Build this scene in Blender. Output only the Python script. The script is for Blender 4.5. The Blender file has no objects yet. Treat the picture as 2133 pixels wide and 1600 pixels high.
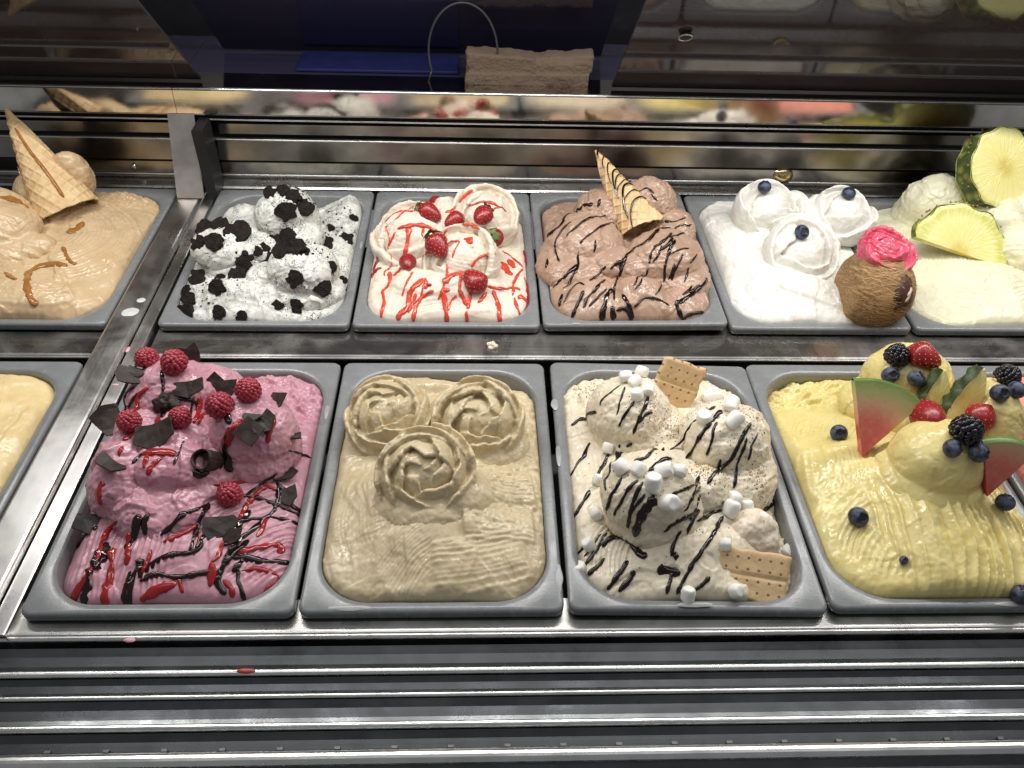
import bpy, bmesh, math, random
import numpy as np
from mathutils import Vector, Matrix, Quaternion
from mathutils.bvhtree import BVHTree

# ------------------------------------------------------------------ camera, world, lamps, exposure
scene = bpy.context.scene
COL = scene.collection
camd = bpy.data.cameras.new('camera')
camd.sensor_width = 36.0
camd.lens = 36.0 * 1683.8 / 2133.0
camd.clip_start = 0.01
camd.clip_end = 60.0
cam = bpy.data.objects.new('camera', camd)
COL.objects.link(cam)
_r = Vector((0.9987, -0.0279, 0.0304)); _f = Vector((0.0409, 0.7360, -0.6757)).normalized()
_u = _r.cross(_f).normalized(); _r = _f.cross(_u).normalized()
cam.matrix_world = Matrix(((_r.x, _u.x, -_f.x, 0.4176), (_r.y, _u.y, -_f.y, -0.3998), (_r.z, _u.z, -_f.z, 0.6597), (0, 0, 0, 1)))
scene.camera = cam

world = bpy.data.worlds.new('World'); scene.world = world; world.use_nodes = True
bg = world.node_tree.nodes['Background']
bg.inputs[0].default_value = (0.95, 0.98, 1.0, 1); bg.inputs[1].default_value = 0.18

def lamp(name, loc, aim, sx, sy, power, col=(1.0, 0.95, 0.87), spread=180):
    d = bpy.data.lights.new(name, 'AREA'); d.shape = 'RECTANGLE'; d.size = sx; d.size_y = sy
    d.energy = power; d.color = col; d.spread = math.radians(spread)
    o = bpy.data.objects.new(name, d); COL.objects.link(o); o.location = loc
    o.rotation_euler = (Vector(aim) - Vector(loc)).to_track_quat('-Z', 'Y').to_euler()
    return o
lamp('led_strip_back', (0.60, 0.52, 0.60), (0.60, 0.38, 0.0), 1.9, 0.025, 9.6, (1.0, 0.98, 0.945))
lamp('led_strip_front', (0.55, 0.12, 0.80), (0.55, 0.22, 0.0), 1.8, 0.03, 1.9, (0.97, 0.98, 1.0))

scene.view_settings.view_transform = 'Standard'
scene.view_settings.look = 'None'
scene.view_settings.exposure = 0.1
scene.view_settings.gamma = 1.0
scene.view_settings.use_curve_mapping = False
scene.cycles.use_denoising = True
scene.cycles.max_bounces = 6
scene.cycles.diffuse_bounces = 3
scene.cycles.glossy_bounces = 4
scene.cycles.caustics_reflective = False
scene.cycles.caustics_refractive = False
scene.cycles.sample_clamp_indirect = 6.0

# ------------------------------------------------------------------ helpers
RNG = random.Random(7)
def tag(o, label=None, cat=None, group=None, kind=None):
    if label: o['label'] = label
    if cat: o['category'] = cat
    if group: o['group'] = group
    if kind: o['kind'] = kind
    return o
def empty(name, loc, label=None, cat=None, group=None, mat=None):
    o = bpy.data.objects.new(name, None); COL.objects.link(o)
    o.empty_display_size = 0.01
    if mat is not None: o.matrix_world = mat
    else: o.location = loc
    return tag(o, label, cat, group)
def wmat(o):
    return wmat(o.parent) @ o.matrix_parent_inverse @ o.matrix_basis if o.parent else o.matrix_basis.copy()
def put(name, mesh, mat, parent=None, world_space=True):
    """link a mesh as one object; a child built in world coordinates keeps its place under its parent"""
    o = bpy.data.objects.new(name, mesh); COL.objects.link(o)
    if mat is not None and not mesh.materials: mesh.materials.append(mat)
    if parent is not None:
        o.parent = parent
        if world_space:
            o.matrix_parent_inverse = wmat(parent).inverted()
    return o
def mesh_np(name, V, Q, smooth=True):
    """fast mesh from vertex array and a face array of constant width"""
    V = np.asarray(V, np.float32); Q = np.asarray(Q, np.int32); k = Q.shape[1]
    me = bpy.data.meshes.new(name)
    me.vertices.add(len(V)); me.vertices.foreach_set('co', V.ravel())
    me.loops.add(Q.size); me.loops.foreach_set('vertex_index', Q.ravel())
    me.polygons.add(len(Q)); me.polygons.foreach_set('loop_start', np.arange(0, Q.size, k, dtype=np.int32))
    if smooth: me.polygons.foreach_set('use_smooth', np.ones(len(Q), bool))
    me.update(calc_edges=True); me.validate()
    return me
def mesh_py(name, V, F, smooth=False):
    me = bpy.data.meshes.new(name); me.from_pydata([tuple(v) for v in V], [], [tuple(f) for f in F])
    me.validate(); me.update()
    if smooth:
        for p in me.polygons: p.use_smooth = True
    return me
def fixn(me):
    bm = bmesh.new(); bm.from_mesh(me); bmesh.ops.recalc_face_normals(bm, faces=bm.faces); bm.to_mesh(me); bm.free(); return me
def grid_quads(nu, nv, wrap_u=False):
    """vertex index = i*nv + j"""
    i = np.arange(nu if wrap_u else nu - 1); j = np.arange(nv - 1)
    I, J = np.meshgrid(i, j, indexing='ij'); I2 = (I + 1) % nu
    return np.stack([I * nv + J, I2 * nv + J, I2 * nv + J + 1, I * nv + J + 1], -1).reshape(-1, 4)
def _h(ix, iy, iz, s):
    n = (ix.astype(np.int64) * 374761393 + iy.astype(np.int64) * 668265263 + iz.astype(np.int64) * 2147483647 + s * 1274126177) & 0xffffffff
    n = ((n ^ (n >> 13)) * 1274126177) & 0xffffffff
    n = ((n ^ (n >> 16)) * 2246822519) & 0xffffffff
    return ((n ^ (n >> 15)) & 0xffff) / 32767.5 - 1.0
def noise3(P, scale, seed=0):
    P = np.asarray(P, float) * scale; b = np.floor(P).astype(np.int64); f = P - b; f = f * f * (3 - 2 * f)
    out = 0
    for dx in (0, 1):
        for dy in (0, 1):
            for dz in (0, 1):
                w = (f[..., 0] if dx else 1 - f[..., 0]) * (f[..., 1] if dy else 1 - f[..., 1]) * (f[..., 2] if dz else 1 - f[..., 2])
                out = out + w * _h(b[..., 0] + dx, b[..., 1] + dy, b[..., 2] + dz, seed)
    return out
def fbm(P, scale, seed=0, octs=3, gain=0.5):
    a, t = 1.0, 0
    for o in range(octs):
        t = t + a * noise3(P, scale * 2 ** o, seed + o * 17); a *= gain
    return t
def smooth01(x): x = np.clip(x, 0, 1); return x * x * (3 - 2 * x)
def frame(n, spin=0.0):
    n = Vector(n).normalized(); a = Vector((0, 1, 0)) if abs(n.y) < 0.9 else Vector((1, 0, 0))
    x = a.cross(n).normalized(); y = n.cross(x)
    M = Matrix((x, y, n)).transposed()
    return M @ Matrix.Rotation(spin, 3, 'Z')
def place(o, p, n, spin=0.0, sink=0.0, scale=1.0):
    M = frame(n, spin).to_4x4(); M.translation = Vector(p) + Vector(n).normalized() * sink
    o.matrix_basis = M @ Matrix.Diagonal((scale, scale, scale, 1)) if not hasattr(scale, '__len__') else M @ Matrix.Diagonal((*scale, 1))
    return o
def catmull(P, n=8):
    P = np.asarray(P, float); Q = np.vstack([2 * P[0] - P[1], P, 2 * P[-1] - P[-2]]); out = []
    for i in range(1, len(Q) - 2):
        for t in np.linspace(0, 1, n, endpoint=False):
            a, b, c, d = Q[i - 1], Q[i], Q[i + 1], Q[i + 2]
            out.append(0.5 * (2 * b + (c - a) * t + (2 * a - 5 * b + 4 * c - d) * t * t + (3 * b - 3 * c + d - a) * t ** 3))
    out.append(P[-1]); return np.array(out)
def tube(name, P, N, w, h, sides=8, taper=0.35):
    """flattened tube along P with surface normals N; w, h: half width and height per point"""
    P = np.asarray(P, float); N = np.asarray(N, float); n = len(P)
    T = np.gradient(P, axis=0); T /= np.linalg.norm(T, axis=1)[:, None] + 1e-9
    B = np.cross(T, N); B /= np.linalg.norm(B, axis=1)[:, None] + 1e-9
    w = np.broadcast_to(w, n).copy(); h = np.broadcast_to(h, n).copy()
    s = np.linspace(0, 1, n); e = np.clip(np.minimum(s, 1 - s) * n / 2.5, 0, 1) ** 0.5
    w *= taper + (1 - taper) * e; h *= taper + (1 - taper) * e
    V = []
    for k in range(sides):
        a = 2 * math.pi * k / sides
        V.append(P + B * (math.cos(a) * w)[:, None] + N * (math.sin(a) * h)[:, None])
    V = np.array(V)                               # sides,n,3
    Q = grid_quads(sides, n, True)
    V = V.reshape(-1, 3); c0, c1 = len(V), len(V) + 1
    V = np.vstack([V, P[:1], P[-1:]])
    F = [tuple(q) for q in Q] + [((k + 1) % sides * n, k * n, c0) for k in range(sides)] + [(k * n + n - 1, (k + 1) % sides * n + n - 1, c1) for k in range(sides)]
    return mesh_py(name, V, F, True)

# ------------------------------------------------------------------ materials
MATS = {}
class NT:
    def __init__(s, name):
        s.m = bpy.data.materials.new(name); s.m.use_nodes = True; s.t = s.m.node_tree
        s.b = s.t.nodes['Principled BSDF']; s.out = s.t.nodes['Material Output']
        s.tc = s.t.nodes.new('ShaderNodeTexCoord').outputs['Object']; MATS[name] = s.m
    def n(s, typ, **kw):
        x = s.t.nodes.new(typ)
        for k, v in kw.items():
            if k.startswith('i_'):
                key = k[2:]; key = int(key) if key.isdigit() else key.replace('_', ' ')
                if hasattr(v, 'is_linked'): s.t.links.new(v, x.inputs[key])
                else: x.inputs[key].default_value = v
            else: setattr(x, k, v)
        return x
    def link(s, a, b): s.t.links.new(a, b)
    def map(s, sc, rot=(0, 0, 0)):
        return s.n('ShaderNodeMapping', i_Vector=s.tc, i_Scale=sc, i_Rotation=rot).outputs[0]
    def noise(s, scale, detail=4, vec=None, rough=0.55, dist=0.0):
        return s.n('ShaderNodeTexNoise', i_Vector=vec or s.tc, i_Scale=scale, i_Detail=detail, i_Roughness=rough, i_Distortion=dist).outputs[0]
    def vor(s, scale, vec=None, feature='F1', out='Distance', rnd=1.0):
        return s.n('ShaderNodeTexVoronoi', i_Vector=vec or s.tc, i_Scale=scale, feature=feature, i_Randomness=rnd).outputs[out]
    def ramp(s, fac, stops):
        r = s.n('ShaderNodeValToRGB', i_Fac=fac); cr = r.color_ramp
        while len(cr.elements) < len(stops): cr.elements.new(0.5)
        for e, (p, c) in zip(cr.elements, stops):
            e.position = p; e.color = (*c, 1) if hasattr(c, '__len__') else (c, c, c, 1)
        return r.outputs[0]
    def math(s, op, a, b=0.0, clamp=False):
        return s.n('ShaderNodeMath', operation=op, i_0=a, i_1=b, use_clamp=clamp).outputs[0]
    def mix(s, fac, a, b, mode='MIX'):
        x = s.n('ShaderNodeMix', data_type='RGBA', blend_type=mode)
        for k, v in ((0, fac), (6, a), (7, b)):
            if hasattr(v, 'is_linked'): s.link(v, x.inputs[k])
            else: x.inputs[k].default_value = (*v, 1) if hasattr(v, '__len__') and len(v) == 3 else v
        return x.outputs[2]
    def set(s, **kw):
        for k, v in kw.items():
            key = k.replace('_', ' ')
            if hasattr(v, 'is_linked'): s.link(v, s.b.inputs[key])
            else: s.b.inputs[key].default_value = (*v, 1) if hasattr(v, '__len__') and len(v) == 3 and 'Color' in key else v
        return s
    def bump(s, height, strength=0.3, dist=0.001, nrm=None):
        kw = dict(i_Height=height, i_Strength=strength, i_Distance=dist)
        if nrm is not None: kw['i_Normal'] = nrm
        o = s.n('ShaderNodeBump', **kw).outputs[0]; s.link(o, s.b.inputs['Normal']); return o
def lin(r, g, b):
    f = lambda c: (c / 255 / 12.92) if c / 255 < 0.04045 else ((c / 255 + 0.055) / 1.055) ** 2.4
    return (f(r), f(g), f(b))

def mat_simple(name, col, rough=0.5, metal=0.0, var=0.15, nscale=60, bump=0.0, bscale=300, spec=0.5, coat=0.0, sss=0.0):
    t = NT(name); a = Vector(col)
    c = t.mix(t.ramp(t.noise(nscale, 5), [(0.3, 0.0), (0.7, 1.0)]), tuple(a * (1 - var)), tuple(min(1, x) for x in a * (1 + var)))
    t.set(Base_Color=c, Roughness=rough, Metallic=metal, Specular_IOR_Level=spec, Coat_Weight=coat, Coat_Roughness=0.08)
    if sss: t.set(Subsurface_Weight=sss, Subsurface_Radius=(0.006, 0.003, 0.002), Subsurface_Scale=0.5)
    if bump: t.bump(t.noise(bscale, 4), bump, 0.0008)
    return t.m
def mat_gelato(name, col, col2, rough=0.42, pits=0.35, specks=None, swirl=None, nscale=26, sss=0.12):
    """ice cream: soft colour drift, churned pits, wet sheen; specks = (colour, scale, threshold); swirl = (colour, amount)"""
    t = NT(name)
    n1 = t.noise(nscale, 5, dist=0.6)
    c = t.mix(t.ramp(n1, [(0.35, 0.0), (0.68, 1.0)]), col, col2)
    if swirl:
        sw = t.noise(swirl[2], 6, dist=1.6, rough=0.62)
        c = t.mix(t.ramp(sw, [(swirl[1], 0.0), (swirl[1] + 0.07, 1.0)]), c, swirl[0])
    if specks:
        for (sc, scale, th) in specks:
            v = t.vor(scale, vec=t.n('ShaderNodeMixRGB', blend_type='ADD', i_Fac=0.02, i_1=t.tc, i_2=t.n('ShaderNodeTexNoise', i_Vector=t.tc, i_Scale=scale).outputs[1]).outputs[0])
            k = t.noise(scale * 0.22, 3)
            c = t.mix(t.math('LESS_THAN', v, t.math('MULTIPLY', th, t.ramp(k, [(0.40, 0.0), (0.66, 1.0)]))), c, sc)
    rag = t.ramp(t.noise(30, 4), [(0.42, 0.12), (0.68, 1.0)])
    pit = t.ramp(t.vor(380), [(0.0, 0.0), (0.3, 1.0)])
    hgt = t.math('MULTIPLY', rag, t.math('ADD', t.math('MULTIPLY', pit, 0.4), t.noise(210, 6, rough=0.62)))
    hgt = t.math('ADD', hgt, t.math('MULTIPLY', t.noise(70, 2), 0.9))
    t.bump(hgt, pits, 0.0011)
    t.set(Base_Color=c, Roughness=t.ramp(t.noise(48, 5, rough=0.65), [(0.38, rough - 0.17), (0.62, rough + 0.10)]), Specular_IOR_Level=0.5,
          Subsurface_Weight=sss, Subsurface_Radius=(0.008, 0.005, 0.003), Subsurface_Scale=0.5)
    return t.m

def mat_steel(name, col=(0.56, 0.545, 0.52), rough=0.2, axis='X', bump=0.06, smudge=0.15, grain=0.10):
    t = NT(name)
    sc = {'X': (2, 260, 260), 'Y': (260, 2, 260), 'Z': (260, 260, 2)}[axis]
    br = t.noise(1.0, 5, vec=t.map(sc), rough=0.7)
    sm = t.noise(9, 6, dist=0.8, rough=0.65)
    t.set(Base_Color=t.mix(t.ramp(t.noise(40, 6), [(0.4, 0.0), (0.75, 1.0)]), col, tuple(x * 0.82 for x in col)), Metallic=1.0,
          Roughness=t.math('ADD', t.math('MULTIPLY', br, grain), t.ramp(sm, [(0.35, rough - 0.05), (0.7, rough + smudge)])))
    t.bump(br, bump, 0.0006)
    return t.m
M_steel = mat_steel('brushed_steel')
M_steel_y = mat_steel('brushed_steel_lengthwise', (0.68, 0.665, 0.64), axis='Y', rough=0.25)
M_lip = mat_steel('polished_steel_lip', (0.78, 0.77, 0.75), 0.2, bump=0.03, smudge=0.08)
M_mirror = mat_steel('polished_steel_rail', (0.82, 0.77, 0.70), 0.085, bump=0.02, smudge=0.05, grain=0.04)
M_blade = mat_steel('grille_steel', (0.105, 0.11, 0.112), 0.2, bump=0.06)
M_tab = mat_steel('notch_reflection_steel', (0.2, 0.2, 0.2), 0.3)
M_slat = mat_steel('dark_back_steel', (0.34, 0.32, 0.29), 0.17, bump=0.03, smudge=0.06, grain=0.05)
M_black = mat_simple('black_rubber', (0.006, 0.006, 0.007), 0.55, var=0.3)
def mat_pan():
    t = NT('grey_pan_resin'); base = lin(124, 126, 127)
    sc = t.noise(1.0, 6, vec=t.map((60, 14, 60)), rough=0.7)
    n = t.noise(34, 6, rough=0.65)
    c = t.mix(t.ramp(n, [(0.4, 0.0), (0.75, 1.0)]), base, tuple(x * 1.18 for x in base))
    frost = t.ramp(t.noise(26, 8, rough=0.74, dist=0.9), [(0.60, 0.0), (0.70, 0.55)])
    c = t.mix(frost, c, lin(168, 170, 170))
    t.set(Base_Color=c, Roughness=t.ramp(n, [(0.3, 0.18), (0.7, 0.36)]), Specular_IOR_Level=0.55)
    t.bump(t.math('ADD', sc, t.noise(500, 3)), 0.12, 0.0008)
    return t.m
M_pan = mat_pan()
def mat_panel(name, col, rough):
    t = NT(name); sc = t.noise(1.0, 6, vec=t.map((3, 160, 160)), rough=0.75)
    dust = t.ramp(t.vor(55), [(0.0, 1.0), (0.035, 0.0)])
    dust = t.math('MULTIPLY', dust, t.ramp(t.noise(14, 2), [(0.55, 0.0), (0.6, 0.6)]))
    c = t.mix(t.ramp(sc, [(0.4, 0.0), (0.8, 1.0)]), col, tuple(x * 1.6 for x in col))
    t.set(Base_Color=t.mix(dust, c, (0.25, 0.24, 0.23)), Roughness=t.math('ADD', t.math('MULTIPLY', sc, 0.05), rough), Specular_IOR_Level=0.8)
    return t.m
M_panel = mat_panel('smoked_acrylic', (0.048, 0.040, 0.044), 0.02)
M_navy = mat_panel('navy_laminate', (0.026, 0.024, 0.046), 0.03)
def mat_sauce(name, col, rough=0.12):
    return mat_simple(name, col, rough, var=0.25, nscale=90, bump=0.05, bscale=120, spec=0.45)
M_choc = mat_sauce('chocolate_sauce', (0.012, 0.0045, 0.003), 0.08)
M_red = mat_sauce('strawberry_syrup', (0.66, 0.07, 0.035), 0.12)
M_darkred = mat_sauce('raspberry_syrup', (0.30, 0.014, 0.014), 0.12)
M_caramel = mat_sauce('caramel_sauce', (0.36, 0.15, 0.035), 0.12)

# ------------------------------------------------------------------ the display case
WX0, WX1 = -0.75, 1.75
case = empty('display_case', (0.55, 0.4, -0.16), 'stainless steel ice cream display case with slatted front grille and back rail', 'display case')
def extrude_x(name, prof, x0, x1, mat, parent, closed=False, smooth=False):
    n = len(prof); V = [(x0, y, z) for y, z in prof] + [(x1, y, z) for y, z in prof]
    F = [(i, (i + 1) % n, n + (i + 1) % n, n + i) for i in range(n if closed else n - 1)]
    if closed: F += [tuple(range(n - 1, -1, -1)), tuple(range(n, 2 * n))]
    return put(name, fixn(mesh_py(name, V, F, smooth)), mat, parent)
def plate(name, prof, th, x0, x1, mat, parent):
    """bent sheet: polyline profile (y,z) with thickness th"""
    P = np.array(prof, float); T = np.gradient(P, axis=0); T /= np.linalg.norm(T, axis=1)[:, None]
    Nn = np.stack([-T[:, 1], T[:, 0]], 1); Q = P - Nn * th
    return extrude_x(name, [tuple(p) for p in P] + [tuple(p) for p in Q[::-1]], x0, x1, mat, parent, True)
def rod(name, y, z, r, x0, x1, mat, parent, sides=14, sq=1.0):
    return extrude_x(name, [(y + r * sq * math.cos(2 * math.pi * k / sides), z + r * math.sin(2 * math.pi * k / sides)) for k in range(sides)], x0, x1, mat, parent, True, False)
def box(name, x0, x1, y0, y1, z0, z1, mat, parent, bev=0.0008):
    bm = bmesh.new(); bmesh.ops.create_cube(bm, size=1.0)
    for v in bm.verts: v.co = Vector(((x0 + x1) / 2 + v.co.x * (x1 - x0), (y0 + y1) / 2 + v.co.y * (y1 - y0), (z0 + z1) / 2 + v.co.z * (z1 - z0)))
    if bev: bmesh.ops.bevel(bm, geom=list(bm.edges), offset=bev, segments=2, affect='EDGES', profile=0.5)
    me = bpy.data.meshes.new(name); bm.to_mesh(me); bm.free()
    return put(name, me, mat, parent)
# inside of the tub, dark
box('well_floor', WX0, WX1, -0.30, 0.86, -0.170, -0.160, M_black, case, 0)
# front frame under the pans and the ledge between the rows
ZL = -0.015
def ledge(y0, y1, x0, x1):
    r = 0.0028; arc = [(y0 + r - r * math.sin(a), ZL - r + r * math.cos(a)) for a in np.linspace(0, math.pi / 2, 6)]
    prof = [(y1, ZL)] + arc + [(y0, ZL - 0.05)]
    return plate('ledge', prof, 0.002, x0, x1, M_steel, case)
SEG = [(-0.75, -0.062), (0.0015, 1.75)]
for x0, x1 in SEG:
    l = ledge(0.3845, 0.452, x0, x1)
    rod('ledge_lip', 0.3838, ZL - 0.0018, 0.0024, x0, x1, M_lip, l)
    box('ledge_skirt', x0, x1, 0.388, 0.392, ZL - 0.13, ZL - 0.0535, M_black, l, 0)
l = ledge(-0.0055, 0.03, -0.75, 1.75); rod('ledge_lip', -0.0062, ZL - 0.0018, 0.003, -0.75, 1.75, M_lip, l)
# front air grille: stepped steel blades with rolled lips
grille = put('air_grille', mesh_py('air_grille', [(WX0, -0.20, -0.075), (WX1, -0.20, -0.075), (WX1, -0.006, -0.075), (WX0, -0.006, -0.075)], [(0, 1, 2, 3)]), M_black, case)
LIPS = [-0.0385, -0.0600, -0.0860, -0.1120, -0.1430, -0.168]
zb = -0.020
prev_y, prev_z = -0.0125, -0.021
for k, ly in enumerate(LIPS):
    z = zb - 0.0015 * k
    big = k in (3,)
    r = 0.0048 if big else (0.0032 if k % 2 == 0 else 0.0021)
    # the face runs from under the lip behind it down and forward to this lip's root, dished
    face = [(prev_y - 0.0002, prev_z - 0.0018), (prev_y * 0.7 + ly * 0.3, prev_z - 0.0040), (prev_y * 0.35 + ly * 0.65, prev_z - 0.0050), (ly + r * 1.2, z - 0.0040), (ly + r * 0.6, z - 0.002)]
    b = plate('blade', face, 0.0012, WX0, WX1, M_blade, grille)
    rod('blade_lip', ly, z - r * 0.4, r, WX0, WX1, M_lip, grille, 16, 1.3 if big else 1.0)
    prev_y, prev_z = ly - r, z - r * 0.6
for k, (ly, zz) in enumerate(((LIPS[3], zb - 0.0045), (LIPS[4], zb - 0.006))):
    for i in range(25):
        x = -0.13 + i * 0.0475 + 0.012 * k
        box('notch_reflection_tab', x, x + 0.0052, ly + 0.0068, ly + 0.0096, zz - 0.011, zz - 0.0012, M_tab, grille, 0.0004)  # solid tabs added to imitate the notches mirrored in the blades
# divider between the left bay and the main bay: folded channel running front to back
def extrude_y(name, prof, y0, y1, mat, parent, th=0.0015):
    P = np.array(prof, float); T = np.gradient(P, axis=0); T /= np.linalg.norm(T, axis=1)[:, None]
    Nn = np.stack([-T[:, 1], T[:, 0]], 1); Q = P - Nn * th; L = [tuple(p) for p in P] + [tuple(p) for p in Q[::-1]]; n = len(L)
    V = [(x, y0, z) for x, z in L] + [(x, y1, z) for x, z in L]
    F = [(i, (i + 1) % n, n + (i + 1) % n, n + i) for i in range(n)] + [tuple(range(n)), tuple(range(2 * n - 1, n - 1, -1))]
    return put(name, fixn(mesh_py(name, V, F)), mat, parent)
dv = extrude_y('divider', [(-0.0595, -0.03), (-0.0592, -0.001), (-0.0578, 0.0012), (-0.0555, 0.002), (-0.026, 0.0024), (-0.0238, 0.0018), (-0.0226, 0.0002), (-0.0222, -0.006)], -0.0085, 0.800, M_steel_y, case)
extrude_y('divider_flange', [(-0.0214, -0.012), (-0.0208, -0.0062), (-0.0195, -0.005), (-0.0055, -0.0048), (-0.0040, -0.0055), (-0.0034, -0.0075), (-0.0032, -0.03)], -0.0085, 0.790, M_steel_y, dv)
# post plate rising from the divider to the rail
pm = [(-0.0555, 0.742, 0.0035), (-0.0135, 0.742, 0.0035), (-0.0175, 0.797, 0.1165), (-0.0575, 0.797, 0.1165)]
nrm = (Vector(pm[1]) - Vector(pm[0])).cross(Vector(pm[3]) - Vector(pm[0])).normalized() * 0.004
pv = [Vector(p) for p in pm] + [Vector(p) - nrm for p in pm]
me = mesh_py('post', pv, [(0, 1, 2, 3), (7, 6, 5, 4), (0, 4, 5, 1), (1, 5, 6, 2), (2, 6, 7, 3), (3, 7, 4, 0)])
bm = bmesh.new(); bm.from_mesh(me); bmesh.ops.recalc_face_normals(bm, faces=bm.faces); bmesh.ops.bevel(bm, geom=list(bm.edges), offset=0.0009, segments=2, affect='EDGES'); bm.to_mesh(me); bm.free()
put('post', me, mat_steel('post_steel', (0.62, 0.57, 0.53), 0.34, 'Z', 0.04), case)
box('post_bracket', -0.012, 0.004, 0.752, 0.800, -0.01, 0.11, M_black, case)
# back wall of louvres
for x0, x1 in ((-0.75, -0.060), (-0.006, 1.75)):
    plate('louvre', [(0.788, -0.040), (0.788, -0.004), (0.7905, -0.0015), (0.806, 0.006), (0.810, 0.0115)], 0.0015, x0, x1, M_steel, case)
    a = plate('louvre', [(0.8105, 0.012), (0.803, 0.0145), (0.8035, 0.034), (0.810, 0.0375)], 0.0015, x0, x1, M_slat, case)
    rod('louvre_lip', 0.8025, 0.0128, 0.0018, x0, x1, M_lip, a)
    a = plate('louvre', [(0.8095, 0.038), (0.800, 0.0395), (0.806, 0.0700), (0.812, 0.0725)], 0.0015, x0, x1, M_slat, case)
    rod('louvre_lip', 0.8045, 0.0722, 0.0016, x0, x1, M_lip, a)
    a = plate('louvre', [(0.822, 0.0745), (0.816, 0.0765), (0.818, 0.0920)], 0.0015, x0, x1, M_slat, case)
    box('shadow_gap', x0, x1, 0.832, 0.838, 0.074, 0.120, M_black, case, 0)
    rod('louvre_lip', 0.8075, 0.1035, 0.0016, x0, x1, M_lip, a)
# mirror-bright rail in two lengths, tilted down to the pans
for x0, x1 in ((-0.75, -0.0425), (-0.0418, 1.75)):
    a = plate('rail', [(0.86, 0.1535), (0.8035, 0.1535), (0.8015, 0.1515), (0.7995, 0.117), (0.8025, 0.1145), (0.83, 0.114)], 0.0018, x0, x1, M_mirror, case)
    rod('rail_lip', 0.8022, 0.1533, 0.0013, x0, x1, M_lip, a)
    box('rail_shelf', x0, x1, 0.861, 1.02, 0.148, 0.1535, M_navy, a, 0)
# smoked panels leaning over the back edge
def panel(name, x0, x1, y0, z0, y1, z1, mat, th=0.004):
    return plate(name, [(y0, z0), (y0 * 0.5 + y1 * 0.5, z0 * 0.5 + z1 * 0.5), (y1, z1)], th, x0, x1, mat, case)
panel('smoked_panel', -0.75, -0.004, 0.826, 0.158, 0.62, 0.362, M_panel)
pr = panel('smoked_panel', 0.621, 1.75, 0.826, 0.158, 0.62, 0.362, M_panel)
panel('smoked_panel', -0.001, 0.618, 0.955, 0.157, 0.72, 0.40, M_navy)
me = bpy.data.meshes.new('finger_hole'); bm = bmesh.new()
bmesh.ops.create_cone(bm, segments=32, radius1=0.0085, radius2=0.0085, depth=0.003, cap_ends=True); bm.to_mesh(me); bm.free()
for (hx, t) in ((0.690, 0.62),):
    h = put('finger_hole', me, M_black, pr, False)
    h.matrix_basis = Matrix.Translation((hx, 0.826 - 0.206 * t - 0.0030, 0.158 + 0.204 * t - 0.0030)) @ Vector((0, -0.7, -0.71)).to_track_quat('Z', 'Y').to_matrix().to_4x4()
    bm = bmesh.new(); ring = bpy.data.meshes.new('grommet')
    for k in range(32):
        a = 2 * math.pi * k / 32
        for j in range(8):
            b = 2 * math.pi * j / 8; rr = 0.0088 + 0.001 * math.cos(b); bm.verts.new((rr * math.cos(a), rr * math.sin(a), 0.0014 + 0.001 * math.sin(b)))
    bm.verts.ensure_lookup_table()
    for k in range(32):
        for j in range(8): bm.faces.new([bm.verts[k * 8 + j], bm.verts[(k + 1) % 32 * 8 + j], bm.verts[(k + 1) % 32 * 8 + (j + 1) % 8], bm.verts[k * 8 + (j + 1) % 8]])
    bm.to_mesh(ring); bm.free(); g = put('grommet', ring, M_steel, pr, False); g.matrix_basis = h.matrix_basis

# dark backdrop added behind the panels, hides the bright world in their gaps
box('dark_backdrop', WX0, WX1, 1.05, 1.06, -0.16, 0.80, mat_simple('backdrop_black', (0.010, 0.010, 0.013), 0.35), case, 0)
# ------------------------------------------------------------------ pans
PW, PL = 0.25, 0.36
def rrect(x0, x1, y0, y1, r, z, n=12):
    out = []
    for cx, cy, a0 in ((x1 - r, y1 - r, 0), (x0 + r, y1 - r, 90), (x0 + r, y0 + r, 180), (x1 - r, y0 + r, 270)):
        for k in range(n + 1):
            a = math.radians(a0 + 90 * k / n); out.append((cx + r * math.cos(a), cy + r * math.sin(a), z))
    return out
def loft(name, loops, cap=False):
    n = len(loops[0]); V = [p for l in loops for p in l]; F = []
    for i in range(len(loops) - 1):
        for k in range(n): F.append((i * n + k, i * n + (k + 1) % n, (i + 1) * n + (k + 1) % n, (i + 1) * n + k))
    if cap: F.append(tuple(range((len(loops) - 1) * n, len(loops) * n)))
    return mesh_py(name, V, F, True)
IN = (0.0145, 0.0145, 0.020, 0.019, 0.052)   # left, right, front, back inset of the opening, corner radius
def pan_meshes():
    g = 0.0016
    o = lambda d, z, r: rrect(g + d, PW - g - d, g + 0.006 + d, PL - g - d, r, z)
    i = lambda d, z: rrect(IN[0] + d, PW - IN[1] - d, IN[2] + d, PL - IN[3] - d, IN[4] - d * 0.6, z)
    rim = loft('pan_rim', [o(0.006, -0.0125, 0.006), o(0.0022, -0.0118, 0.008), o(0.0006, -0.0098, 0.0092), o(0.0004, -0.003, 0.0095), o(0.0016, -0.0008, 0.009), o(0.0042, 0.0002, 0.007),
                           i(-0.0055, -0.0006), i(-0.0022, -0.0010), i(-0.0004, -0.0022), i(0.0006, -0.0045)])
    basin = loft('pan_basin', [i(0.0006, -0.0045), i(0.0014, -0.012), i(0.0045, -0.06), i(0.009, -0.105), i(0.020, -0.118)], True)
    return fixn(rim), fixn(basin)
RIM, BASIN = pan_meshes()
for m_ in (RIM, BASIN): m_.materials.append(M_pan)
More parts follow.
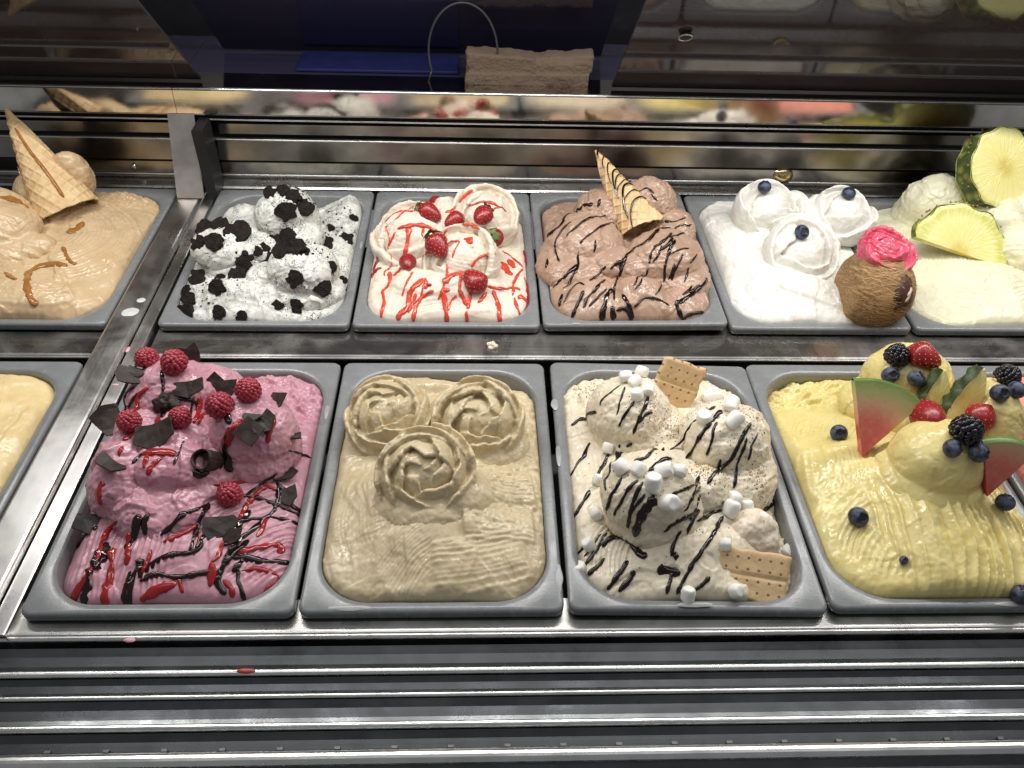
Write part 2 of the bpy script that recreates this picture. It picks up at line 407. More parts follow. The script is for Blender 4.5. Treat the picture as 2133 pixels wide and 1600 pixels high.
def pan(x, y, label, z=0.0, rz=0.0, tilt=0.0):
    e = empty('gelato_pan', (x, y, z), label, 'pan', 'grey gelato pans in two rows')
    e.rotation_euler = (0, tilt, rz)
    put('rim', RIM, None, e, False); put('basin', BASIN, None, e, False)
    return e
YB = 0.4216
ZB = 0.0
XL = -0.311
PANS = {
    'F0': (XL, 0.0, 'grey pan holding pale yellow gelato with dark swirls at the left edge'),
    'F1': (0.0, 0.0, 'grey pan under the pink raspberry gelato in the front row'),
    'F2': (0.25, 0.0, 'grey pan under the beige gelato with three roses'),
    'F3': (0.5, 0.0, 'grey pan under the marshmallow and cracker gelato'),
    'F4': (0.75, 0.0, 'grey pan under the yellow mango gelato with fruit'),
    'F5': (1.0, 0.0, 'grey pan of coral pink gelato at the right edge of the front row'),
    'B0': (XL, YB, 'grey pan under the caramel gelato at the back left'),
    'B1': (0.0, YB, 'grey pan under the white gelato with black cookie pieces'),
    'B2': (0.25, YB, 'grey pan under the strawberry topped cream gelato'),
    'B3': (0.5, YB, 'grey pan under the brown chocolate gelato with the cone'),
    'B4': (0.75, YB, 'grey pan under the white gelato with coconut and blueberries'),
    'B5': (1.0, YB, 'grey pan under the pineapple gelato at the back right'),
}
for k, (x, y, lab) in PANS.items():
    pan(x, y, lab, 0.0 if k not in ('F3', 'B3') else 0.0025, rz={'F3': math.radians(-0.6), 'B3': math.radians(0.5)}.get(k, 0), tilt={'F3': math.radians(0.8), 'B3': math.radians(-0.6)}.get(k, 0))

# ------------------------------------------------------------------ gelato
STEP = 0.00115
def rr_sd(U, V, d=0.0):
    """distance inside the rounded opening of a pan (positive inside)"""
    x0, x1, y0, y1, r = IN[0] + d, PW - IN[1] - d, IN[2] + d, PL - IN[3] - d, IN[4] - d * 0.6
    cx, cy = (x0 + x1) / 2, (y0 + y1) / 2
    qx, qy = np.abs(U - cx) - (x1 - x0) / 2 + r, np.abs(V - cy) - (y1 - y0) / 2 + r
    return -(np.hypot(np.maximum(qx, 0), np.maximum(qy, 0)) + np.minimum(np.maximum(qx, qy), 0) - r)
RF = [None]
def comb_over(m, amp, ph, seed):
    """a later comb wipes out the earlier one under it; ridges vary in pitch and depth"""
    z = 0 * ph; ph = ph + 0.45 * noise3(np.stack([ph * 0.45, z, z], -1), 1.0, seed + 31)
    a = amp * (0.75 + 0.55 * noise3(np.stack([ph * 0.3, z + 5, z], -1), 1.0, seed + 37))
    RF[0] = RF[0] * (1 - m) + m * a * (1 - 2 * np.abs(np.sin(np.pi * ph)) ** 0.7)
def ridged(Q, seed): return 1 - 2 * np.abs(noise3(Q, 1.0, seed))
def torn(P, ax, seed, tear, ledge, lsc=15.0):
    """dragged grain along the direction ax and ragged lips where a scraper left the surface"""
    ax = np.array(ax, float); ax /= np.linalg.norm(ax); W = P + 0.010 * np.stack([noise3(P, 26, seed), noise3(P, 26, seed + 1), noise3(P, 26, seed + 2)], -1)
    al = W @ ax; pr = W - al[..., None] * ax
    g = ridged(pr * 105 + al[..., None] * ax * 16, seed + 3) + 0.5 * ridged(pr * 240 + al[..., None] * ax * 50, seed + 4)
    m = smooth01(0.55 + 1.3 * noise3(P, 17, seed + 5))
    n1 = fbm(W, lsc, seed + 6, 3); n2 = fbm(W, lsc * 1.9, seed + 7, 3)
    lip = smooth01((n1 - 0.05) / 0.06) + 0.55 * smooth01((n2 - 0.2) / 0.07) - 0.5 * smooth01((n1 + 0.35) / -0.05)
    return tear * g * m + ledge * lip
def bump_h(H, U, V, u, v, ru, rv, h, p=2.0, rot=0.0):
    c, s = math.cos(rot), math.sin(rot); x, y = (U - u) * c + (V - v) * s, -(U - u) * s + (V - v) * c
    return H + h * np.exp(-((np.abs(x) / ru) ** p + (np.abs(y) / rv) ** p))
def stroke(H, U, V, pts, w, rise=0.004, amp=0.0007, sp=0.0042, lip=0.0012, seed=0, fade=0.12):
    """a spatula stroke: raised, combed along its path, with a lip along its edges"""
    P = catmull(pts, 5); best = np.full(U.shape, 9.0); sd = np.zeros(U.shape); tt = np.zeros(U.shape); n = len(P) - 1
    for i in range(n):
        a, b = P[i], P[i + 1]; ab = b - a; L2 = ab @ ab + 1e-12
        t = np.clip(((U - a[0]) * ab[0] + (V - a[1]) * ab[1]) / L2, 0, 1)
        dx, dy = U - a[0] - t * ab[0], V - a[1] - t * ab[1]; d = np.hypot(dx, dy); m = d < best
        best = np.where(m, d, best); sd = np.where(m, np.sign(dx * ab[1] - dy * ab[0]) * d, sd); tt = np.where(m, (i + t) / n, tt)
    wob = fbm(np.stack([U, V, 0 * U], -1), 28, seed, 2) * 0.0022
    q = np.abs(sd) + wob
    m = smooth01((w - q) / 0.005) * smooth01(tt / fade) * smooth01((1 - tt) / fade)
    H = H + m * rise * (1 - 0.5 * np.clip(q / w, 0, 1) ** 2)
    ph = (sd + wob * 0.5) / sp
    comb_over(m, amp, ph, seed)
    return H + lip * np.exp(-((q - w) / 0.0024) ** 2) * smooth01(tt / fade) * smooth01((1 - tt) / fade)
def ridges(H, U, V, u, v, ru, rv, ang, amp=0.0007, sp=0.0042, bend=0.0, seed=0):
    """a combed patch: parallel ridges of direction ang inside a soft ellipse"""
    c, s = math.cos(ang), math.sin(ang); x, y = (U - u) * c + (V - v) * s, -(U - u) * s + (V - v) * c
    wob = fbm(np.stack([U, V, 0 * U], -1), 18, seed, 2) * 0.003
    m = smooth01((1 - np.hypot(x / ru, y / rv) + wob * 30) / 0.25)
    ph = (y + bend * x * x + wob) / sp
    comb_over(m, amp, ph, seed)
    return H
def base_mesh(key, fn, seed, rough=0.0012, level=-0.012, step=STEP, ax=(0.3, 1, 0), tear=0.0007, ledge=0.0022):
    nu, nv = int(0.225 / step), int(0.325 / step)
    u = np.linspace(0.0125, PW - 0.0125, nu); v = np.linspace(0.0175, PL - 0.0175, nv)
    U, V = np.meshgrid(u, v, indexing='ij'); P3 = np.stack([U, V, 0 * U], -1)
    H = np.full(U.shape, level); RF[0] = np.zeros(U.shape); H = fn(H, U, V) + RF[0]
    H = H + rough * fbm(P3, 45, seed, 4) + rough * 0.45 * np.abs(fbm(P3, 160, seed + 5, 2))
    H = H + torn(P3, ax, seed + 50, tear, ledge)
    sd = rr_sd(U, V, 0.0012)
    H = H - 0.006 * (1 - np.clip(sd / 0.009, 0, 1)) ** 2
    H = np.where(sd < 0, np.minimum(H, -0.010) - 0.02 * np.clip(-sd / 0.003, 0, 1), H)
    x, y, _ = PANS[key]
    Vt = np.stack([U + x, V + y, H], -1).reshape(-1, 3); Q = grid_quads(nu, nv)
    keep = (sd.ravel() > -0.0035)[Q].all(1); Q = Q[keep]
    used = np.zeros(len(Vt), bool); used[Q.ravel()] = True; idx = np.cumsum(used) - 1
    return mesh_np('gelato_base', Vt[used], idx[Q])
# ---- solid pieces merged by a voxel remesh
def ell(c, r, tilt=(0, 0, 0), nu=40, nv=24):
    a = np.linspace(0, 2 * math.pi, nu, endpoint=False); b = np.linspace(0.02, math.pi - 0.02, nv)
    A, B = np.meshgrid(a, b, indexing='ij')
    V = np.stack([np.cos(A) * np.sin(B) * r[0], np.sin(A) * np.sin(B) * r[1], np.cos(B) * r[2]], -1).reshape(-1, 3)
    from mathutils import Euler
    V = V @ np.array(Euler(tilt).to_matrix()).T + np.array(c)
    Q = [tuple(q) for q in grid_quads(nu, nv, True)] + [tuple(range(0, nu * nv, nv)), tuple(range(nv - 1, nu * nv, nv))[::-1]]
    return V, Q
def petal(R, phi0, az, half, thick, flare, sag, seed, squash=1.0, tuck=0.0):
    """one petal of a rose: a thick piece of a ball's shell, its rim at polar angle phi0, curling out by flare"""
    nu, nv = 26, 12; rg = random.Random(seed)
    k1, k2 = rg.uniform(-1, 1), rg.uniform(0, 6)
    s = np.linspace(-1, 1, nu); t = np.linspace(0, 1, nv); S, T = np.meshgrid(s, t, indexing='ij')
    p0 = phi0 + sag * np.abs(S) ** 2.2 + 0.08 * np.sin(3 * S + k2) + 0.06 * k1 * S + 0.05 * noise3(np.stack([S * 5, 0 * S + k2, 0 * S], -1), 1.0, seed) + 0.03 * noise3(np.stack([S * 13, 0 * S + k2, 0 * S], -1), 1.0, seed + 1)
    PH = p0 + (2.2 - p0) * T; AZ = az + half * S
    out = R * (1 + flare * (1 - T) ** 3 * (1 - 0.6 * np.abs(S) ** 3)) + tuck * S; inn = out - thick * (0.14 + 0.86 * np.minimum(1, T * 2.2))
    tap = 1 - 0.9 * np.abs(S) ** 6
    inn = out - (out - inn) * tap
    def xyz(r): return np.stack([r * np.sin(PH) * np.cos(AZ), r * np.sin(PH) * np.sin(AZ), r * np.cos(PH) * squash], -1).reshape(-1, 3)
    V = np.vstack([xyz(out), xyz(inn)]); n = nu * nv
    Q = grid_quads(nu, nv); F = [tuple(q) for q in Q] + [tuple(q[::-1] + n) for q in Q]
    for i in range(nu - 1):
        for j in (0, nv - 1): F.append((i * nv + j, (i + 1) * nv + j, n + (i + 1) * nv + j, n + i * nv + j))
    for j in range(nv - 1):
        for i in (0, nu - 1): F.append((i * nv + j, i * nv + j + 1, n + i * nv + j + 1, n + i * nv + j))
    return V, F
def rose_parts(c, R, n=9, seed=1, tilt=(0.5, 0.0), squash=0.9, grow=0.42, phi_in=0.25, phi_out=1.35, half=1.75, flare=0.05, turn=2.2, thick=0.006, core=0.86, tuck=0.0):
    from mathutils import Euler
    Rm = np.array(Euler((tilt[0], tilt[1], 0)).to_matrix()); parts = []; rg = random.Random(seed)
    parts.append(ell((0, 0, 0), (R * (1 - grow) * 0.97, R * (1 - grow) * 0.97, R * (1 - grow) * squash * 0.97)))
    parts.append(ell((0, 0, -R * 0.32), (R * core, R * core, R * 0.72 * squash)))
    for i in range(n):
        f = i / max(1, n - 1)
        parts.append(petal(R * (1 - grow * (1 - f)), phi_in + (phi_out - phi_in) * f ** 0.9, rg.uniform(0, 0.4) + i * turn, half * (0.62 + 0.38 * f), thick, flare, 0.42, seed * 31 + i, squash, tuck))
    return [(V @ Rm.T + np.array(c), F) for V, F in parts]
def fuse(name, parts, voxel=0.0014, smooth=3, disp=0.0006, dscale=70, seed=0, fine=0.0003, comb=None, tear=0.0007, ledge=0.0016, ax=(1, 0.2, 0.25)):
    V, F, o = [], [], 0
    for v, f in parts:
        V.append(v); F += [tuple(int(i) + o for i in q) for q in f]; o += len(v)
    me = mesh_py(name + '_src', np.vstack(V), F); fixn(me)
    ob = bpy.data.objects.new('tmp', me); COL.objects.link(ob)
    m = ob.modifiers.new('r', 'REMESH'); m.mode = 'VOXEL'; m.voxel_size = voxel
    m = ob.modifiers.new('s', 'SMOOTH'); m.factor = 0.5; m.iterations = smooth
    dg = bpy.context.evaluated_depsgraph_get(); dg.update()
    out = bpy.data.meshes.new_from_object(ob.evaluated_get(dg)); bpy.data.objects.remove(ob); bpy.data.meshes.remove(me)
    n = len(out.vertices); co = np.empty(n * 3, np.float32); out.vertices.foreach_get('co', co); co = co.reshape(-1, 3)
    nr = np.empty(n * 3, np.float32); out.vertices.foreach_get('normal', nr); nr = nr.reshape(-1, 3)
    d = disp * fbm(co, dscale, seed, 3) + fine * fbm(co, 330, seed + 3, 2) + torn(co, ax, seed + 60, tear, ledge, 22.0)
    if comb:
        for (dr, sp, amp) in comb:
            dr = np.array(dr, float); dr /= np.linalg.norm(dr)
            ph = (co @ dr + 0.002 * fbm(co, 20, seed + 9, 2)) / sp
            d = d + amp * (1 - 2 * np.abs(np.sin(np.pi * ph)) ** 0.8) * smooth01(0.7 + 1.6 * noise3(co, 24, seed + 11))
    co = co + nr * d[:, None]; out.vertices.foreach_set('co', co.astype(np.float32).ravel())
    out.polygons.foreach_set('use_smooth', np.ones(len(out.polygons), bool)); out.update(); out.name = name
    return out
GEL = {}
def gelato(key, fn, mat, label, seed, solids=(), rough=0.0012, level=-0.012, step=STEP, **kw):
    x, y, _ = PANS[key]
    e = empty('gelato', (x + PW / 2, y + PL / 2, -0.05), label, 'ice cream')
    b = put('base', base_mesh(key, fn, seed, rough, level, step, **kw), mat, e)
    objs = [b]
    for nm, me in solids: objs.append(put(nm, me, mat, e))
    V, F, o = [], [], 0
    for ob in objs:
        me = ob.data; n = len(me.vertices); co = np.empty(n * 3, np.float32); me.vertices.foreach_get('co', co); V.append(co.reshape(-1, 3))
        if len(me.polygons) and me.polygons[0].loop_total == 4 and len(me.loops) == 4 * len(me.polygons):
            li = np.empty(len(me.loops), np.int32); me.loops.foreach_get('vertex_index', li); F += (li.reshape(-1, 4) + o).tolist()
        else: F += [[i + o for i in p.vertices] for p in me.polygons]
        o += n
    GEL[key] = (e, BVHTree.FromPolygons(np.vstack(V).tolist(), F), mat)
    return e
def L(key, u, v, z): x, y, _ = PANS[key]; return (x + u, y + v, z)

# --- B1: cookies and cream
M_b1 = mat_gelato('cookies_cream', lin(226, 225, 217), lin(208, 208, 200), 0.42, 0.35, specks=[((0.012, 0.009, 0.008), 210, 0.40), ((0.02, 0.015, 0.013), 460, 0.44)], swirl=(lin(176, 176, 172), 0.60, 24))
def f_b1(H, U, V):
    H = bump_h(H, U, V, 0.125, 0.15, 0.10, 0.13, 0.032)
    H = bump_h(H, U, V, 0.11, 0.06, 0.05, 0.03, 0.010); H = bump_h(H, U, V, 0.06, 0.06, 0.03, 0.03, 0.006)
    H = bump_h(H, U, V, 0.215, 0.30, 0.03, 0.05, 0.020); H = bump_h(H, U, V, 0.12, 0.33, 0.06, 0.05, -0.022); H = bump_h(H, U, V, 0.05, 0.31, 0.02, 0.012, 0.012)
    H = stroke(H, U, V, [(0.19, 0.30), (0.21, 0.22), (0.215, 0.12), (0.20, 0.05)], 0.022, 0.004, 0.0004, 0.005, 0.0015, 3)
    H = stroke(H, U, V, [(0.05, 0.05), (0.10, 0.062), (0.16, 0.045)], 0.018, 0.006, 0.0003, 0.004, 0.002, 4)
    return stroke(H, U, V, [(0.06, 0.28), (0.09, 0.24), (0.10, 0.20)], 0.03, 0.006, 0.0004, 0.005, 0.0015, 5)
s1 = fuse('scoop', [ell(L('B1', .140, .215, .030), (.045, .043, .048)), ell(L('B1', .143, .21, .004), (.054, .05, .03)), ell(L('B1', .165, .185, .02), (.03, .03, .022))], seed=1, disp=.0022, dscale=45, fine=.0005)
s2 = fuse('scoop', [ell(L('B1', .068, .145, .030), (.048, .045, .028)), ell(L('B1', .076, .137, .008), (.045, .043, .030)), ell(L('B1', .105, .15, .02), (.03, .03, .022))], seed=2, disp=.0016, dscale=45, fine=.0005)
s3 = fuse('scoop', [ell(L('B1', .180, .092, .026), (.047, .044, .038)), ell(L('B1', .176, .085, .004), (.060, .05, .024)), ell(L('B1', .13, .085, .01), (.028, .03, .026))], seed=3, disp=.0022, dscale=45, fine=.0005)
gelato('B1', f_b1, M_b1, 'white cookies and cream gelato in three scoops, speckled with black crumbs', 11, [('scoop', s1), ('scoop', s2), ('scoop', s3)], rough=0.0024, level=-0.010)

# --- B2: strawberry cream
M_b2 = mat_gelato('strawberry_cream', lin(230, 219, 202), lin(220, 206, 188), 0.5, 0.4, specks=[(lin(150, 120, 90), 420, 0.16)], swirl=(lin(214, 190, 152), 0.66, 18))
def f_b2(H, U, V):
    H = bump_h(H, U, V, 0.125, 0.15, 0.105, 0.15, 0.030); H = bump_h(H, U, V, 0.125, 0.065, 0.085, 0.03, 0.012)
    H = bump_h(H, U, V, 0.22, 0.31, 0.03, 0.03, -0.02); H = bump_h(H, U, V, 0.03, 0.31, 0.03, 0.03, -0.014)
    H = stroke(H, U, V, [(0.05, 0.105), (0.09, 0.075), (0.15, 0.07), (0.205, 0.095)], 0.026, 0.009, 0.0003, 0.0045, 0.0014, 3)
    H = ridges(H, U, V, 0.125, 0.042, 0.09, 0.017, 0.0, 0.0006, 0.0042, 2.0, 7)
    H = ridges(H, U, V, 0.225, 0.12, 0.014, 0.09, 1.5, 0.0005, 0.0038, 0, 8)
    return ridges(H, U, V, 0.035, 0.12, 0.02, 0.09, 1.62, 0.0006, 0.0038, 0, 9)
s1 = fuse('fold', rose_parts(L('B2', .070, .185, .022), .058, 5, 5, (.35, -.15), .82, .24, .45, 1.2, 1.5, .03, 2.4, .024, tuck=.003), seed=4, disp=.0012, comb=[((.2, .3, 1), .005, .0002)])
s2 = fuse('fold', rose_parts(L('B2', .176, .215, .034), .054, 5, 12, (.45, .15), .95, .25, .4, 1.2, 1.5, .04, 2.3, .024, tuck=.003), seed=5, disp=.0012, comb=[((.2, .3, 1), .005, .0002)])
s3 = fuse('fold', rose_parts(L('B2', .146, .112, .030), .058, 6, 23, (.55, 0), .85, .36, .35, 1.25, 1.4, .04, 2.1, .024, tuck=.003), seed=6, disp=.0012, comb=[((.2, .3, 1), .005, .0002)])
s4 = fuse('fold', [ell(L('B2', .122, .200, .03), (.03, .05, .03), (.4, .3, .2))], seed=7, disp=.0018)
gelato('B2', f_b2, M_b2, 'cream coloured gelato folded in petals and streaked with red strawberry syrup', 12, [('fold', s1), ('fold', s2), ('fold', s3), ('fold', s4)], level=-0.008)

# --- B3: chocolate
M_b3 = mat_gelato('chocolate_gelato', lin(184, 154, 133), lin(166, 135, 114), 0.32, 0.45, specks=[((0.05, 0.025, 0.018), 330, 0.24)], swirl=(lin(198, 172, 150), 0.63, 20))
def f_b3(H, U, V):
    H = bump_h(H, U, V, 0.125, 0.16, 0.11, 0.16, 0.030); H = bump_h(H, U, V, 0.125, 0.05, 0.095, 0.03, 0.014, 3)
    H = bump_h(H, U, V, 0.06, 0.075, 0.045, 0.035, 0.010); H = bump_h(H, U, V, 0.135, 0.065, 0.03, 0.03, 0.010); H = bump_h(H, U, V, 0.205, 0.075, 0.03, 0.035, 0.012)
    H = bump_h(H, U, V, 0.10, 0.06, 0.008, 0.04, -0.006); H = bump_h(H, U, V, 0.17, 0.06, 0.007, 0.04, -0.008)
    H = ridges(H, U, V, 0.06, 0.06, 0.04, 0.03, 1.1, 0.0005, 0.004, 2.0, 7); H = ridges(H, U, V, 0.13, 0.06, 0.025, 0.025, 1.6, 0.0005, 0.0036, 2.0, 8)
    return ridges(H, U, V, 0.2, 0.06, 0.03, 0.035, 1.9, 0.0006, 0.004, 2.0, 9)
s1 = fuse('scoop', [ell(L('B3', .070, .175, .020), (.056, .054, .040)), ell(L('B3', .055, .15, .005), (.055, .07, .03)), ell(L('B3', .105, .13, .018), (.035, .03, .02))], seed=8, disp=.0032, dscale=32, fine=.0005)
s2 = fuse('scoop', [ell(L('B3', .180, .135, .020), (.056, .055, .042)), ell(L('B3', .19, .12, .004), (.055, .065, .032)), ell(L('B3', .14, .115, .018), (.036, .03, .022))], seed=9, disp=.0032, dscale=32, fine=.0005)
s3 = fuse('scoop', [ell(L('B3', .170, .250, .038), (.046, .04, .045)), ell(L('B3', .12, .25, .024), (.06, .05, .04)), ell(L('B3', .2, .22, .015), (.04, .05, .035))], seed=10, disp=.003, dscale=40, fine=.0012)
gelato('B3', f_b3, M_b3, 'milk chocolate gelato in glossy heaps with dark sauce stripes and an upturned cone', 13, [('scoop', s1), ('scoop', s2), ('scoop', s3)], level=-0.010, rough=0.0016, tear=0.0009, ledge=0.0030)

# --- B4: white coconut gelato
M_b4 = mat_gelato('coconut_gelato', lin(234, 232, 225), lin(224, 221, 212), 0.5, 0.35, sss=0.2)
def f_b4(H, U, V):
    H = bump_h(H, U, V, 0.115, 0.17, 0.10, 0.16, 0.030); H = bump_h(H, U, V, 0.09, 0.075, 0.07, 0.035, 0.008)
    H = bump_h(H, U, V, 0.05, 0.20, 0.04, 0.10, 0.010)
    H = stroke(H, U, V, [(0.03, 0.29), (0.03, 0.22), (0.05, 0.14), (0.09, 0.10)], 0.026, 0.005, 0.0008, 0.005, 0.001, 3)
    H = stroke(H, U, V, [(0.17, 0.06), (0.12, 0.075), (0.075, 0.10)], 0.026, 0.008, 0.0002, 0.004, 0.0012, 4)
    return ridges(H, U, V, 0.055, 0.07, 0.04, 0.06, 2.2, 0.0009, 0.0050, 8, 7)
s1 = fuse('rosette', rose_parts(L('B4', .098, .240, .038), .053, 6, 35, (.3, 0), 1.05, .34, .3, 1.2, 1.5, .03, 2.3, .022, tuck=.003), seed=11, disp=.0012, smooth=6, tear=.0003, ledge=.0004, comb=[((.1, .3, 1), .0042, .0003)])
s2 = fuse('rosette', rose_parts(L('B4', .213, .236, .036), .050, 6, 41, (.3, 0), 1.0, .34, .3, 1.2, 1.5, .03, 2.3, .022, tuck=.003), seed=12, disp=.0012, smooth=6, tear=.0003, ledge=.0004, comb=[((.1, .3, 1), .0042, .0003)])
s3 = fuse('rosette', rose_parts(L('B4', .122, .142, .030), .057, 7, 47, (.6, 0), .88, .34, .3, 1.3, 1.55, .03, 2.2, .022, tuck=.003), seed=13, disp=.001, smooth=6, tear=.0003, ledge=.0004)
s4 = fuse('rosette', [ell(L('B4', .155, .235, .016), (.05, .045, .034)), ell(L('B4', .145, .262, .030), (.026, .02, .030)), ell(L('B4', .185, .262, .030), (.022, .02, .026)), ell(L('B4', .13, .19, .015), (.07, .05, .025))], seed=14, disp=.003, dscale=40)
gelato('B4', f_b4, M_b4, 'snow white coconut gelato in three piped rosettes each holding a blueberry', 14, [('rosette', s1), ('rosette', s2), ('rosette', s3), ('rosette', s4)], level=-0.008)

# --- B5: pineapple gelato
M_b5 = mat_gelato('pineapple_gelato', lin(231, 227, 200), lin(222, 217, 184), 0.46, 0.35, sss=0.2)
def f_b5(H, U, V):
    H = bump_h(H, U, V, 0.15, 0.16, 0.11, 0.15, 0.028); H = bump_h(H, U, V, 0.13, 0.085, 0.08, 0.04, 0.008)
    H = bump_h(H, U, V, 0.03, 0.33, 0.05, 0.03, -0.014)
    H = ridges(H, U, V, 0.04, 0.15, 0.022, 0.12, 1.45, 0.0011, 0.0052, 0, 6)
    H = ridges(H, U, V, 0.11, 0.09, 0.05, 0.06, -0.35, 0.0014, 0.0066, 2, 7)
    return ridges(H, U, V, 0.19, 0.10, 0.045, 0.07, 0.2, 0.0014, 0.0066, 2, 8)
s1 = fuse('mound', [ell(L('B5', .135, .285, .028), (.055, .045, .048)), ell(L('B5', .15, .29, .0), (.07, .06, .045)), ell(L('B5', .205, .24, .03), (.05, .06, .042))], seed=15, disp=.0035, dscale=34)
s2 = fuse('mound', [ell(L('B5', .225, .17, .022), (.05, .05, .036)), ell(L('B5', .23, .24, .03), (.04, .05, .045))], seed=16, disp=.0035, dscale=34, comb=[((.5, 1, .3), .006, .0005)])
gelato('B5', f_b5, M_b5, 'pale ivory pineapple gelato with combed ridges at the back right', 15, [('mound', s1), ('mound', s2)], level=-0.008)

# --- B0: caramel gelato
M_b0 = mat_gelato('caramel_gelato', lin(212, 186, 148), lin(202, 173, 134), 0.34, 0.35, swirl=(lin(190, 152, 104), 0.68, 14))
def f_b0(H, U, V):
    H = bump_h(H, U, V, 0.10, 0.17, 0.13, 0.15, 0.032); H = bump_h(H, U, V, 0.12, 0.05, 0.12, 0.025, 0.010, 3)
    H = bump_h(H, U, V, 0.19, 0.31, 0.06, 0.03, 0.004)
    H = stroke(H, U, V, [(0.09, 0.26), (0.15, 0.25), (0.195, 0.20), (0.185, 0.14), (0.14, 0.11)], 0.044, 0.005, 0.0011, 0.0065, 0.001, 3)
    H = stroke(H, U, V, [(0.06, 0.11), (0.10, 0.07), (0.16, 0.06), (0.19, 0.075)], 0.036, 0.008, 0.0005, 0.006, 0.002, 4)
    P3 = np.stack([U, V, 0 * U], -1)
    return H + 0.0045 * np.abs(fbm(P3, 170, 4, 3)) * np.exp(-(((U - .19) / .05) ** 2 + ((V - .312) / .022) ** 2))
s1 = fuse('scoop', [ell(L('B0', .045, .160, .026), (.075, .052, .040), (.2, -.25, .35)), ell(L('B0', .03, .20, .035), (.07, .055, .042), (0, .2, 0)), ell(L('B0', .09, .135, .022), (.055, .03, .022), (.3, 0, .5))], seed=17, disp=.0035, dscale=28, comb=[((.3, 1, .6), .012, .0006)])
s2 = fuse('scoop', [ell(L('B0', .120, .295, .052), (.030, .022, .046), (.3, .3, 0)), ell(L('B0', .085, .28, .02), (.05, .035, .05))], seed=18, disp=.0025, dscale=40)
gelato('B0', f_b0, M_b0, 'caramel brown gelato with combed swirls and a waffle cone at the back left', 16, [('scoop', s1), ('scoop', s2)], level=-0.008)

# --- F0: pale yellow with dark swirl
M_f0 = mat_gelato('custard_gelato', lin(232, 210, 158), lin(222, 196, 140), 0.4, 0.3, swirl=(lin(84, 50, 34), 0.665, 16))
def f_f0(H, U, V):
    H = bump_h(H, U, V, 0.12, 0.18, 0.10, 0.15, 0.020)
    H = stroke(H, U, V, [(0.14, 0.32), (0.20, 0.27), (0.21, 0.18), (0.19, 0.08)], 0.03, 0.006, 0.0003, 0.005, 0.002, 3)
    return H
gelato('F0', f_f0, M_f0, 'custard yellow gelato with dark brown swirls cut off by the left edge', 17, [], level=-0.010, step=0.0016)

# --- F1: raspberry
M_f1 = mat_gelato('raspberry_gelato', lin(198, 149, 160), lin(181, 126, 140), 0.38, 0.30, specks=[(lin(120, 30, 60), 300, 0.18), ((0.02, 0.01, 0.01), 380, 0.14)], swirl=(lin(204, 128, 148), 0.66, 22))
def f_f1(H, U, V):
    H = bump_h(H, U, V, 0.125, 0.16, 0.10, 0.13, 0.034); H = bump_h(H, U, V, 0.14, 0.06, 0.07, 0.04, 0.010)
    H = bump_h(H, U, V, 0.012, 0.10, 0.018, 0.09, -0.012); H = bump_h(H, U, V, 0.215, 0.31, 0.04, 0.04, 0.004)
    H = ridges(H, U, V, 0.19, 0.10, 0.055, 0.085, 0.75, 0.0015, 0.0058, 3.0, 5)
    H = ridges(H, U, V, 0.085, 0.065, 0.05, 0.055, 1.52, 0.0014, 0.0056, 0.0, 6)
    H = stroke(H, U, V, [(0.06, 0.20), (0.048, 0.14), (0.045, 0.08), (0.05, 0.03)], 0.02, 0.006, 0.0012, 0.006, 0.001, 7)
    P3 = np.stack([U, V, 0 * U], -1)
    return H + 0.004 * fbm(P3, 90, 4, 4) * smooth01((V - .23) / .05) * smooth01((U - .12) / .04)
s1 = fuse('scoop', [ell(L('F1', .082, .262, .026), (.052, .048, .046)), ell(L('F1', .08, .25, .0), (.06, .06, .03)), ell(L('F1', .11, .285, .02), (.04, .03, .03))], seed=21, disp=.0018, dscale=50, fine=.0007)
s2 = fuse('scoop', [ell(L('F1', .178, .205, .034), (.046, .044, .040)), ell(L('F1', .178, .200, .012), (.049, .047, .034))], seed=22, disp=.0012, dscale=50, fine=.0008)
s3 = fuse('scoop', [ell(L('F1', .060, .160, .014), (.036, .055, .040)), ell(L('F1', .105, .162, .022), (.046, .040, .036)), ell(L('F1', .085, .20, .02), (.055, .05, .036)), ell(L('F1', .10, .13, .006), (.06, .05, .03)), ell(L('F1', .130, .18, .012), (.04, .05, .032))], seed=23, disp=.0034, dscale=38, fine=.0007, tear=.0011, ledge=.003)
gelato('F1', f_f1, M_f1, 'pink raspberry gelato striped with chocolate and red syrup in the front row', 21, [('scoop', s1), ('scoop', s2), ('scoop', s3)], level=-0.012, rough=0.0010, ledge=0.0014)

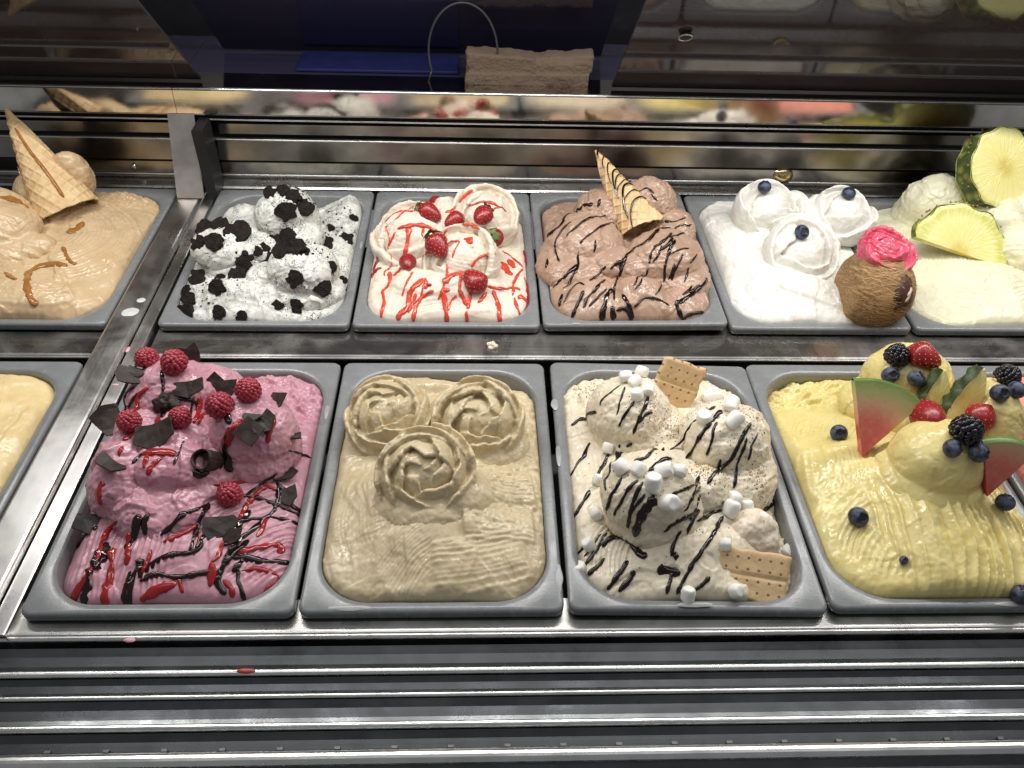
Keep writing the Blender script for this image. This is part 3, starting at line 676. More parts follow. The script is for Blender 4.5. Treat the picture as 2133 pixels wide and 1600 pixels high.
# --- F2: coffee roses
M_f2 = mat_gelato('hazelnut_gelato', lin(206, 190, 156), lin(192, 174, 138), 0.33, 0.35, swirl=(lin(212, 198, 168), 0.62, 16))
def f_f2(H, U, V):
    H = bump_h(H, U, V, 0.12, 0.15, 0.11, 0.15, 0.028); H = bump_h(H, U, V, 0.122, 0.115, 0.06, 0.05, 0.014); H = bump_h(H, U, V, 0.08, 0.07, 0.05, 0.035, 0.006); H = bump_h(H, U, V, 0.19, 0.07, 0.05, 0.03, 0.005)
    H = bump_h(H, U, V, 0.19, 0.335, 0.06, 0.02, -0.016); H = bump_h(H, U, V, 0.12, 0.315, 0.05, 0.012, 0.010, 3); H = bump_h(H, U, V, 0.03, 0.33, 0.03, 0.02, -0.012)
    H = ridges(H, U, V, 0.045, 0.10, 0.035, 0.10, 1.75, 0.0004, 0.0034, 4, 5); H = ridges(H, U, V, 0.09, 0.055, 0.045, 0.035, 0.9, 0.0006, 0.0036, 5, 6)
    H = stroke(H, U, V, [(0.15, 0.145), (0.19, 0.142), (0.228, 0.145)], 0.018, 0.006, 0.0006, 0.005, 0.002, 7, 0.05)
    H = stroke(H, U, V, [(0.15, 0.095), (0.19, 0.10), (0.225, 0.102)], 0.020, 0.007, 0.0003, 0.005, 0.003, 8, 0.05)
    H = stroke(H, U, V, [(0.12, 0.045), (0.17, 0.052), (0.22, 0.07)], 0.024, 0.004, 0.0005, 0.0055, 0.002, 9)
    P3 = np.stack([U, V, 0 * U], -1)
    return H + 0.0022 * np.abs(fbm(P3, 120, 4, 3)) * smooth01((U - .14) / .03) * smooth01((V - .08) / .02)
KW = dict(phi_in=0.15, phi_out=1.35, half=1.12, flare=0.045, thick=0.018, tuck=0.0030)
KF = dict(voxel=.0011, smooth=7, disp=.0010, fine=.0003, tear=.0004, ledge=.0004)
s1 = fuse('rose', rose_parts(L('F2', .068, .240, .024), .049, 17, 3, (.30, -.15), .88, .46, turn=1.9, **KW) + [ell(L('F2', .070, .235, -.002), (.048, .046, .03))], seed=24, **KF)
s2 = fuse('rose', rose_parts(L('F2', .168, .230, .024), .053, 18, 8, (.45, 0.0), .88, .48, turn=1.75, **KW) + [ell(L('F2', .172, .218, -.004), (.054, .05, .03))], seed=25, **KF)
s3 = fuse('rose', rose_parts(L('F2', .114, .142, .038), .051, 18, 14, (.55, -.05), .92, .48, turn=1.85, **KW) + [ell(L('F2', .118, .128, .012), (.058, .052, .028))] + [ell(L('F2', .125, .118, .0), (.062, .055, .03)), ell(L('F2', .145, .13, .012), (.04, .04, .03))], seed=26, **KF)
gelato('F2', f_f2, M_f2, 'beige hazelnut gelato sculpted into three large roses', 22, [('rose', s1), ('rose', s2), ('rose', s3)], level=-0.010, ledge=0.0013)

# --- F3: marshmallow and cracker gelato
M_f3 = mat_gelato('smores_gelato', lin(230, 219, 196), lin(220, 206, 180), 0.38, 0.28, specks=[((0.03, 0.018, 0.014), 330, 0.22)], swirl=(lin(186, 160, 128), 0.67, 30))
def f_f3(H, U, V):
    H = bump_h(H, U, V, 0.125, 0.16, 0.10, 0.14, 0.038); H = bump_h(H, U, V, 0.13, 0.065, 0.05, 0.03, 0.010)
    H = bump_h(H, U, V, 0.04, 0.31, 0.05, 0.04, 0.006); H = bump_h(H, U, V, 0.225, 0.09, 0.02, 0.08, -0.02); H = bump_h(H, U, V, 0.2, 0.05, 0.04, 0.02, -0.010)
    H = ridges(H, U, V, 0.035, 0.19, 0.022, 0.10, 1.5, 0.0006, 0.004, 0, 5); H = ridges(H, U, V, 0.05, 0.075, 0.035, 0.025, 1.2, 0.0014, 0.0052, 6, 6)
    H = bump_h(H, U, V, 0.075, 0.095, 0.03, 0.008, -0.010)
    P3 = np.stack([U, V, 0 * U], -1)
    return H + 0.0035 * fbm(P3, 90, 4, 4) * smooth01((V - .26) / .03) + 0.003 * fbm(P3, 120, 8, 3) * smooth01((U - .19) / .02)
s1 = fuse('scoop', [ell(L('F3', .086, .245, .022), (.046, .046, .040)), ell(L('F3', .10, .235, .006), (.054, .052, .03))], seed=27, disp=.0018, dscale=50, fine=.0006)
s2 = fuse('scoop', [ell(L('F3', .184, .198, .026), (.048, .047, .043)), ell(L('F3', .19, .18, .006), (.050, .06, .03))], seed=28, disp=.0020, dscale=50, fine=.0006)
s3 = fuse('scoop', [ell(L('F3', .088, .118, .038), (.047, .046, .040)), ell(L('F3', .095, .115, .018), (.050, .048, .034)), ell(L('F3', .14, .135, .02), (.035, .03, .025))], seed=29, disp=.0018, dscale=50, fine=.0006)
gelato('F3', f_f3, M_f3, 'off white gelato in three scoops striped with chocolate under mini marshmallows', 23, [('scoop', s1), ('scoop', s2), ('scoop', s3)], level=-0.012, rough=0.0016)

# --- F4: mango
M_f4 = mat_gelato('mango_gelato', lin(224, 208, 144), lin(215, 197, 126), 0.3, 0.3, swirl=(lin(236, 220, 146), 0.6, 14), sss=0.18)
def f_f4(H, U, V):
    H = bump_h(H, U, V, 0.135, 0.13, 0.105, 0.13, 0.050); H = bump_h(H, U, V, 0.15, 0.07, 0.08, 0.04, 0.006)
    H = bump_h(H, U, V, 0.04, 0.31, 0.05, 0.04, -0.012); H = bump_h(H, U, V, 0.055, 0.19, 0.05, 0.06, 0.010)
    H = ridges(H, U, V, 0.035, 0.17, 0.03, 0.13, 1.40, 0.0009, 0.0062, 2, 5); H = ridges(H, U, V, 0.075, 0.085, 0.05, 0.06, 0.55, 0.0013, 0.0070, 9, 6)
    H = ridges(H, U, V, 0.155, 0.085, 0.09, 0.11, 1.56, 0.0030, 0.0105, -1.5, 7)
    H = bump_h(H, U, V, 0.128, 0.075, 0.006, 0.06, -0.004); H = bump_h(H, U, V, 0.178, 0.07, 0.005, 0.06, -0.005)
    H = ridges(H, U, V, 0.062, 0.235, 0.026, 0.045, 0.95, 0.0010, 0.0056, 3, 9)
    P3 = np.stack([U, V, 0 * U], -1)
    return H + 0.007 * np.abs(fbm(P3, 70, 4, 4)) * smooth01((V - .27) / .03) * smooth01((.13 - U) / .03)
s1 = fuse('scoop', [ell(L('F4', .144, .156, .040), (.047, .046, .047)), ell(L('F4', .140, .150, .014), (.060, .058, .040)), ell(L('F4', .15, .118, .012), (.036, .03, .022))], seed=31, disp=.0016, dscale=30, fine=.0002, tear=.0003, ledge=.0009)
s2 = fuse('scoop', [ell(L('F4', .168, .285, .034), (.050, .046, .048)), ell(L('F4', .165, .27, .01), (.056, .06, .04)), ell(L('F4', .125, .275, .010), (.03, .035, .026))], seed=32, disp=.0026, dscale=36, fine=.0004)
s3 = fuse('scoop', [ell(L('F4', .222, .215, .040), (.034, .050, .050)), ell(L('F4', .215, .22, .014), (.032, .06, .04))], seed=33, disp=.002, dscale=36, fine=.0004)
gelato('F4', f_f4, M_f4, 'yellow mango gelato with deep combed ridges and heaped with fruit', 24, [('scoop', s1), ('scoop', s2), ('scoop', s3)], level=-0.012, ax=(0.05, 1, 0), tear=0.0005, ledge=0.0008)

# --- F5: coral
M_f5 = mat_gelato('coral_gelato', lin(240, 160, 140), lin(232, 142, 124), 0.38, 0.35)
def f_f5(H, U, V):
    H = bump_h(H, U, V, 0.10, 0.18, 0.12, 0.15, 0.030)
    return ridges(H, U, V, 0.05, 0.15, 0.05, 0.12, 1.2, 0.0010, 0.005, 0, 7)
gelato('F5', f_f5, M_f5, 'coral pink gelato showing at the right edge of the picture', 25, [], step=0.0016)

# ------------------------------------------------------------------ where the toppings lie (metres)
STRANDS = [
    ('F3', 'choc', 1.0, [(0.574, 0.2529, 0.0599), (0.5635, 0.2436, 0.058), (0.5533, 0.2394, 0.0502), (0.5506, 0.2356, 0.0445)]),
    ('F3', 'choc', 1.1, [(0.5778, 0.2473, 0.0625), (0.5715, 0.2311, 0.0582), (0.5661, 0.2167, 0.0485)]),
    ('F3', 'choc', 1.3, [(0.5856, 0.2253, 0.0599), (0.5774, 0.2169, 0.0562), (0.5711, 0.2104, 0.0469), (0.5688, 0.207, 0.0397)]),
    ('F3', 'choc', 1.5, [(0.6025, 0.2356, 0.0592), (0.5969, 0.2204, 0.0555), (0.5886, 0.2088, 0.0485), (0.583, 0.1985, 0.0377)]),
    ('F3', 'choc', 1.2, [(0.6055, 0.2175, 0.0518), (0.5964, 0.2136, 0.0517), (0.5884, 0.2057, 0.0464)]),
    ('F3', 'choc', 2.0, [(0.5472, 0.2331, 0.0376), (0.5392, 0.2575, 0.0024), (0.5236, 0.2491, -0.0006)]),
    ('F3', 'choc', 1.2, [(0.5839, 0.1954, 0.0275), (0.5715, 0.1907, 0.016), (0.5491, 0.1367, 0.0569), (0.5422, 0.1189, 0.0538), (0.5421, 0.109, 0.0523)]),
    ('F3', 'choc', 1.6, [(0.5422, 0.2177, 0.0037), (0.5318, 0.1986, 0.0017), (0.5207, 0.1793, 0.0006), (0.5144, 0.1763, -0.019)]),
    ('F3', 'choc', 1.6, [(0.5564, 0.1871, 0.0115), (0.5474, 0.1717, 0.0092), (0.5386, 0.1568, 0.0067)]),
    ('F3', 'choc', 2.0, [(0.5344, 0.1492, 0.0044), (0.5259, 0.1349, 0.002), (0.5181, 0.1233, -0.0035), (0.5135, 0.1239, -0.0247)]),
    ('F3', 'choc', 1.5, [(0.5567, 0.1113, 0.0678), (0.5498, 0.1025, 0.0601), (0.5446, 0.0972, 0.0483), (0.5442, 0.0963, 0.0306)]),
    ('F3', 'choc', 1.5, [(0.5691, 0.1034, 0.0744), (0.5598, 0.0961, 0.0677), (0.5524, 0.0894, 0.0526), (0.5491, 0.088, 0.0357)]),
    ('F3', 'choc', 1.6, [(0.5728, 0.1007, 0.075), (0.5657, 0.0892, 0.0657), (0.5621, 0.0819, 0.0539), (0.5632, 0.0783, 0.0291)]),
    ('F3', 'choc', 3.6, [(0.5847, 0.0862, 0.0693), (0.5767, 0.0802, 0.0612), (0.571, 0.0754, 0.049), (0.5695, 0.0723, 0.026)]),
    ('F3', 'choc', 1.6, [(0.6163, 0.1865, 0.0288), (0.5867, 0.1365, 0.0751), (0.5704, 0.128, 0.0717)]),
    ('F3', 'choc', 1.8, [(0.6079, 0.1343, 0.0698), (0.5951, 0.1261, 0.0764), (0.5809, 0.1121, 0.077)]),
    ('F3', 'choc', 1.6, [(0.6372, 0.1254, 0.0433), (0.6154, 0.098, 0.0678), (0.6017, 0.0896, 0.0703)]),
    ('F3', 'choc', 1.5, [(0.6406, 0.1341, 0.044), (0.6262, 0.1002, 0.0574), (0.6137, 0.0811, 0.0547)]),
    ('F3', 'choc', 2.4, [(0.635, 0.0972, 0.0344), (0.6126, 0.0789, 0.0443), (0.5964, 0.0726, 0.0337)]),
    ('F3', 'choc', 1.3, [(0.6713, 0.2136, 0.065), (0.6555, 0.2053, 0.0601), (0.6394, 0.1956, 0.0461), (0.6211, 0.1829, 0.0299)]),
    ('F3', 'choc', 2.3, [(0.6744, 0.2045, 0.0675), (0.6634, 0.1934, 0.0642), (0.648, 0.1793, 0.0525), (0.6356, 0.1703, 0.03)]),
    ('F3', 'choc', 1.4, [(0.6662, 0.1899, 0.0651), (0.6583, 0.1718, 0.0578), (0.6534, 0.1621, 0.0444)]),
    ('F3', 'choc', 2.0, [(0.7001, 0.1877, 0.0674), (0.6856, 0.1653, 0.0595), (0.6726, 0.1539, 0.0401), (0.648, 0.1259, 0.0427)]),
    ('F3', 'choc', 1.3, [(0.6937, 0.1708, 0.0615), (0.6867, 0.1566, 0.0452), (0.6802, 0.1336, 0.0255)]),
    ('F3', 'choc', 1.1, [(0.7092, 0.18, 0.0598), (0.6992, 0.1636, 0.0534), (0.6961, 0.156, 0.0432)]),
    ('F3', 'choc', 1.8, [(0.6638, 0.1113, 0.0194), (0.6496, 0.1039, 0.0204), (0.6324, 0.0881, 0.0296)]),
    ('F3', 'choc', 1.7, [(0.6639, 0.103, 0.0187), (0.647, 0.078, 0.0234), (0.6286, 0.0541, 0.0225), (0.6155, 0.0387, 0.0136), (0.6048, 0.0235, 0.002)]),
    ('F3', 'choc', 1.8, [(0.5464, 0.0929, 0.0042), (0.5383, 0.0813, 0.0027), (0.5266, 0.0665, 0.0004), (0.5213, 0.0599, -0.0048)]),
    ('F3', 'choc', 1.8, [(0.5249, 0.085, 0.0007), (0.518, 0.0782, -0.0072), (0.514, 0.0781, -0.0218)]),
    ('F3', 'choc', 1.8, [(0.5415, 0.0645, 0.0031), (0.5324, 0.0553, -0.0011), (0.5244, 0.0492, -0.0038)]),
    ('F3', 'choc', 2.6, [(0.5623, 0.0572, 0.0074), (0.5546, 0.0473, 0.0046), (0.5405, 0.0338, -0.0042)]),
    ('F3', 'choc', 2.6, [(0.5677, 0.0473, 0.0073), (0.5622, 0.039, 0.0023), (0.5515, 0.0292, -0.0032)]),
    ('F3', 'choc', 1.8, [(0.602, 0.0458, 0.012), (0.5985, 0.0311, 0.0079), (0.5956, 0.0235, 0.0021)]),
    ('F3', 'choc', 3.2, [(0.5379, 0.0789, 0.0031), (0.5541, 0.0869, 0.0065), (0.5657, 0.0744, 0.0119), (0.5741, 0.0618, 0.0123), (0.5805, 0.0593, 0.0129)]),
    ('F3', 'choc', 4.5, [(0.5888, 0.0452, 0.0101), (0.5985, 0.0436, 0.011), (0.6095, 0.0402, 0.0116)]),
    ('F3', 'choc', 2.0, [(0.637, 0.0359, 0.0118), (0.6258, 0.0268, 0.0083), (0.6128, 0.0229, 0.0028)]),
    ('F3', 'choc', 2.4, [(0.7329, 0.1475, 0.0084), (0.7318, 0.144, -0.01), (0.7177, 0.1294, -0.0064)]),
    ('F3', 'choc', 2.2, [(0.6071, 0.0587, 0.0205), (0.6067, 0.0509, 0.0174)]),
    ('F1', 'choc', 2.6, [(0.161, 0.0881, 0.0173), (0.153, 0.0835, 0.0174), (0.1487, 0.0641, 0.0164), (0.1245, 0.0604, 0.0158), (0.1038, 0.0461, 0.0088)]),
    ('F1', 'choc', 1.8, [(0.1766, 0.1328, 0.0152), (0.1944, 0.1348, 0.0097), (0.2119, 0.1293, 0.0041), (0.2311, 0.1245, -0.0025), (0.2365, 0.1319, -0.0246)]),
    ('F1', 'choc', 1.9, [(0.1778, 0.1001, 0.0137), (0.1922, 0.1079, 0.0097), (0.2069, 0.116, 0.0054), (0.2119, 0.1293, 0.0041), (0.2095, 0.1565, 0.0081)]),
    ('F1', 'choc', 1.6, [(0.2072, 0.1147, 0.0055), (0.2216, 0.115, 0.0004), (0.235, 0.1141, -0.0143)]),
    ('F1', 'choc', 2.4, [(0.2126, 0.1263, 0.0047), (0.2014, 0.106, 0.0058), (0.1878, 0.0845, 0.0097), (0.1779, 0.0641, 0.0102), (0.1757, 0.0483, 0.0079), (0.1742, 0.0374, 0.0054), (0.1843, 0.0278, 0.0009)]),
    ('F1', 'choc', 2.5, [(0.175, 0.0614, 0.0108), (0.1899, 0.0641, 0.0069), (0.2129, 0.0629, 0.0021), (0.234, 0.0683, -0.0089)]),
    ('F1', 'choc', 2.5, [(0.1708, 0.0487, 0.0105), (0.1549, 0.042, 0.0112), (0.1375, 0.04, 0.0097), (0.1184, 0.0441, 0.0085), (0.1034, 0.0395, 0.0062)]),
    ('F1', 'choc', 6.5, [(0.1, 0.0599, 0.0136), (0.0967, 0.0438, 0.0061), (0.0946, 0.0216, -0.0074)]),
    ('F1', 'choc', 1.8, [(0.1916, 0.0569, 0.0078), (0.1921, 0.0427, 0.0035), (0.1998, 0.0242, -0.0097)]),
    ('F1', 'choc', 2.0, [(0.1503, 0.1204, 0.0213), (0.1481, 0.1016, 0.0239), (0.1457, 0.0836, 0.0173), (0.1453, 0.0639, 0.0169)]),
    ('F1', 'choc', 1.8, [(0.1492, 0.1177, 0.0217), (0.1423, 0.1059, 0.0275), (0.1351, 0.0998, 0.0293)]),
    ('F1', 'choc', 1.4, [(0.2193, 0.1793, 0.0333), (0.2262, 0.1986, 0.0063), (0.2357, 0.2079, -0.0195)]),
    ('F1', 'choc', 1.4, [(0.2083, 0.1612, 0.0178), (0.1972, 0.1542, 0.0139), (0.1807, 0.1315, 0.0152)]),
    ('F1', 'choc', 2.2, [(0.2075, 0.1565, 0.0081), (0.2208, 0.1447, 0.0037), (0.2284, 0.1306, -0.0007), (0.2361, 0.1372, -0.0218)]),
    ('F1', 'choc', 3.2, [(0.0446, 0.1003, 0.008), (0.0276, 0.0955, -0.004), (0.0198, 0.092, -0.0149)]),
    ('F1', 'choc', 4.5, [(0.06, 0.0818, 0.0081), (0.0593, 0.0635, 0.0089), (0.0578, 0.0512, 0.008)]),
    ('F1', 'choc', 1.8, [(0.0759, 0.1451, 0.0508), (0.0821, 0.1568, 0.052), (0.1034, 0.1569, 0.0547)]),
    ('F1', 'choc', 1.8, [(0.0773, 0.2591, 0.074), (0.0831, 0.238, 0.0654), (0.0802, 0.2291, 0.0599)]),
    ('F1', 'choc', 2.0, [(0.0971, 0.2312, 0.058), (0.1113, 0.2331, 0.052), (0.1183, 0.2349, 0.0402)]),
    ('F1', 'choc', 1.6, [(0.0464, 0.251, 0.0561), (0.0326, 0.2488, 0.0409), (0.0409, 0.2128, 0.0503)]),
    ('F1', 'choc', 3.8, [(0.1673, 0.1787, 0.0681), (0.1602, 0.1689, 0.0503), (0.1625, 0.1592, 0.032), (0.1661, 0.1559, 0.0269)]),
    ('F1', 'choc', 4.5, [(0.0539, 0.0518, 0.0072), (0.0533, 0.0374, 0.0005), (0.0534, 0.0232, -0.0093)]),
    ('F1', 'choc', 3.0, [(0.0805, 0.2273, 0.0588), (0.0847, 0.2215, 0.0532), (0.0879, 0.2051, 0.0552)]),
    ('F1', 'choc', 3.0, [(0.136, 0.1407, 0.0471), (0.1411, 0.1379, 0.0417), (0.1477, 0.1461, 0.0381)]),
    ('F1', 'darkred', 3.2, [(0.0682, 0.241, 0.0654), (0.0553, 0.2343, 0.0549), (0.0553, 0.2117, 0.0514)]),
    ('F1', 'darkred', 5.0, [(0.1777, 0.1867, 0.071), (0.1692, 0.1763, 0.065), (0.1602, 0.1689, 0.0503)]),
    ('F1', 'darkred', 2.2, [(0.126, 0.2419, 0.0363), (0.1244, 0.2166, 0.0467), (0.1237, 0.2043, 0.0476)]),
    ('F1', 'darkred', 2.8, [(0.2079, 0.1953, 0.0653), (0.2042, 0.1788, 0.0597), (0.2023, 0.1722, 0.0525)]),
    ('F1', 'darkred', 4.5, [(0.0821, 0.1568, 0.052), (0.0996, 0.157, 0.0546), (0.117, 0.155, 0.054)]),
    ('F1', 'darkred', 3.2, [(0.1048, 0.1507, 0.053), (0.0976, 0.1432, 0.0528), (0.0942, 0.132, 0.0486)]),
    ('F1', 'darkred', 2.0, [(0.1513, 0.1375, 0.0276), (0.1729, 0.1509, 0.0163), (0.1949, 0.1537, 0.0114), (0.209, 0.1474, 0.0066)]),
    ('F1', 'darkred', 3.0, [(0.1992, 0.15, 0.0097), (0.1902, 0.1382, 0.0116), (0.1851, 0.1257, 0.0116), (0.1809, 0.1027, 0.0133)]),
    ('F1', 'darkred', 2.6, [(0.148, 0.098, 0.0196), (0.135, 0.0844, 0.0193), (0.1156, 0.0746, 0.0175)]),
    ('F1', 'darkred', 4.2, [(0.1824, 0.0671, 0.0089), (0.2021, 0.0754, 0.0066), (0.2216, 0.084, 0.0009), (0.2261, 0.0736, -0.0005)]),
    ('F1', 'darkred', 2.6, [(0.1943, 0.0502, 0.0049), (0.2123, 0.0552, 0.0006), (0.2269, 0.0489, -0.006), (0.2198, 0.0397, -0.005), (0.2165, 0.034, -0.0092)]),
    ('F1', 'darkred', 4.6, [(0.1383, 0.0357, 0.0083), (0.1186, 0.0281, 0.0045), (0.1064, 0.0233, -0.0007)]),
    ('F1', 'darkred', 4.6, [(0.0684, 0.0741, 0.0093), (0.0732, 0.0447, 0.005), (0.0748, 0.0213, -0.0098)]),
    ('F1', 'darkred', 4.6, [(0.0577, 0.0692, 0.0101), (0.0545, 0.0498, 0.007), (0.0447, 0.0348, -0.0018), (0.0378, 0.029, -0.0184)]),
    ('F1', 'darkred', 3.2, [(0.1736, 0.0786, 0.0146), (0.1716, 0.0624, 0.0126), (0.1661, 0.0556, 0.013)]),
    ('F1', 'darkred', 2.8, [(0.1789, 0.0397, 0.005), (0.1871, 0.0326, 0.003), (0.1896, 0.0253, -0.0017)]),
    ('F1', 'darkred', 3.0, [(0.0632, 0.162, 0.0576), (0.0618, 0.1519, 0.0545)]),
    ('F1', 'darkred', 5.0, [(0.0516, 0.1286, 0.0441), (0.0468, 0.1212, 0.0384), (0.0512, 0.1114, 0.0298)]),
    ('F1', 'darkred', 4.0, [(0.0894, 0.2122, 0.0538), (0.0971, 0.2141, 0.0548)]),
    ('F1', 'darkred', 2.4, [(0.1395, 0.039, 0.0096), (0.1422, 0.0327, 0.0066), (0.1447, 0.028, 0.0043)]),
    ('B2', 'red', 0.8, [(0.3285, 0.6394, 0.0617), (0.3279, 0.6407, 0.0524)]),
    ('B2', 'red', 0.8, [(0.3364, 0.6346, 0.0643), (0.3378, 0.6316, 0.0578)]),
    ('B2', 'red', 1.1, [(0.3219, 0.6417, 0.0535), (0.3045, 0.6292, 0.0519), (0.2898, 0.6088, 0.0536), (0.286, 0.5993, 0.0422), (0.291, 0.58, 0.0371), (0.2888, 0.5756, 0.0225), (0.2947, 0.5547, 0.019)]),
    ('B2', 'red', 1.6, [(0.3239, 0.6151, 0.0605), (0.309, 0.6142, 0.0591), (0.2994, 0.6004, 0.0554)]),
    ('B2', 'red', 1.5, [(0.3017, 0.5827, 0.0459), (0.2956, 0.5781, 0.0384), (0.2906, 0.5763, 0.0274)]),
    ('B2', 'red', 2.6, [(0.3587, 0.589, 0.0461), (0.3397, 0.5894, 0.0524), (0.3209, 0.5875, 0.055), (0.3031, 0.5856, 0.0492)]),
    ('B2', 'red', 3.0, [(0.3195, 0.5848, 0.0533), (0.3184, 0.5724, 0.044), (0.3157, 0.5594, 0.0334), (0.3138, 0.5569, 0.0229)]),
    ('B2', 'red', 1.6, [(0.3397, 0.5884, 0.0513), (0.3371, 0.578, 0.0458), (0.3386, 0.5762, 0.0436)]),
    ('B2', 'red', 1.6, [(0.3531, 0.6205, 0.0526), (0.3627, 0.6051, 0.0534)]),
    ('B2', 'red', 2.2, [(0.4069, 0.6666, 0.0662), (0.3962, 0.66, 0.0612), (0.3889, 0.6412, 0.0598)]),
    ('B2', 'red', 1.8, [(0.4043, 0.6233, 0.0653), (0.4177, 0.6235, 0.0712), (0.4342, 0.6231, 0.0709), (0.4478, 0.6229, 0.0645)]),
    ('B2', 'red', 1.2, [(0.4327, 0.6121, 0.0654), (0.4463, 0.6227, 0.0646), (0.4556, 0.6247, 0.055)]),
    ('B2', 'red', 2.0, [(0.383, 0.6317, 0.0584), (0.3759, 0.6173, 0.0599), (0.3686, 0.6125, 0.0593)]),
    ('B2', 'red', 1.8, [(0.3934, 0.5656, 0.0694), (0.4077, 0.5669, 0.0688), (0.4178, 0.5637, 0.0642)]),
    ('B2', 'red', 1.8, [(0.3733, 0.5603, 0.0657), (0.3689, 0.5578, 0.0589)]),
    ('B2', 'red', 1.2, [(0.3728, 0.5286, 0.0592), (0.3798, 0.5324, 0.0635), (0.391, 0.5349, 0.062), (0.3841, 0.5233, 0.0561), (0.3814, 0.5155, 0.0496)]),
    ('B2', 'red', 4.2, [(0.3966, 0.539, 0.0628), (0.4023, 0.5399, 0.0623), (0.408, 0.5302, 0.0636)]),
    ('B2', 'red', 1.5, [(0.4068, 0.5055, 0.0415), (0.4138, 0.5126, 0.0486), (0.4265, 0.5224, 0.0489), (0.4392, 0.5191, 0.0512)]),
    ('B2', 'red', 1.6, [(0.3507, 0.5348, 0.0432), (0.3438, 0.5313, 0.0437), (0.3385, 0.5369, 0.0279)]),
    ('B2', 'red', 1.6, [(0.3728, 0.514, 0.0404), (0.3748, 0.4926, 0.0383), (0.371, 0.479, 0.0343)]),
    ('B2', 'red', 3.2, [(0.3955, 0.5016, 0.0356), (0.3805, 0.4895, 0.0388), (0.371, 0.4784, 0.033)]),
    ('B2', 'red', 2.6, [(0.3683, 0.4716, 0.0277), (0.3724, 0.4654, 0.0186), (0.374, 0.4505, 0.0091), (0.3746, 0.4432, -0.0044)]),
    ('B2', 'red', 2.6, [(0.3113, 0.5444, 0.0156), (0.3064, 0.5311, 0.0142), (0.2996, 0.5241, 0.012)]),
    ('B2', 'red', 1.2, [(0.2962, 0.5526, 0.0169), (0.2868, 0.5378, 0.0111), (0.2864, 0.526, 0.0106)]),
    ('B2', 'red', 1.4, [(0.3287, 0.5108, 0.0285), (0.3214, 0.4905, 0.0256), (0.3146, 0.4768, 0.0131)]),
    ('B2', 'red', 3.4, [(0.3425, 0.4923, 0.0313), (0.3304, 0.4793, 0.0252), (0.3248, 0.4719, 0.0151), (0.324, 0.4585, 0.0095), (0.3146, 0.4505, 0.0051), (0.3092, 0.4441, -0.0021)]),
    ('B2', 'red', 2.4, [(0.2927, 0.5366, 0.0103), (0.2957, 0.505, 0.015), (0.2875, 0.4951, 0.0081), (0.2909, 0.4703, 0.0055), (0.289, 0.4517, -0.0048)]),
    ('B2', 'red', 2.6, [(0.3337, 0.4585, 0.0113), (0.3319, 0.4433, -0.0031)]),
    ('B2', 'red', 1.8, [(0.3586, 0.4713, 0.0261), (0.3474, 0.4701, 0.0218), (0.3308, 0.4617, 0.0124), (0.3146, 0.4505, 0.0051)]),
    ('B2', 'red', 1.4, [(0.3876, 0.4677, 0.0222), (0.3793, 0.4634, 0.015), (0.3768, 0.4507, 0.009)]),
    ('B2', 'red', 3.0, [(0.3918, 0.4705, 0.0253), (0.3959, 0.4665, 0.018), (0.4002, 0.4561, 0.0121)]),
    ('B2', 'red', 2.8, [(0.4016, 0.45, 0.0098), (0.4023, 0.4431, -0.0041)]),
    ('B2', 'red', 2.0, [(0.4251, 0.482, 0.0259), (0.4493, 0.4915, 0.0167), (0.4655, 0.5038, 0.0089), (0.4743, 0.5032, 0.0059)]),
    ('B2', 'red', 2.8, [(0.4364, 0.4834, 0.0198), (0.442, 0.4701, 0.0089), (0.4432, 0.447, 0.0037), (0.4461, 0.4446, -0.0032)]),
    ('B2', 'red', 2.0, [(0.4791, 0.554, 0.0057), (0.471, 0.537, 0.0066), (0.4643, 0.5116, 0.0086), (0.4623, 0.4889, 0.0073)]),
    ('B2', 'red', 2.2, [(0.4651, 0.4856, 0.0063), (0.469, 0.4694, 0.0026), (0.4719, 0.4614, -0.0072)]),
    ('B2', 'red', 1.4, [(0.4497, 0.5869, 0.0136), (0.4632, 0.577, 0.0096), (0.4792, 0.5568, 0.0055)]),
    ('B2', 'red', 5.0, [(0.4492, 0.56, 0.0137), (0.4549, 0.5442, 0.0104), (0.4621, 0.5343, 0.0084)]),
    ('B2', 'red', 4.0, [(0.4584, 0.5695, 0.011), (0.467, 0.5513, 0.0092)]),
    ('B2', 'red', 2.0, [(0.48, 0.5368, 0.0033), (0.484, 0.5311, -0.0021)]),
    ('B2', 'red', 3.0, [(0.4708, 0.4875, 0.0067), (0.4825, 0.4826, -0.0037)]),
    ('B2', 'red', 2.4, [(0.3669, 0.4716, 0.0276), (0.3793, 0.4719, 0.0268)]),
    ('B2', 'darkred', 3.0, [(0.4828, 0.6072, 0.0007), (0.4841, 0.5751, -0.0017)]),
    ('B2', 'darkred', 3.4, [(0.2724, 0.5703, 0.0136), (0.2671, 0.5367, -0.0007)]),
    ('B2', 'darkred', 3.0, [(0.2813, 0.5492, 0.0085), (0.266, 0.5461, -0.002)]),
    ('B2', 'darkred', 3.0, [(0.484, 0.5311, -0.0021), (0.484, 0.4924, -0.0005), (0.4778, 0.4698, -0.0065)]),
    ('B2', 'darkred', 2.6, [(0.343, 0.4801, 0.0281), (0.3542, 0.4793, 0.0305)]),
    ('B3', 'choc', 2.4, [(0.5843, 0.655, 0.0531), (0.5637, 0.6634, 0.0349), (0.5348, 0.602, 0.0498), (0.5152, 0.5963, 0.0317)]),
    ('B3', 'choc', 1.8, [(0.5954, 0.6577, 0.0603), (0.5913, 0.647, 0.0515)]),
    ('B3', 'choc', 1.4, [(0.6017, 0.6333, 0.0468), (0.5738, 0.5977, 0.0635), (0.5547, 0.5843, 0.0588), (0.54, 0.5725, 0.0492)]),
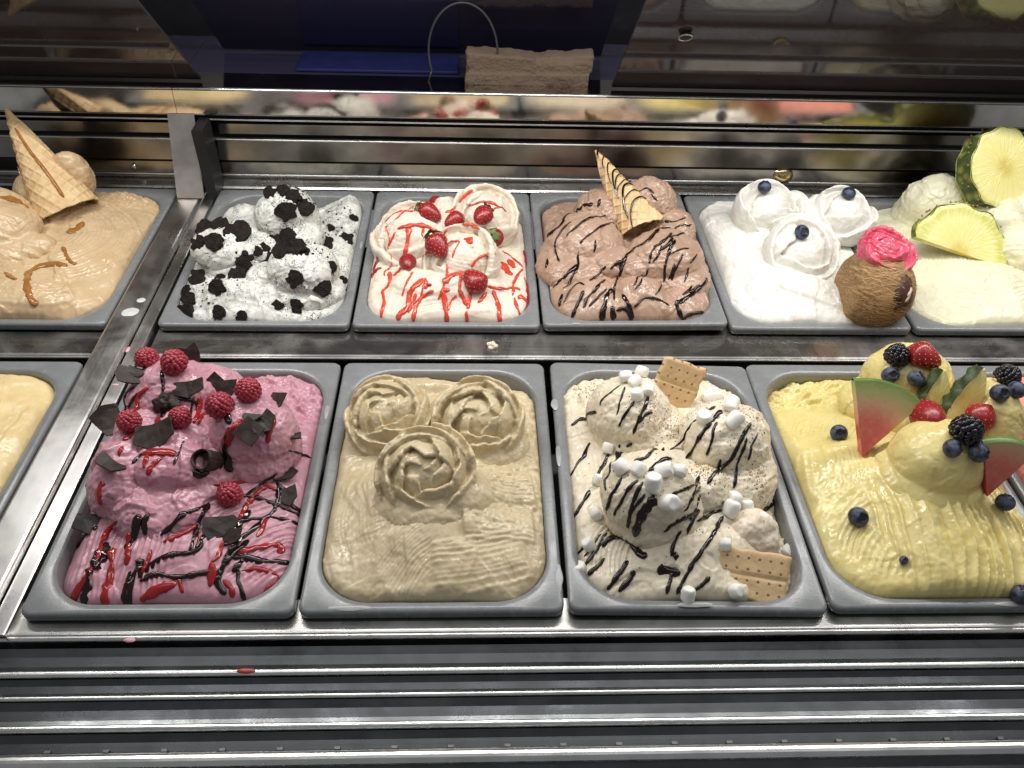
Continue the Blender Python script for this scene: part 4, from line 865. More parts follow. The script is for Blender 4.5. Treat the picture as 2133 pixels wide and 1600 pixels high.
    ('B3', 'choc', 1.6, [(0.6153, 0.6259, 0.0363), (0.5874, 0.5827, 0.0581), (0.5663, 0.5653, 0.0519), (0.5571, 0.558, 0.046)]),
    ('B3', 'choc', 1.4, [(0.5466, 0.5956, 0.0581), (0.532, 0.5857, 0.0471), (0.5253, 0.5661, 0.0319), (0.5282, 0.5393, 0.0283)]),
    ('B3', 'choc', 1.5, [(0.5553, 0.5502, 0.0384), (0.5532, 0.5271, 0.0283), (0.5428, 0.5101, 0.0186), (0.5315, 0.4967, 0.0129)]),
    ('B3', 'choc', 1.4, [(0.5785, 0.5603, 0.0511), (0.5767, 0.5475, 0.0383)]),
    ('B3', 'choc', 1.8, [(0.634, 0.551, 0.0452), (0.6511, 0.5542, 0.0559), (0.6764, 0.5863, 0.055), (0.703, 0.609, 0.0413)]),
    ('B3', 'choc', 1.5, [(0.7231, 0.6052, 0.0309), (0.6865, 0.5559, 0.0615), (0.6658, 0.5394, 0.0613), (0.6533, 0.5306, 0.0524), (0.6486, 0.5185, 0.0416)]),
    ('B3', 'choc', 2.0, [(0.634, 0.551, 0.0452), (0.62, 0.5358, 0.0402), (0.6141, 0.5219, 0.0304), (0.6112, 0.5165, 0.0191)]),
    ('B3', 'choc', 2.0, [(0.6859, 0.5438, 0.0629), (0.6745, 0.5228, 0.0557), (0.6692, 0.508, 0.0406), (0.6686, 0.4991, 0.0234)]),
    ('B3', 'choc', 1.7, [(0.6944, 0.5231, 0.0537), (0.685, 0.5089, 0.0422), (0.6788, 0.5001, 0.0271)]),
    ('B3', 'choc', 1.3, [(0.7174, 0.5341, 0.0467), (0.7037, 0.5161, 0.0438)]),
    ('B3', 'choc', 1.4, [(0.7053, 0.5344, 0.0547), (0.691, 0.5283, 0.0585), (0.678, 0.5212, 0.0547)]),
    ('B3', 'choc', 1.4, [(0.7184, 0.6269, 0.0479), (0.7005, 0.6197, 0.0455), (0.6871, 0.6204, 0.0471)]),
    ('B3', 'choc', 1.3, [(0.7289, 0.6236, 0.0392), (0.7094, 0.614, 0.0426), (0.6873, 0.5927, 0.0512)]),
    ('B3', 'choc', 2.0, [(0.6163, 0.5326, 0.0381), (0.607, 0.5271, 0.0353), (0.598, 0.5207, 0.0289)]),
    ('B3', 'choc', 1.3, [(0.6409, 0.5087, 0.0292), (0.6228, 0.4738, 0.0347)]),
    ('B3', 'choc', 1.8, [(0.5906, 0.5092, 0.0197), (0.5744, 0.4807, 0.0271), (0.5622, 0.4705, 0.0174), (0.5563, 0.457, 0.0103)]),
    ('B3', 'choc', 1.4, [(0.5599, 0.4898, 0.0246), (0.5505, 0.4989, 0.0202), (0.5391, 0.4837, 0.0161), (0.5316, 0.4701, 0.0088)]),
    ('B3', 'choc', 1.4, [(0.5883, 0.4798, 0.0258), (0.5753, 0.4665, 0.0205), (0.5631, 0.4572, 0.0124)]),
    ('B3', 'choc', 2.4, [(0.5573, 0.4784, 0.0222), (0.55, 0.4656, 0.0124), (0.5413, 0.4516, -0.0008)]),
    ('B3', 'choc', 2.8, [(0.5958, 0.4824, 0.0239), (0.5872, 0.4658, 0.0212), (0.5813, 0.4498, 0.0118), (0.5801, 0.4434, -0.0005)]),
    ('B3', 'choc', 3.8, [(0.5935, 0.4559, 0.0158), (0.5946, 0.4436, 0.0016)]),
    ('B3', 'choc', 2.6, [(0.5983, 0.4493, 0.0123), (0.6083, 0.4502, 0.016), (0.6152, 0.4455, 0.0111), (0.618, 0.4433, -0.0001)]),
    ('B3', 'choc', 1.5, [(0.6216, 0.4495, 0.0188), (0.6325, 0.4593, 0.0243), (0.6496, 0.4598, 0.0262), (0.6695, 0.4561, 0.0164)]),
    ('B3', 'choc', 2.8, [(0.6078, 0.4686, 0.0256), (0.6146, 0.4515, 0.0215), (0.6195, 0.4434, 0.002)]),
    ('B3', 'choc', 2.6, [(0.7344, 0.5185, 0.0169), (0.7149, 0.4883, 0.0209), (0.6902, 0.4661, 0.0176), (0.6797, 0.458, 0.0193), (0.6867, 0.444, 0.0042)]),
    ('B3', 'choc', 1.8, [(0.7174, 0.494, 0.0233), (0.7011, 0.4801, 0.0203)]),
    ('B3', 'choc', 2.6, [(0.7195, 0.4594, 0.0035), (0.6978, 0.4498, 0.0064), (0.6869, 0.4436, 0.0024)]),
    ('B3', 'choc', 1.8, [(0.5129, 0.5501, 0.0251), (0.5106, 0.5361, 0.0195)]),
    ('B3', 'choc', 2.0, [(0.5309, 0.487, 0.0114), (0.5251, 0.4698, 0.0025)]),
    ('B3', 'choc', 1.4, [(0.6716, 0.6464, 0.0763), (0.6616, 0.6572, 0.0785), (0.6514, 0.6596, 0.0728)]),
    ('B3', 'choc', 1.4, [(0.6754, 0.6385, 0.0682), (0.6662, 0.646, 0.0743)]),
    ('B0', 'caramel', 4.0, [(-0.2465, 0.6195, 0.0717), (-0.2344, 0.631, 0.0604), (-0.215, 0.6201, 0.0547)]),
    ('B0', 'caramel', 5.0, [(-0.1548, 0.6343, 0.0242), (-0.1577, 0.6216, 0.0216), (-0.1682, 0.6086, 0.0218)]),
    ('B0', 'caramel', 2.6, [(-0.1589, 0.5687, 0.0243), (-0.1425, 0.5437, 0.0208), (-0.1304, 0.5366, 0.0181)]),
    ('B0', 'caramel', 3.8, [(-0.1399, 0.5303, 0.0197), (-0.1699, 0.5364, 0.0177), (-0.1834, 0.5196, 0.019), (-0.171, 0.4806, 0.0265), (-0.1606, 0.4588, 0.0201), (-0.1494, 0.45, 0.0143)]),
    ('B0', 'caramel', 3.0, [(-0.2122, 0.5095, 0.0232), (-0.1872, 0.4866, 0.027)]),
    ('B0', 'caramel', 3.0, [(-0.2253, 0.6656, 0.0279), (-0.2157, 0.6654, 0.023)]),
    ('F1', 'choc', 2.9228638260731348, [(0.0997, 0.0994, 0.0303), (0.0981, 0.0937, 0.0269), (0.0974, 0.0882, 0.0227), (0.0974, 0.0835, 0.0174)]),
    ('F1', 'choc', 2.6980287581946105, [(0.1958, 0.068, 0.0079), (0.1921, 0.0623, 0.006), (0.1894, 0.0544, 0.0075), (0.1858, 0.0486, 0.0062)]),
    ('F1', 'choc', 3.6519742240641824, [(0.0901, 0.0993, 0.0299), (0.0895, 0.0893, 0.024), (0.0852, 0.0826, 0.0145), (0.083, 0.0713, 0.0122)]),
    ('F1', 'choc', 3.7383670443844252, [(0.1771, 0.1082, 0.0137), (0.1775, 0.0951, 0.0146), (0.1764, 0.0838, 0.0141), (0.1742, 0.0735, 0.0132)]),
    ('F1', 'choc', 2.520022313633412, [(0.1878, 0.1191, 0.0105), (0.1855, 0.1063, 0.0121), (0.1829, 0.0946, 0.0126), (0.1802, 0.0833, 0.0129)]),
    ('F1', 'choc', 2.7404423312319848, [(0.1344, 0.1019, 0.0296), (0.1278, 0.0936, 0.0276), (0.1203, 0.087, 0.0237), (0.1125, 0.081, 0.0194)]),
    ('F1', 'choc', 2.945102877637118, [(0.1936, 0.0841, 0.0085), (0.1884, 0.0729, 0.0101), (0.1829, 0.0629, 0.0105), (0.1772, 0.0536, 0.0102)]),
    ('F1', 'darkred', 2.286476938144497, [(0.1479, 0.0872, 0.0182), (0.1493, 0.0781, 0.0171), (0.1501, 0.0687, 0.017), (0.1493, 0.0606, 0.0158)]),
    ('F1', 'darkred', 2.8856865308443123, [(0.055, 0.0818, 0.0089), (0.0576, 0.0697, 0.0101), (0.0587, 0.0599, 0.0086), (0.0599, 0.0502, 0.007)]),
    ('F1', 'darkred', 2.7526096699193667, [(0.2048, 0.115, 0.0055), (0.2044, 0.105, 0.0068), (0.2034, 0.0959, 0.0073), (0.2021, 0.087, 0.008)]),
    ('F1', 'darkred', 2.4019588774357192, [(0.1074, 0.0684, 0.0155), (0.1073, 0.0589, 0.0134), (0.1059, 0.0498, 0.0117), (0.1019, 0.0433, 0.0079)]),
    ('F1', 'darkred', 2.8621339907434695, [(0.0702, 0.0946, 0.0252), (0.0584, 0.097, 0.01), (0.0568, 0.086, 0.0111), (0.0538, 0.0778, 0.0077)]),
    ('F1', 'darkred', 4.1094751966846905, [(0.0818, 0.0858, 0.0176), (0.0837, 0.0768, 0.0126), (0.0863, 0.0645, 0.0123), (0.0853, 0.0554, 0.0084)]),
    ('F1', 'darkred', 3.750478870450297, [(0.1678, 0.0544, 0.0128), (0.1696, 0.047, 0.0103), (0.1697, 0.04, 0.0073), (0.1688, 0.0328, 0.0054)]),
    ('F1', 'choc', 1.7105567252896132, [(0.1205, 0.1711, 0.0555), (0.119, 0.1611, 0.0547), (0.1181, 0.1513, 0.0536), (0.1177, 0.1418, 0.0519)]),
    ('F1', 'choc', 1.510336112973521, [(0.1121, 0.2373, 0.0539), (0.1108, 0.2288, 0.0484), (0.1151, 0.2103, 0.0528), (0.1168, 0.1986, 0.0507)]),
    ('F1', 'choc', 1.6068124345187802, [(0.0558, 0.2395, 0.0601), (0.0515, 0.2361, 0.0556), (0.0465, 0.2345, 0.049), (0.0418, 0.2329, 0.0418)]),
    ('F1', 'choc', 1.6855372984341406, [(0.2006, 0.1908, 0.0673), (0.2009, 0.186, 0.0649), (0.2022, 0.1809, 0.0627), (0.2039, 0.1774, 0.0592)]),
    ('F1', 'choc', 2.5974001797968995, [(0.1524, 0.2172, 0.0654), (0.1576, 0.2026, 0.0694), (0.1624, 0.1906, 0.0712), (0.166, 0.1831, 0.0691)]),
    ('F1', 'darkred', 2.668866748232259, [(0.0676, 0.1916, 0.055), (0.0657, 0.1845, 0.0544), (0.0642, 0.1756, 0.0569), (0.0607, 0.1696, 0.0581)]),
    ('F1', 'darkred', 3.245020583264319, [(0.0816, 0.2106, 0.0503), (0.088, 0.196, 0.055), (0.0928, 0.1856, 0.0559), (0.0975, 0.177, 0.0555)]),
    ('F1', 'darkred', 2.2912916904780403, [(0.1798, 0.1837, 0.0694), (0.1812, 0.1783, 0.0664), (0.183, 0.1735, 0.0629), (0.1849, 0.17, 0.0583)]),
    ('F1', 'darkred', 2.791481880572426, [(0.0864, 0.1567, 0.053), (0.0894, 0.1486, 0.0545), (0.09, 0.1431, 0.0533), (0.0902, 0.1372, 0.0529)]),
    ('F1', 'darkred', 3.042616799896244, [(0.2016, 0.1918, 0.0672), (0.1972, 0.1849, 0.066), (0.1918, 0.1793, 0.0643), (0.1859, 0.1745, 0.0631)]),
    ('F1', 'darkred', 3.2944083201262186, [(0.1172, 0.2404, 0.0512), (0.1169, 0.2336, 0.0443), (0.1209, 0.215, 0.0495), (0.1204, 0.2033, 0.0487)]),
    ('B3', 'choc', 1.7280238927545994, [(0.5915, 0.5245, 0.0311), (0.5852, 0.5214, 0.0242), (0.577, 0.5135, 0.0218), (0.5675, 0.5021, 0.0231)]),
    ('B3', 'choc', 1.2743805681065434, [(0.6473, 0.5142, 0.0358), (0.6436, 0.5082, 0.0269), (0.6318, 0.4776, 0.0365), (0.6238, 0.47, 0.0316)]),
    ('B3', 'choc', 1.3276327875764689, [(0.706, 0.4915, 0.0239), (0.7013, 0.485, 0.0225), (0.6958, 0.479, 0.0215), (0.6897, 0.4734, 0.0211)]),
    ('B3', 'choc', 1.7692059358372036, [(0.703, 0.5126, 0.0394), (0.7017, 0.5085, 0.034), (0.6995, 0.5028, 0.0298), (0.6965, 0.4961, 0.0264)]),
    ('B3', 'choc', 1.213110277131267, [(0.666, 0.4989, 0.0218), (0.6597, 0.4792, 0.0289), (0.6554, 0.4701, 0.0291), (0.6509, 0.4639, 0.0279)]),
    ('B3', 'choc', 1.7506083969280184, [(0.6863, 0.5674, 0.0593), (0.6745, 0.5459, 0.0634), (0.6653, 0.5381, 0.0604), (0.6561, 0.5352, 0.0558)]),
    ('B3', 'choc', 1.9735738589192735, [(0.6837, 0.5479, 0.063), (0.6769, 0.5367, 0.0625), (0.671, 0.5322, 0.0588), (0.6644, 0.5289, 0.0555)]),
    ('B3', 'choc', 1.6888312262356748, [(0.6158, 0.5352, 0.0376), (0.6141, 0.5289, 0.0344), (0.6127, 0.5246, 0.03), (0.6109, 0.5199, 0.026)]),
    ('B3', 'choc', 1.722986292131511, [(0.6825, 0.5122, 0.0455), (0.6803, 0.5069, 0.0396), (0.6779, 0.5037, 0.0327), (0.6744, 0.5, 0.0265)]),
    ('B3', 'choc', 1.5811580256026438, [(0.5328, 0.5158, 0.0177), (0.5285, 0.514, 0.0132), (0.5241, 0.5121, 0.0087), (0.5195, 0.5091, 0.0051)]),
    ('B3', 'choc', 1.2951196706085968, [(0.6673, 0.5357, 0.0596), (0.6637, 0.5275, 0.055), (0.659, 0.5215, 0.0498), (0.6536, 0.5188, 0.0435)]),
    ('B3', 'choc', 2.057843955689926, [(0.5518, 0.5308, 0.03), (0.545, 0.5239, 0.0269), (0.5384, 0.5177, 0.0232), (0.5324, 0.5149, 0.0169)]),
    ('B3', 'choc', 2.036441974928064, [(0.6694, 0.5754, 0.0591), (0.6623, 0.5646, 0.0597), (0.6566, 0.5573, 0.0578), (0.6508, 0.5472, 0.0573)]),
    ('B3', 'choc', 1.349306962836942, [(0.6083, 0.518, 0.0211), (0.6016, 0.494, 0.0249), (0.5982, 0.4788, 0.0224), (0.5963, 0.4636, 0.0199)]),
    ('B2', 'red', 1.207786973620549, [(0.3743, 0.4845, 0.0369), (0.3715, 0.4763, 0.031), (0.3678, 0.4693, 0.0246), (0.3633, 0.4641, 0.0173)]),
    ('B2', 'red', 1.3059580589011341, [(0.3441, 0.4817, 0.0291), (0.3421, 0.473, 0.0245), (0.34, 0.467, 0.018), (0.338, 0.4597, 0.0125)]),
    ('B2', 'red', 2.077380780893337, [(0.3336, 0.4728, 0.0212), (0.3324, 0.466, 0.0147), (0.3296, 0.4574, 0.0102), (0.3254, 0.4484, 0.0069)]),
    ('B2', 'red', 2.4759713828241434, [(0.406, 0.4779, 0.0294), (0.4051, 0.4701, 0.0226), (0.4043, 0.462, 0.0161), (0.4036, 0.4504, 0.0123)]),
    ('B2', 'red', 1.3969345938591264, [(0.344, 0.4708, 0.0218), (0.3398, 0.4656, 0.0164), (0.336, 0.459, 0.012), (0.3325, 0.4514, 0.0082)]),
    ('B2', 'red', 1.4015135790820605, [(0.4208, 0.4928, 0.0305), (0.4184, 0.4855, 0.0289), (0.417, 0.4781, 0.027), (0.4166, 0.4734, 0.023)]),
    ('B2', 'red', 1.6906172003221016, [(0.4262, 0.4996, 0.0344), (0.422, 0.4937, 0.0312), (0.4176, 0.4862, 0.0293), (0.4131, 0.4777, 0.0284)]),
    ('B2', 'red', 2.115953628127657, [(0.3942, 0.5018, 0.0364), (0.3927, 0.4854, 0.0356), (0.3923, 0.4764, 0.0295), (0.3931, 0.4686, 0.0227)]),
    ('B2', 'red', 2.3616835275604684, [(0.3456, 0.4933, 0.0322), (0.3469, 0.4848, 0.0317), (0.3469, 0.4795, 0.0289), (0.346, 0.4743, 0.0261)]),
    ('B2', 'red', 1.8933375233814913, [(0.4282, 0.4777, 0.0205), (0.4244, 0.473, 0.0178), (0.4205, 0.4654, 0.0175), (0.4164, 0.4604, 0.0156)]),
    ('F3', 'choc', 1.6515560707385144, [(0.6139, 0.0749, 0.0324), (0.6092, 0.0697, 0.0265), (0.6053, 0.0631, 0.0216), (0.6024, 0.0551, 0.0179)]),
    ('F3', 'choc', 1.927821782885189, [(0.634, 0.0979, 0.0363), (0.6286, 0.0897, 0.0346), (0.6238, 0.081, 0.0331), (0.6211, 0.0756, 0.027)]),
    ('F3', 'choc', 1.2303686048513136, [(0.5864, 0.091, 0.0728), (0.5819, 0.0863, 0.0685), (0.5779, 0.0816, 0.0638), (0.5749, 0.0778, 0.0576)]),
    ('F3', 'choc', 1.4006600377672382, [(0.5747, 0.0899, 0.0701), (0.5698, 0.086, 0.0642), (0.5651, 0.0821, 0.0578), (0.5612, 0.0794, 0.0495)]),
    ('F3', 'choc', 1.54019780053597, [(0.6679, 0.1558, 0.0448), (0.6665, 0.1539, 0.0401), (0.666, 0.1527, 0.0342), (0.6604, 0.1383, 0.0432)]),
    ('F3', 'choc', 1.15605254107197, [(0.64, 0.1141, 0.0388), (0.6344, 0.1034, 0.0384), (0.6285, 0.093, 0.0381), (0.6226, 0.0836, 0.0372)]),
    ('F3', 'choc', 1.312236859725819, [(0.5407, 0.0913, 0.0049), (0.5348, 0.0848, 0.0016), (0.5282, 0.0766, 0.0011), (0.5222, 0.0721, -0.0041)]),
    ('F3', 'choc', 1.7779189353159626, [(0.5628, 0.2025, 0.0147), (0.5589, 0.1929, 0.011), (0.5532, 0.182, 0.0098), (0.5464, 0.1728, 0.0082)]),
    ('F3', 'choc', 1.7904423593118721, [(0.5714, 0.199, 0.0209), (0.5679, 0.1927, 0.0137), (0.5539, 0.1394, 0.0584), (0.5507, 0.1232, 0.0628)]),
    ('F3', 'choc', 1.1575193684645606, [(0.6389, 0.121, 0.0425), (0.6307, 0.1067, 0.0521), (0.6235, 0.0949, 0.059), (0.6187, 0.0886, 0.0593)]),
]
COOKIE = [
    ((0.1487, 0.6023, 0.0618), (0.26, -0.96, 0.05), 30, 0, 20, 0.6, 'embossed black cookie wedge on the front of the rearmost scoop'),
    ((0.0625, 0.537, 0.0531), (-0.24, -0.32, 0.92), 31, 1, 70, 0.6, 'oval embossed black cookie piece on the front of the left scoop'),
    ((0.0381, 0.575, 0.0516), (-0.14, 0.02, 0.99), 30, 2, 10, 0.5, 'black cookie piece hanging over the left edge of the left scoop'),
    ((0.0626, 0.5777, 0.0564), (-0.04, 0.15, 0.99), 29, 3, 150, 0.4, 'ridged black cookie piece on top of the left scoop, beside the post'),
    ((0.0884, 0.5615, 0.0568), (0.28, -0.27, 0.92), 32, 4, 30, 0.5, 'broad black cookie piece on the right of the left scoop'),
    ((0.0371, 0.5448, 0.0478), (-0.57, 0.21, 0.79), 24, 0, 200, 0.8, 'black cookie piece on edge at the far left of the left scoop'),
    ((0.1236, 0.6348, 0.0754), (-0.17, -0.45, 0.88), 22, 2, 0, 0.5, 'black cookie lump at the left of the pile on the rearmost scoop'),
    ((0.1413, 0.6305, 0.0803), (0.07, 0.03, 1.0), 22, 3, 60, 0.5, 'black cookie lump crowning the rearmost scoop'),
    ((0.1578, 0.623, 0.075), (0.34, -0.4, 0.85), 24, 4, 120, 0.4, 'black cookie lump at the right of the pile on the rearmost scoop'),
    ((0.1704, 0.6184, 0.0641), (0.5, -0.41, 0.76), 28, 0, 300, 0.5, 'black cookie slab on the right shoulder of the rearmost scoop'),
    ((0.1323, 0.5824, 0.0288), (0.85, 0.31, 0.42), 26, 1, 45, 0.5, 'black cookie piece at the left of the heap on the front scoop'),
    ((0.1481, 0.5857, 0.0308), (-0.44, -0.66, 0.61), 27, 2, 80, 0.4, 'black cookie piece at the back of the heap on the front scoop'),
    ((0.1598, 0.5103, 0.0619), (-0.43, 0.12, 0.9), 26, 3, 200, 0.6, 'brown edged cookie piece at the front of the heap on the front scoop'),
    ((0.1778, 0.507, 0.0657), (-0.15, -0.31, 0.94), 27, 4, 250, 0.6, 'brown edged cookie shard at the right of the heap on the front scoop'),
    ((0.1881, 0.5061, 0.0627), (0.2, -0.22, 0.95), 17, 0, 10, 0.4, 'small crumbly cookie bit right of the heap on the front scoop'),
    ((0.1199, 0.5587, 0.0345), (0.58, -0.26, 0.77), 18, 1, 90, 0.4, 'small cookie piece left of the heap on the front scoop'),
    ((0.1138, 0.5469, 0.0343), (0.33, -0.58, 0.75), 16, 2, 30, 0.4, 'little cookie chip between the left and front scoops'),
    ((0.1004, 0.5314, 0.032), (0.68, -0.72, 0.15), 28, 3, 100, 0.6, 'dark cookie chunk between the left and front scoops'),
    ((0.0951, 0.5095, 0.0197), (0.19, 0.16, 0.97), 32, 0, 190, 0.7, 'large black cookie wedge standing below the left scoop'),
    ((0.1247, 0.5448, 0.0202), (-0.27, -0.19, 0.95), 25, 4, 60, 0.7, 'black cookie wedge on the left face of the front scoop'),
    ((0.1765, 0.4736, 0.0404), (-0.15, -0.94, 0.32), 26, 2, 20, 0.7, 'square black cookie piece on the face of the front scoop'),
    ((0.2094, 0.4778, 0.0263), (0.81, -0.58, 0.06), 27, 1, 330, 0.8, 'upright black cookie piece at the right foot of the front scoop'),
    ((0.1967, 0.6085, 0.0097), (0.11, -0.19, 0.98), 30, 3, 20, 0.2, 'black cookie square lying right of the front scoop'),
    ((0.2222, 0.6279, 0.0058), (-0.2, 0.02, 0.98), 26, 4, 140, 0.3, 'black cookie piece on the right of the pan, beside the rim'),
    ((0.1962, 0.6408, 0.0138), (0.32, 0.12, 0.94), 18, 0, 80, 0.3, 'small black cookie piece behind the square one at the right'),
    ((0.0343, 0.5243, 0.0071), (-0.19, 0.25, 0.95), 32, 1, 30, 0.5, 'ragged black cookie chunk at the left wall of the pan'),
    ((0.0758, 0.4755, 0.0235), (-0.36, -0.74, 0.57), 26, 2, 100, 0.5, 'split black cookie piece below the left scoop'),
    ((0.0692, 0.5148, 0.0149), (-0.09, -0.37, 0.92), 13, 3, 10, 0.3, 'small black cookie chip just under the left scoop'),
    ((0.0327, 0.477, 0.0025), (-0.31, -0.05, 0.95), 24, 4, 90, 0.6, 'tall black cookie piece in the front left corner'),
    ((0.0238, 0.5, 0.0013), (-0.71, -0.34, 0.62), 16, 0, 30, 0.5, 'little black cookie piece above the tall one in the front left corner'),
    ((0.0295, 0.4616, -0.0066), (-0.57, -0.59, 0.57), 28, 1, 340, 0.2, 'flat black cookie piece by the front left rim'),
    ((0.0775, 0.45, 0.0028), (-0.16, -0.7, 0.69), 22, 3, 20, 0.2, 'flat black cookie sliver along the front rim'),
    ((0.1081, 0.4447, 0.0017), (-0.12, -0.82, 0.56), 15, 0, 60, 0.6, 'small pointed cookie piece at the middle of the front rim'),
    ((0.1782, 0.4573, 0.0083), (-0.15, -0.88, 0.44), 22, 4, 200, 0.4, 'black cookie wedge in front of the front scoop'),
    ((0.153, 0.4605, 0.0104), (0.01, -0.43, 0.9), 17, 2, 80, 0.6, 'small upright cookie piece left of the wedge before the front scoop'),
    ((0.2355, 0.5647, -0.0183), (0.99, 0.0, 0.15), 18, 1, 90, 0.5, 'black cookie piece against the right wall of the pan'),
    ((0.2346, 0.5127, -0.0099), (0.99, 0.0, 0.1), 14, 3, 20, 0.4, 'black cookie chip low on the right wall of the pan'),
    ((0.221, 0.5025, 0.0407), (0.75, -0.42, 0.52), 15, 0, 90, 0.9, 'thin cookie sliver on edge right of the front scoop'),
    ((0.2264, 0.6834, 0.0065), (0.66, -0.16, 0.73), 13, 2, 0, 0.3, 'tiny black cookie bit in the rear right corner'),
    ((0.2317, 0.5169, 0.0105), (0.76, -0.31, 0.58), 11, 4, 0, 0.3, 'tiny black cookie bit near the right wall'),
]
STRAWBERRY = [
    ((0.3268, 0.6188, 0.0599), (0.3537, 0.6058, 0.0509), (0.7, 0.23, 0.67), 1, 38, 'strawberry with green leaves on the rear left fold'),
    ((0.3457, 0.7507, -0.0017), (0.3637, 0.6176, 0.0596), (-0.59, -0.1, 0.8), 0, 30, 'half hidden strawberry at the very back of the cream gelato'),
    ((0.3945, 0.612, 0.054), (0.3697, 0.594, 0.0489), (0.28, -0.54, 0.79), 0, 34, 'leafless strawberry in the middle behind the centre fold'),
    ((0.432, 0.6113, 0.0643), (0.4105, 0.5678, 0.067), (0.19, -0.33, 0.92), 1, 36, 'strawberry with green leaves below the rear right fold'),
    ((0.4302, 0.5451, 0.0677), (0.4463, 0.5924, 0.0142), (0.03, -0.13, 0.99), 1, 36, 'strawberry with leaves at the right of the centre fold'),
    ((0.3544, 0.55, 0.0591), (0.3693, 0.5246, 0.0467), (-0.21, -0.62, 0.75), 1, 40, 'strawberry with a green cap on the left of the centre fold'),
    ((0.3181, 0.5552, 0.0234), (0.3249, 0.5148, 0.0264), (-0.32, -0.54, 0.78), 0, 32, 'small round strawberry under the left fold'),
    ((0.4187, 0.475, 0.0235), (0.4007, 0.4926, 0.0333), (0.49, -0.37, 0.79), 0, 40, 'big dark strawberry at the front of the centre fold'),
    ((0.9036, 0.2835, 0.0824), (0.9213, 0.2662, 0.0796), (-0.08, -0.24, 0.97), 0, 40, 'strawberry beside the blackberry at the back of the yellow gelato'),
    ((0.901, 0.2296, 0.0389), (0.8861, 0.1575, 0.0877), (-0.25, -0.21, 0.94), 0, 46, 'strawberry on the front yellow scoop'),
    ((0.958, 0.1959, 0.0823), (0.9438, 0.1886, 0.0557), (-0.88, -0.38, 0.3), 0, 42, 'strawberry standing between the front scoop and the right scoop'),
]
BLUEBERRY = [
    ((0.8344, 0.6613, 0.0758), (0.12, -0.39, 0.91), 20, (0, 0.3, 1), 'blueberry on the rear left white rosette'),
    ((0.9635, 0.656, 0.0679), (-0.07, 0.07, 1.0), 20, (0.2, 0, 1), 'blueberry on the rear right white rosette'),
    ((0.8665, 0.5597, 0.0619), (-0.2, -0.24, 0.95), 21, (0, -0.75, 0.65), 'blueberry with an open crown on the front white rosette'),
    ((0.765, 0.2622, -0.0169), (-0.98, 0.04, 0.18), 16, (-0.3, 0.2, 1), 'blueberry at the left rim of the yellow gelato'),
    ((0.8199, 0.2095, 0.0203), (-0.49, 0.5, 0.71), 19, (-0.2, -0.7, 0.7), 'blueberry left of the tall melon wedge tip'),
    ((0.7999, 0.1043, 0.0149), (0.05, -0.59, 0.8), 21, (0.1, -0.7, 0.7), 'blueberry alone on the front left slope of the yellow gelato'),
    ((0.8827, 0.2624, 0.064), (-0.73, -0.23, 0.65), 20, (0, -0.7, 0.7), 'left blueberry of the pair under the rear blackberry'),
    ((0.9026, 0.2536, 0.0692), (-0.34, -0.64, 0.69), 19, (0.6, 0, 1), 'right blueberry of the pair under the rear strawberry'),
    ((0.9356, 0.2264, 0.0489), (-0.99, 0.04, 0.16), 19, (0.8, -0.4, 0.4), 'blueberry among the pineapple pieces'),
    ((0.8857, 0.1349, 0.0815), (-0.22, -0.44, 0.87), 19, (0.7, -0.3, 0.5), 'left blueberry of the pair below the front blackberry'),
    ((0.9087, 0.1318, 0.0793), (0.2, -0.52, 0.83), 20, (0.7, -0.5, 0.4), 'right blueberry of the pair below the front blackberry'),
    ((0.9658, 0.2046, 0.0894), (-0.41, -0.23, 0.88), 20, (0, -0.7, 0.7), 'left blueberry on the right yellow scoop'),
    ((0.9834, 0.2088, 0.0883), (0.2, 0.05, 0.98), 19, (0.8, 0.1, 0.6), 'right blueberry on the right yellow scoop'),
    ((0.9494, 0.1082, 0.0256), (0.33, 0.09, 0.94), 19, (0, 0.5, 0.7), 'blueberry at the right wall of the yellow pan'),
    ((0.9333, 0.0226, 0.0036), (0.12, -0.81, 0.57), 20, (0, 0.3, 1), 'blueberry in the front right corner of the yellow pan'),
    ((0.8287, 0.0502, 0.0145), (-0.05, -0.12, 0.99), 9, (0, -0.5, 0.8), 'tiny half sunk blueberry low on the front of the yellow gelato'),
]
RASPBERRY = [
    ((0.06, 0.2837, 0.0648), (-0.8, -0.29, 0.52), 21, (0, 0.3, 1), 'sauce coated raspberry at the top left of the pink gelato'),
    ((0.0898, 0.2627, 0.0715), (0.15, 0.16, 0.98), 23, (0.1, -0.2, 1), 'plump raspberry in front of the topmost one'),
    ((0.1766, 0.2182, 0.0727), (0.27, 0.13, 0.95), 22, (0.1, 0.1, 1), 'glazed raspberry on the right pink scoop'),
    ((0.1543, 0.2018, 0.0677), (-0.18, -0.01, 0.98), 23, (-0.1, -0.2, 1), 'round raspberry at the front of the right pink scoop'),
    ((0.1652, 0.1309, 0.0183), (0.51, -0.45, 0.73), 21, (0, -0.2, 1), 'raspberry half coated with syrup in the middle of the pink gelato'),
    ((0.0589, 0.189, 0.0559), (0.36, 0.37, 0.86), 20, (-0.2, 0, 1), 'raspberry at the left edge of the pink gelato'),
    ((0.1069, 0.1982, 0.0551), (0.46, 0.05, 0.89), 19, (0.2, 0, 1), 'raspberry sunk between the two pink scoops'),
]
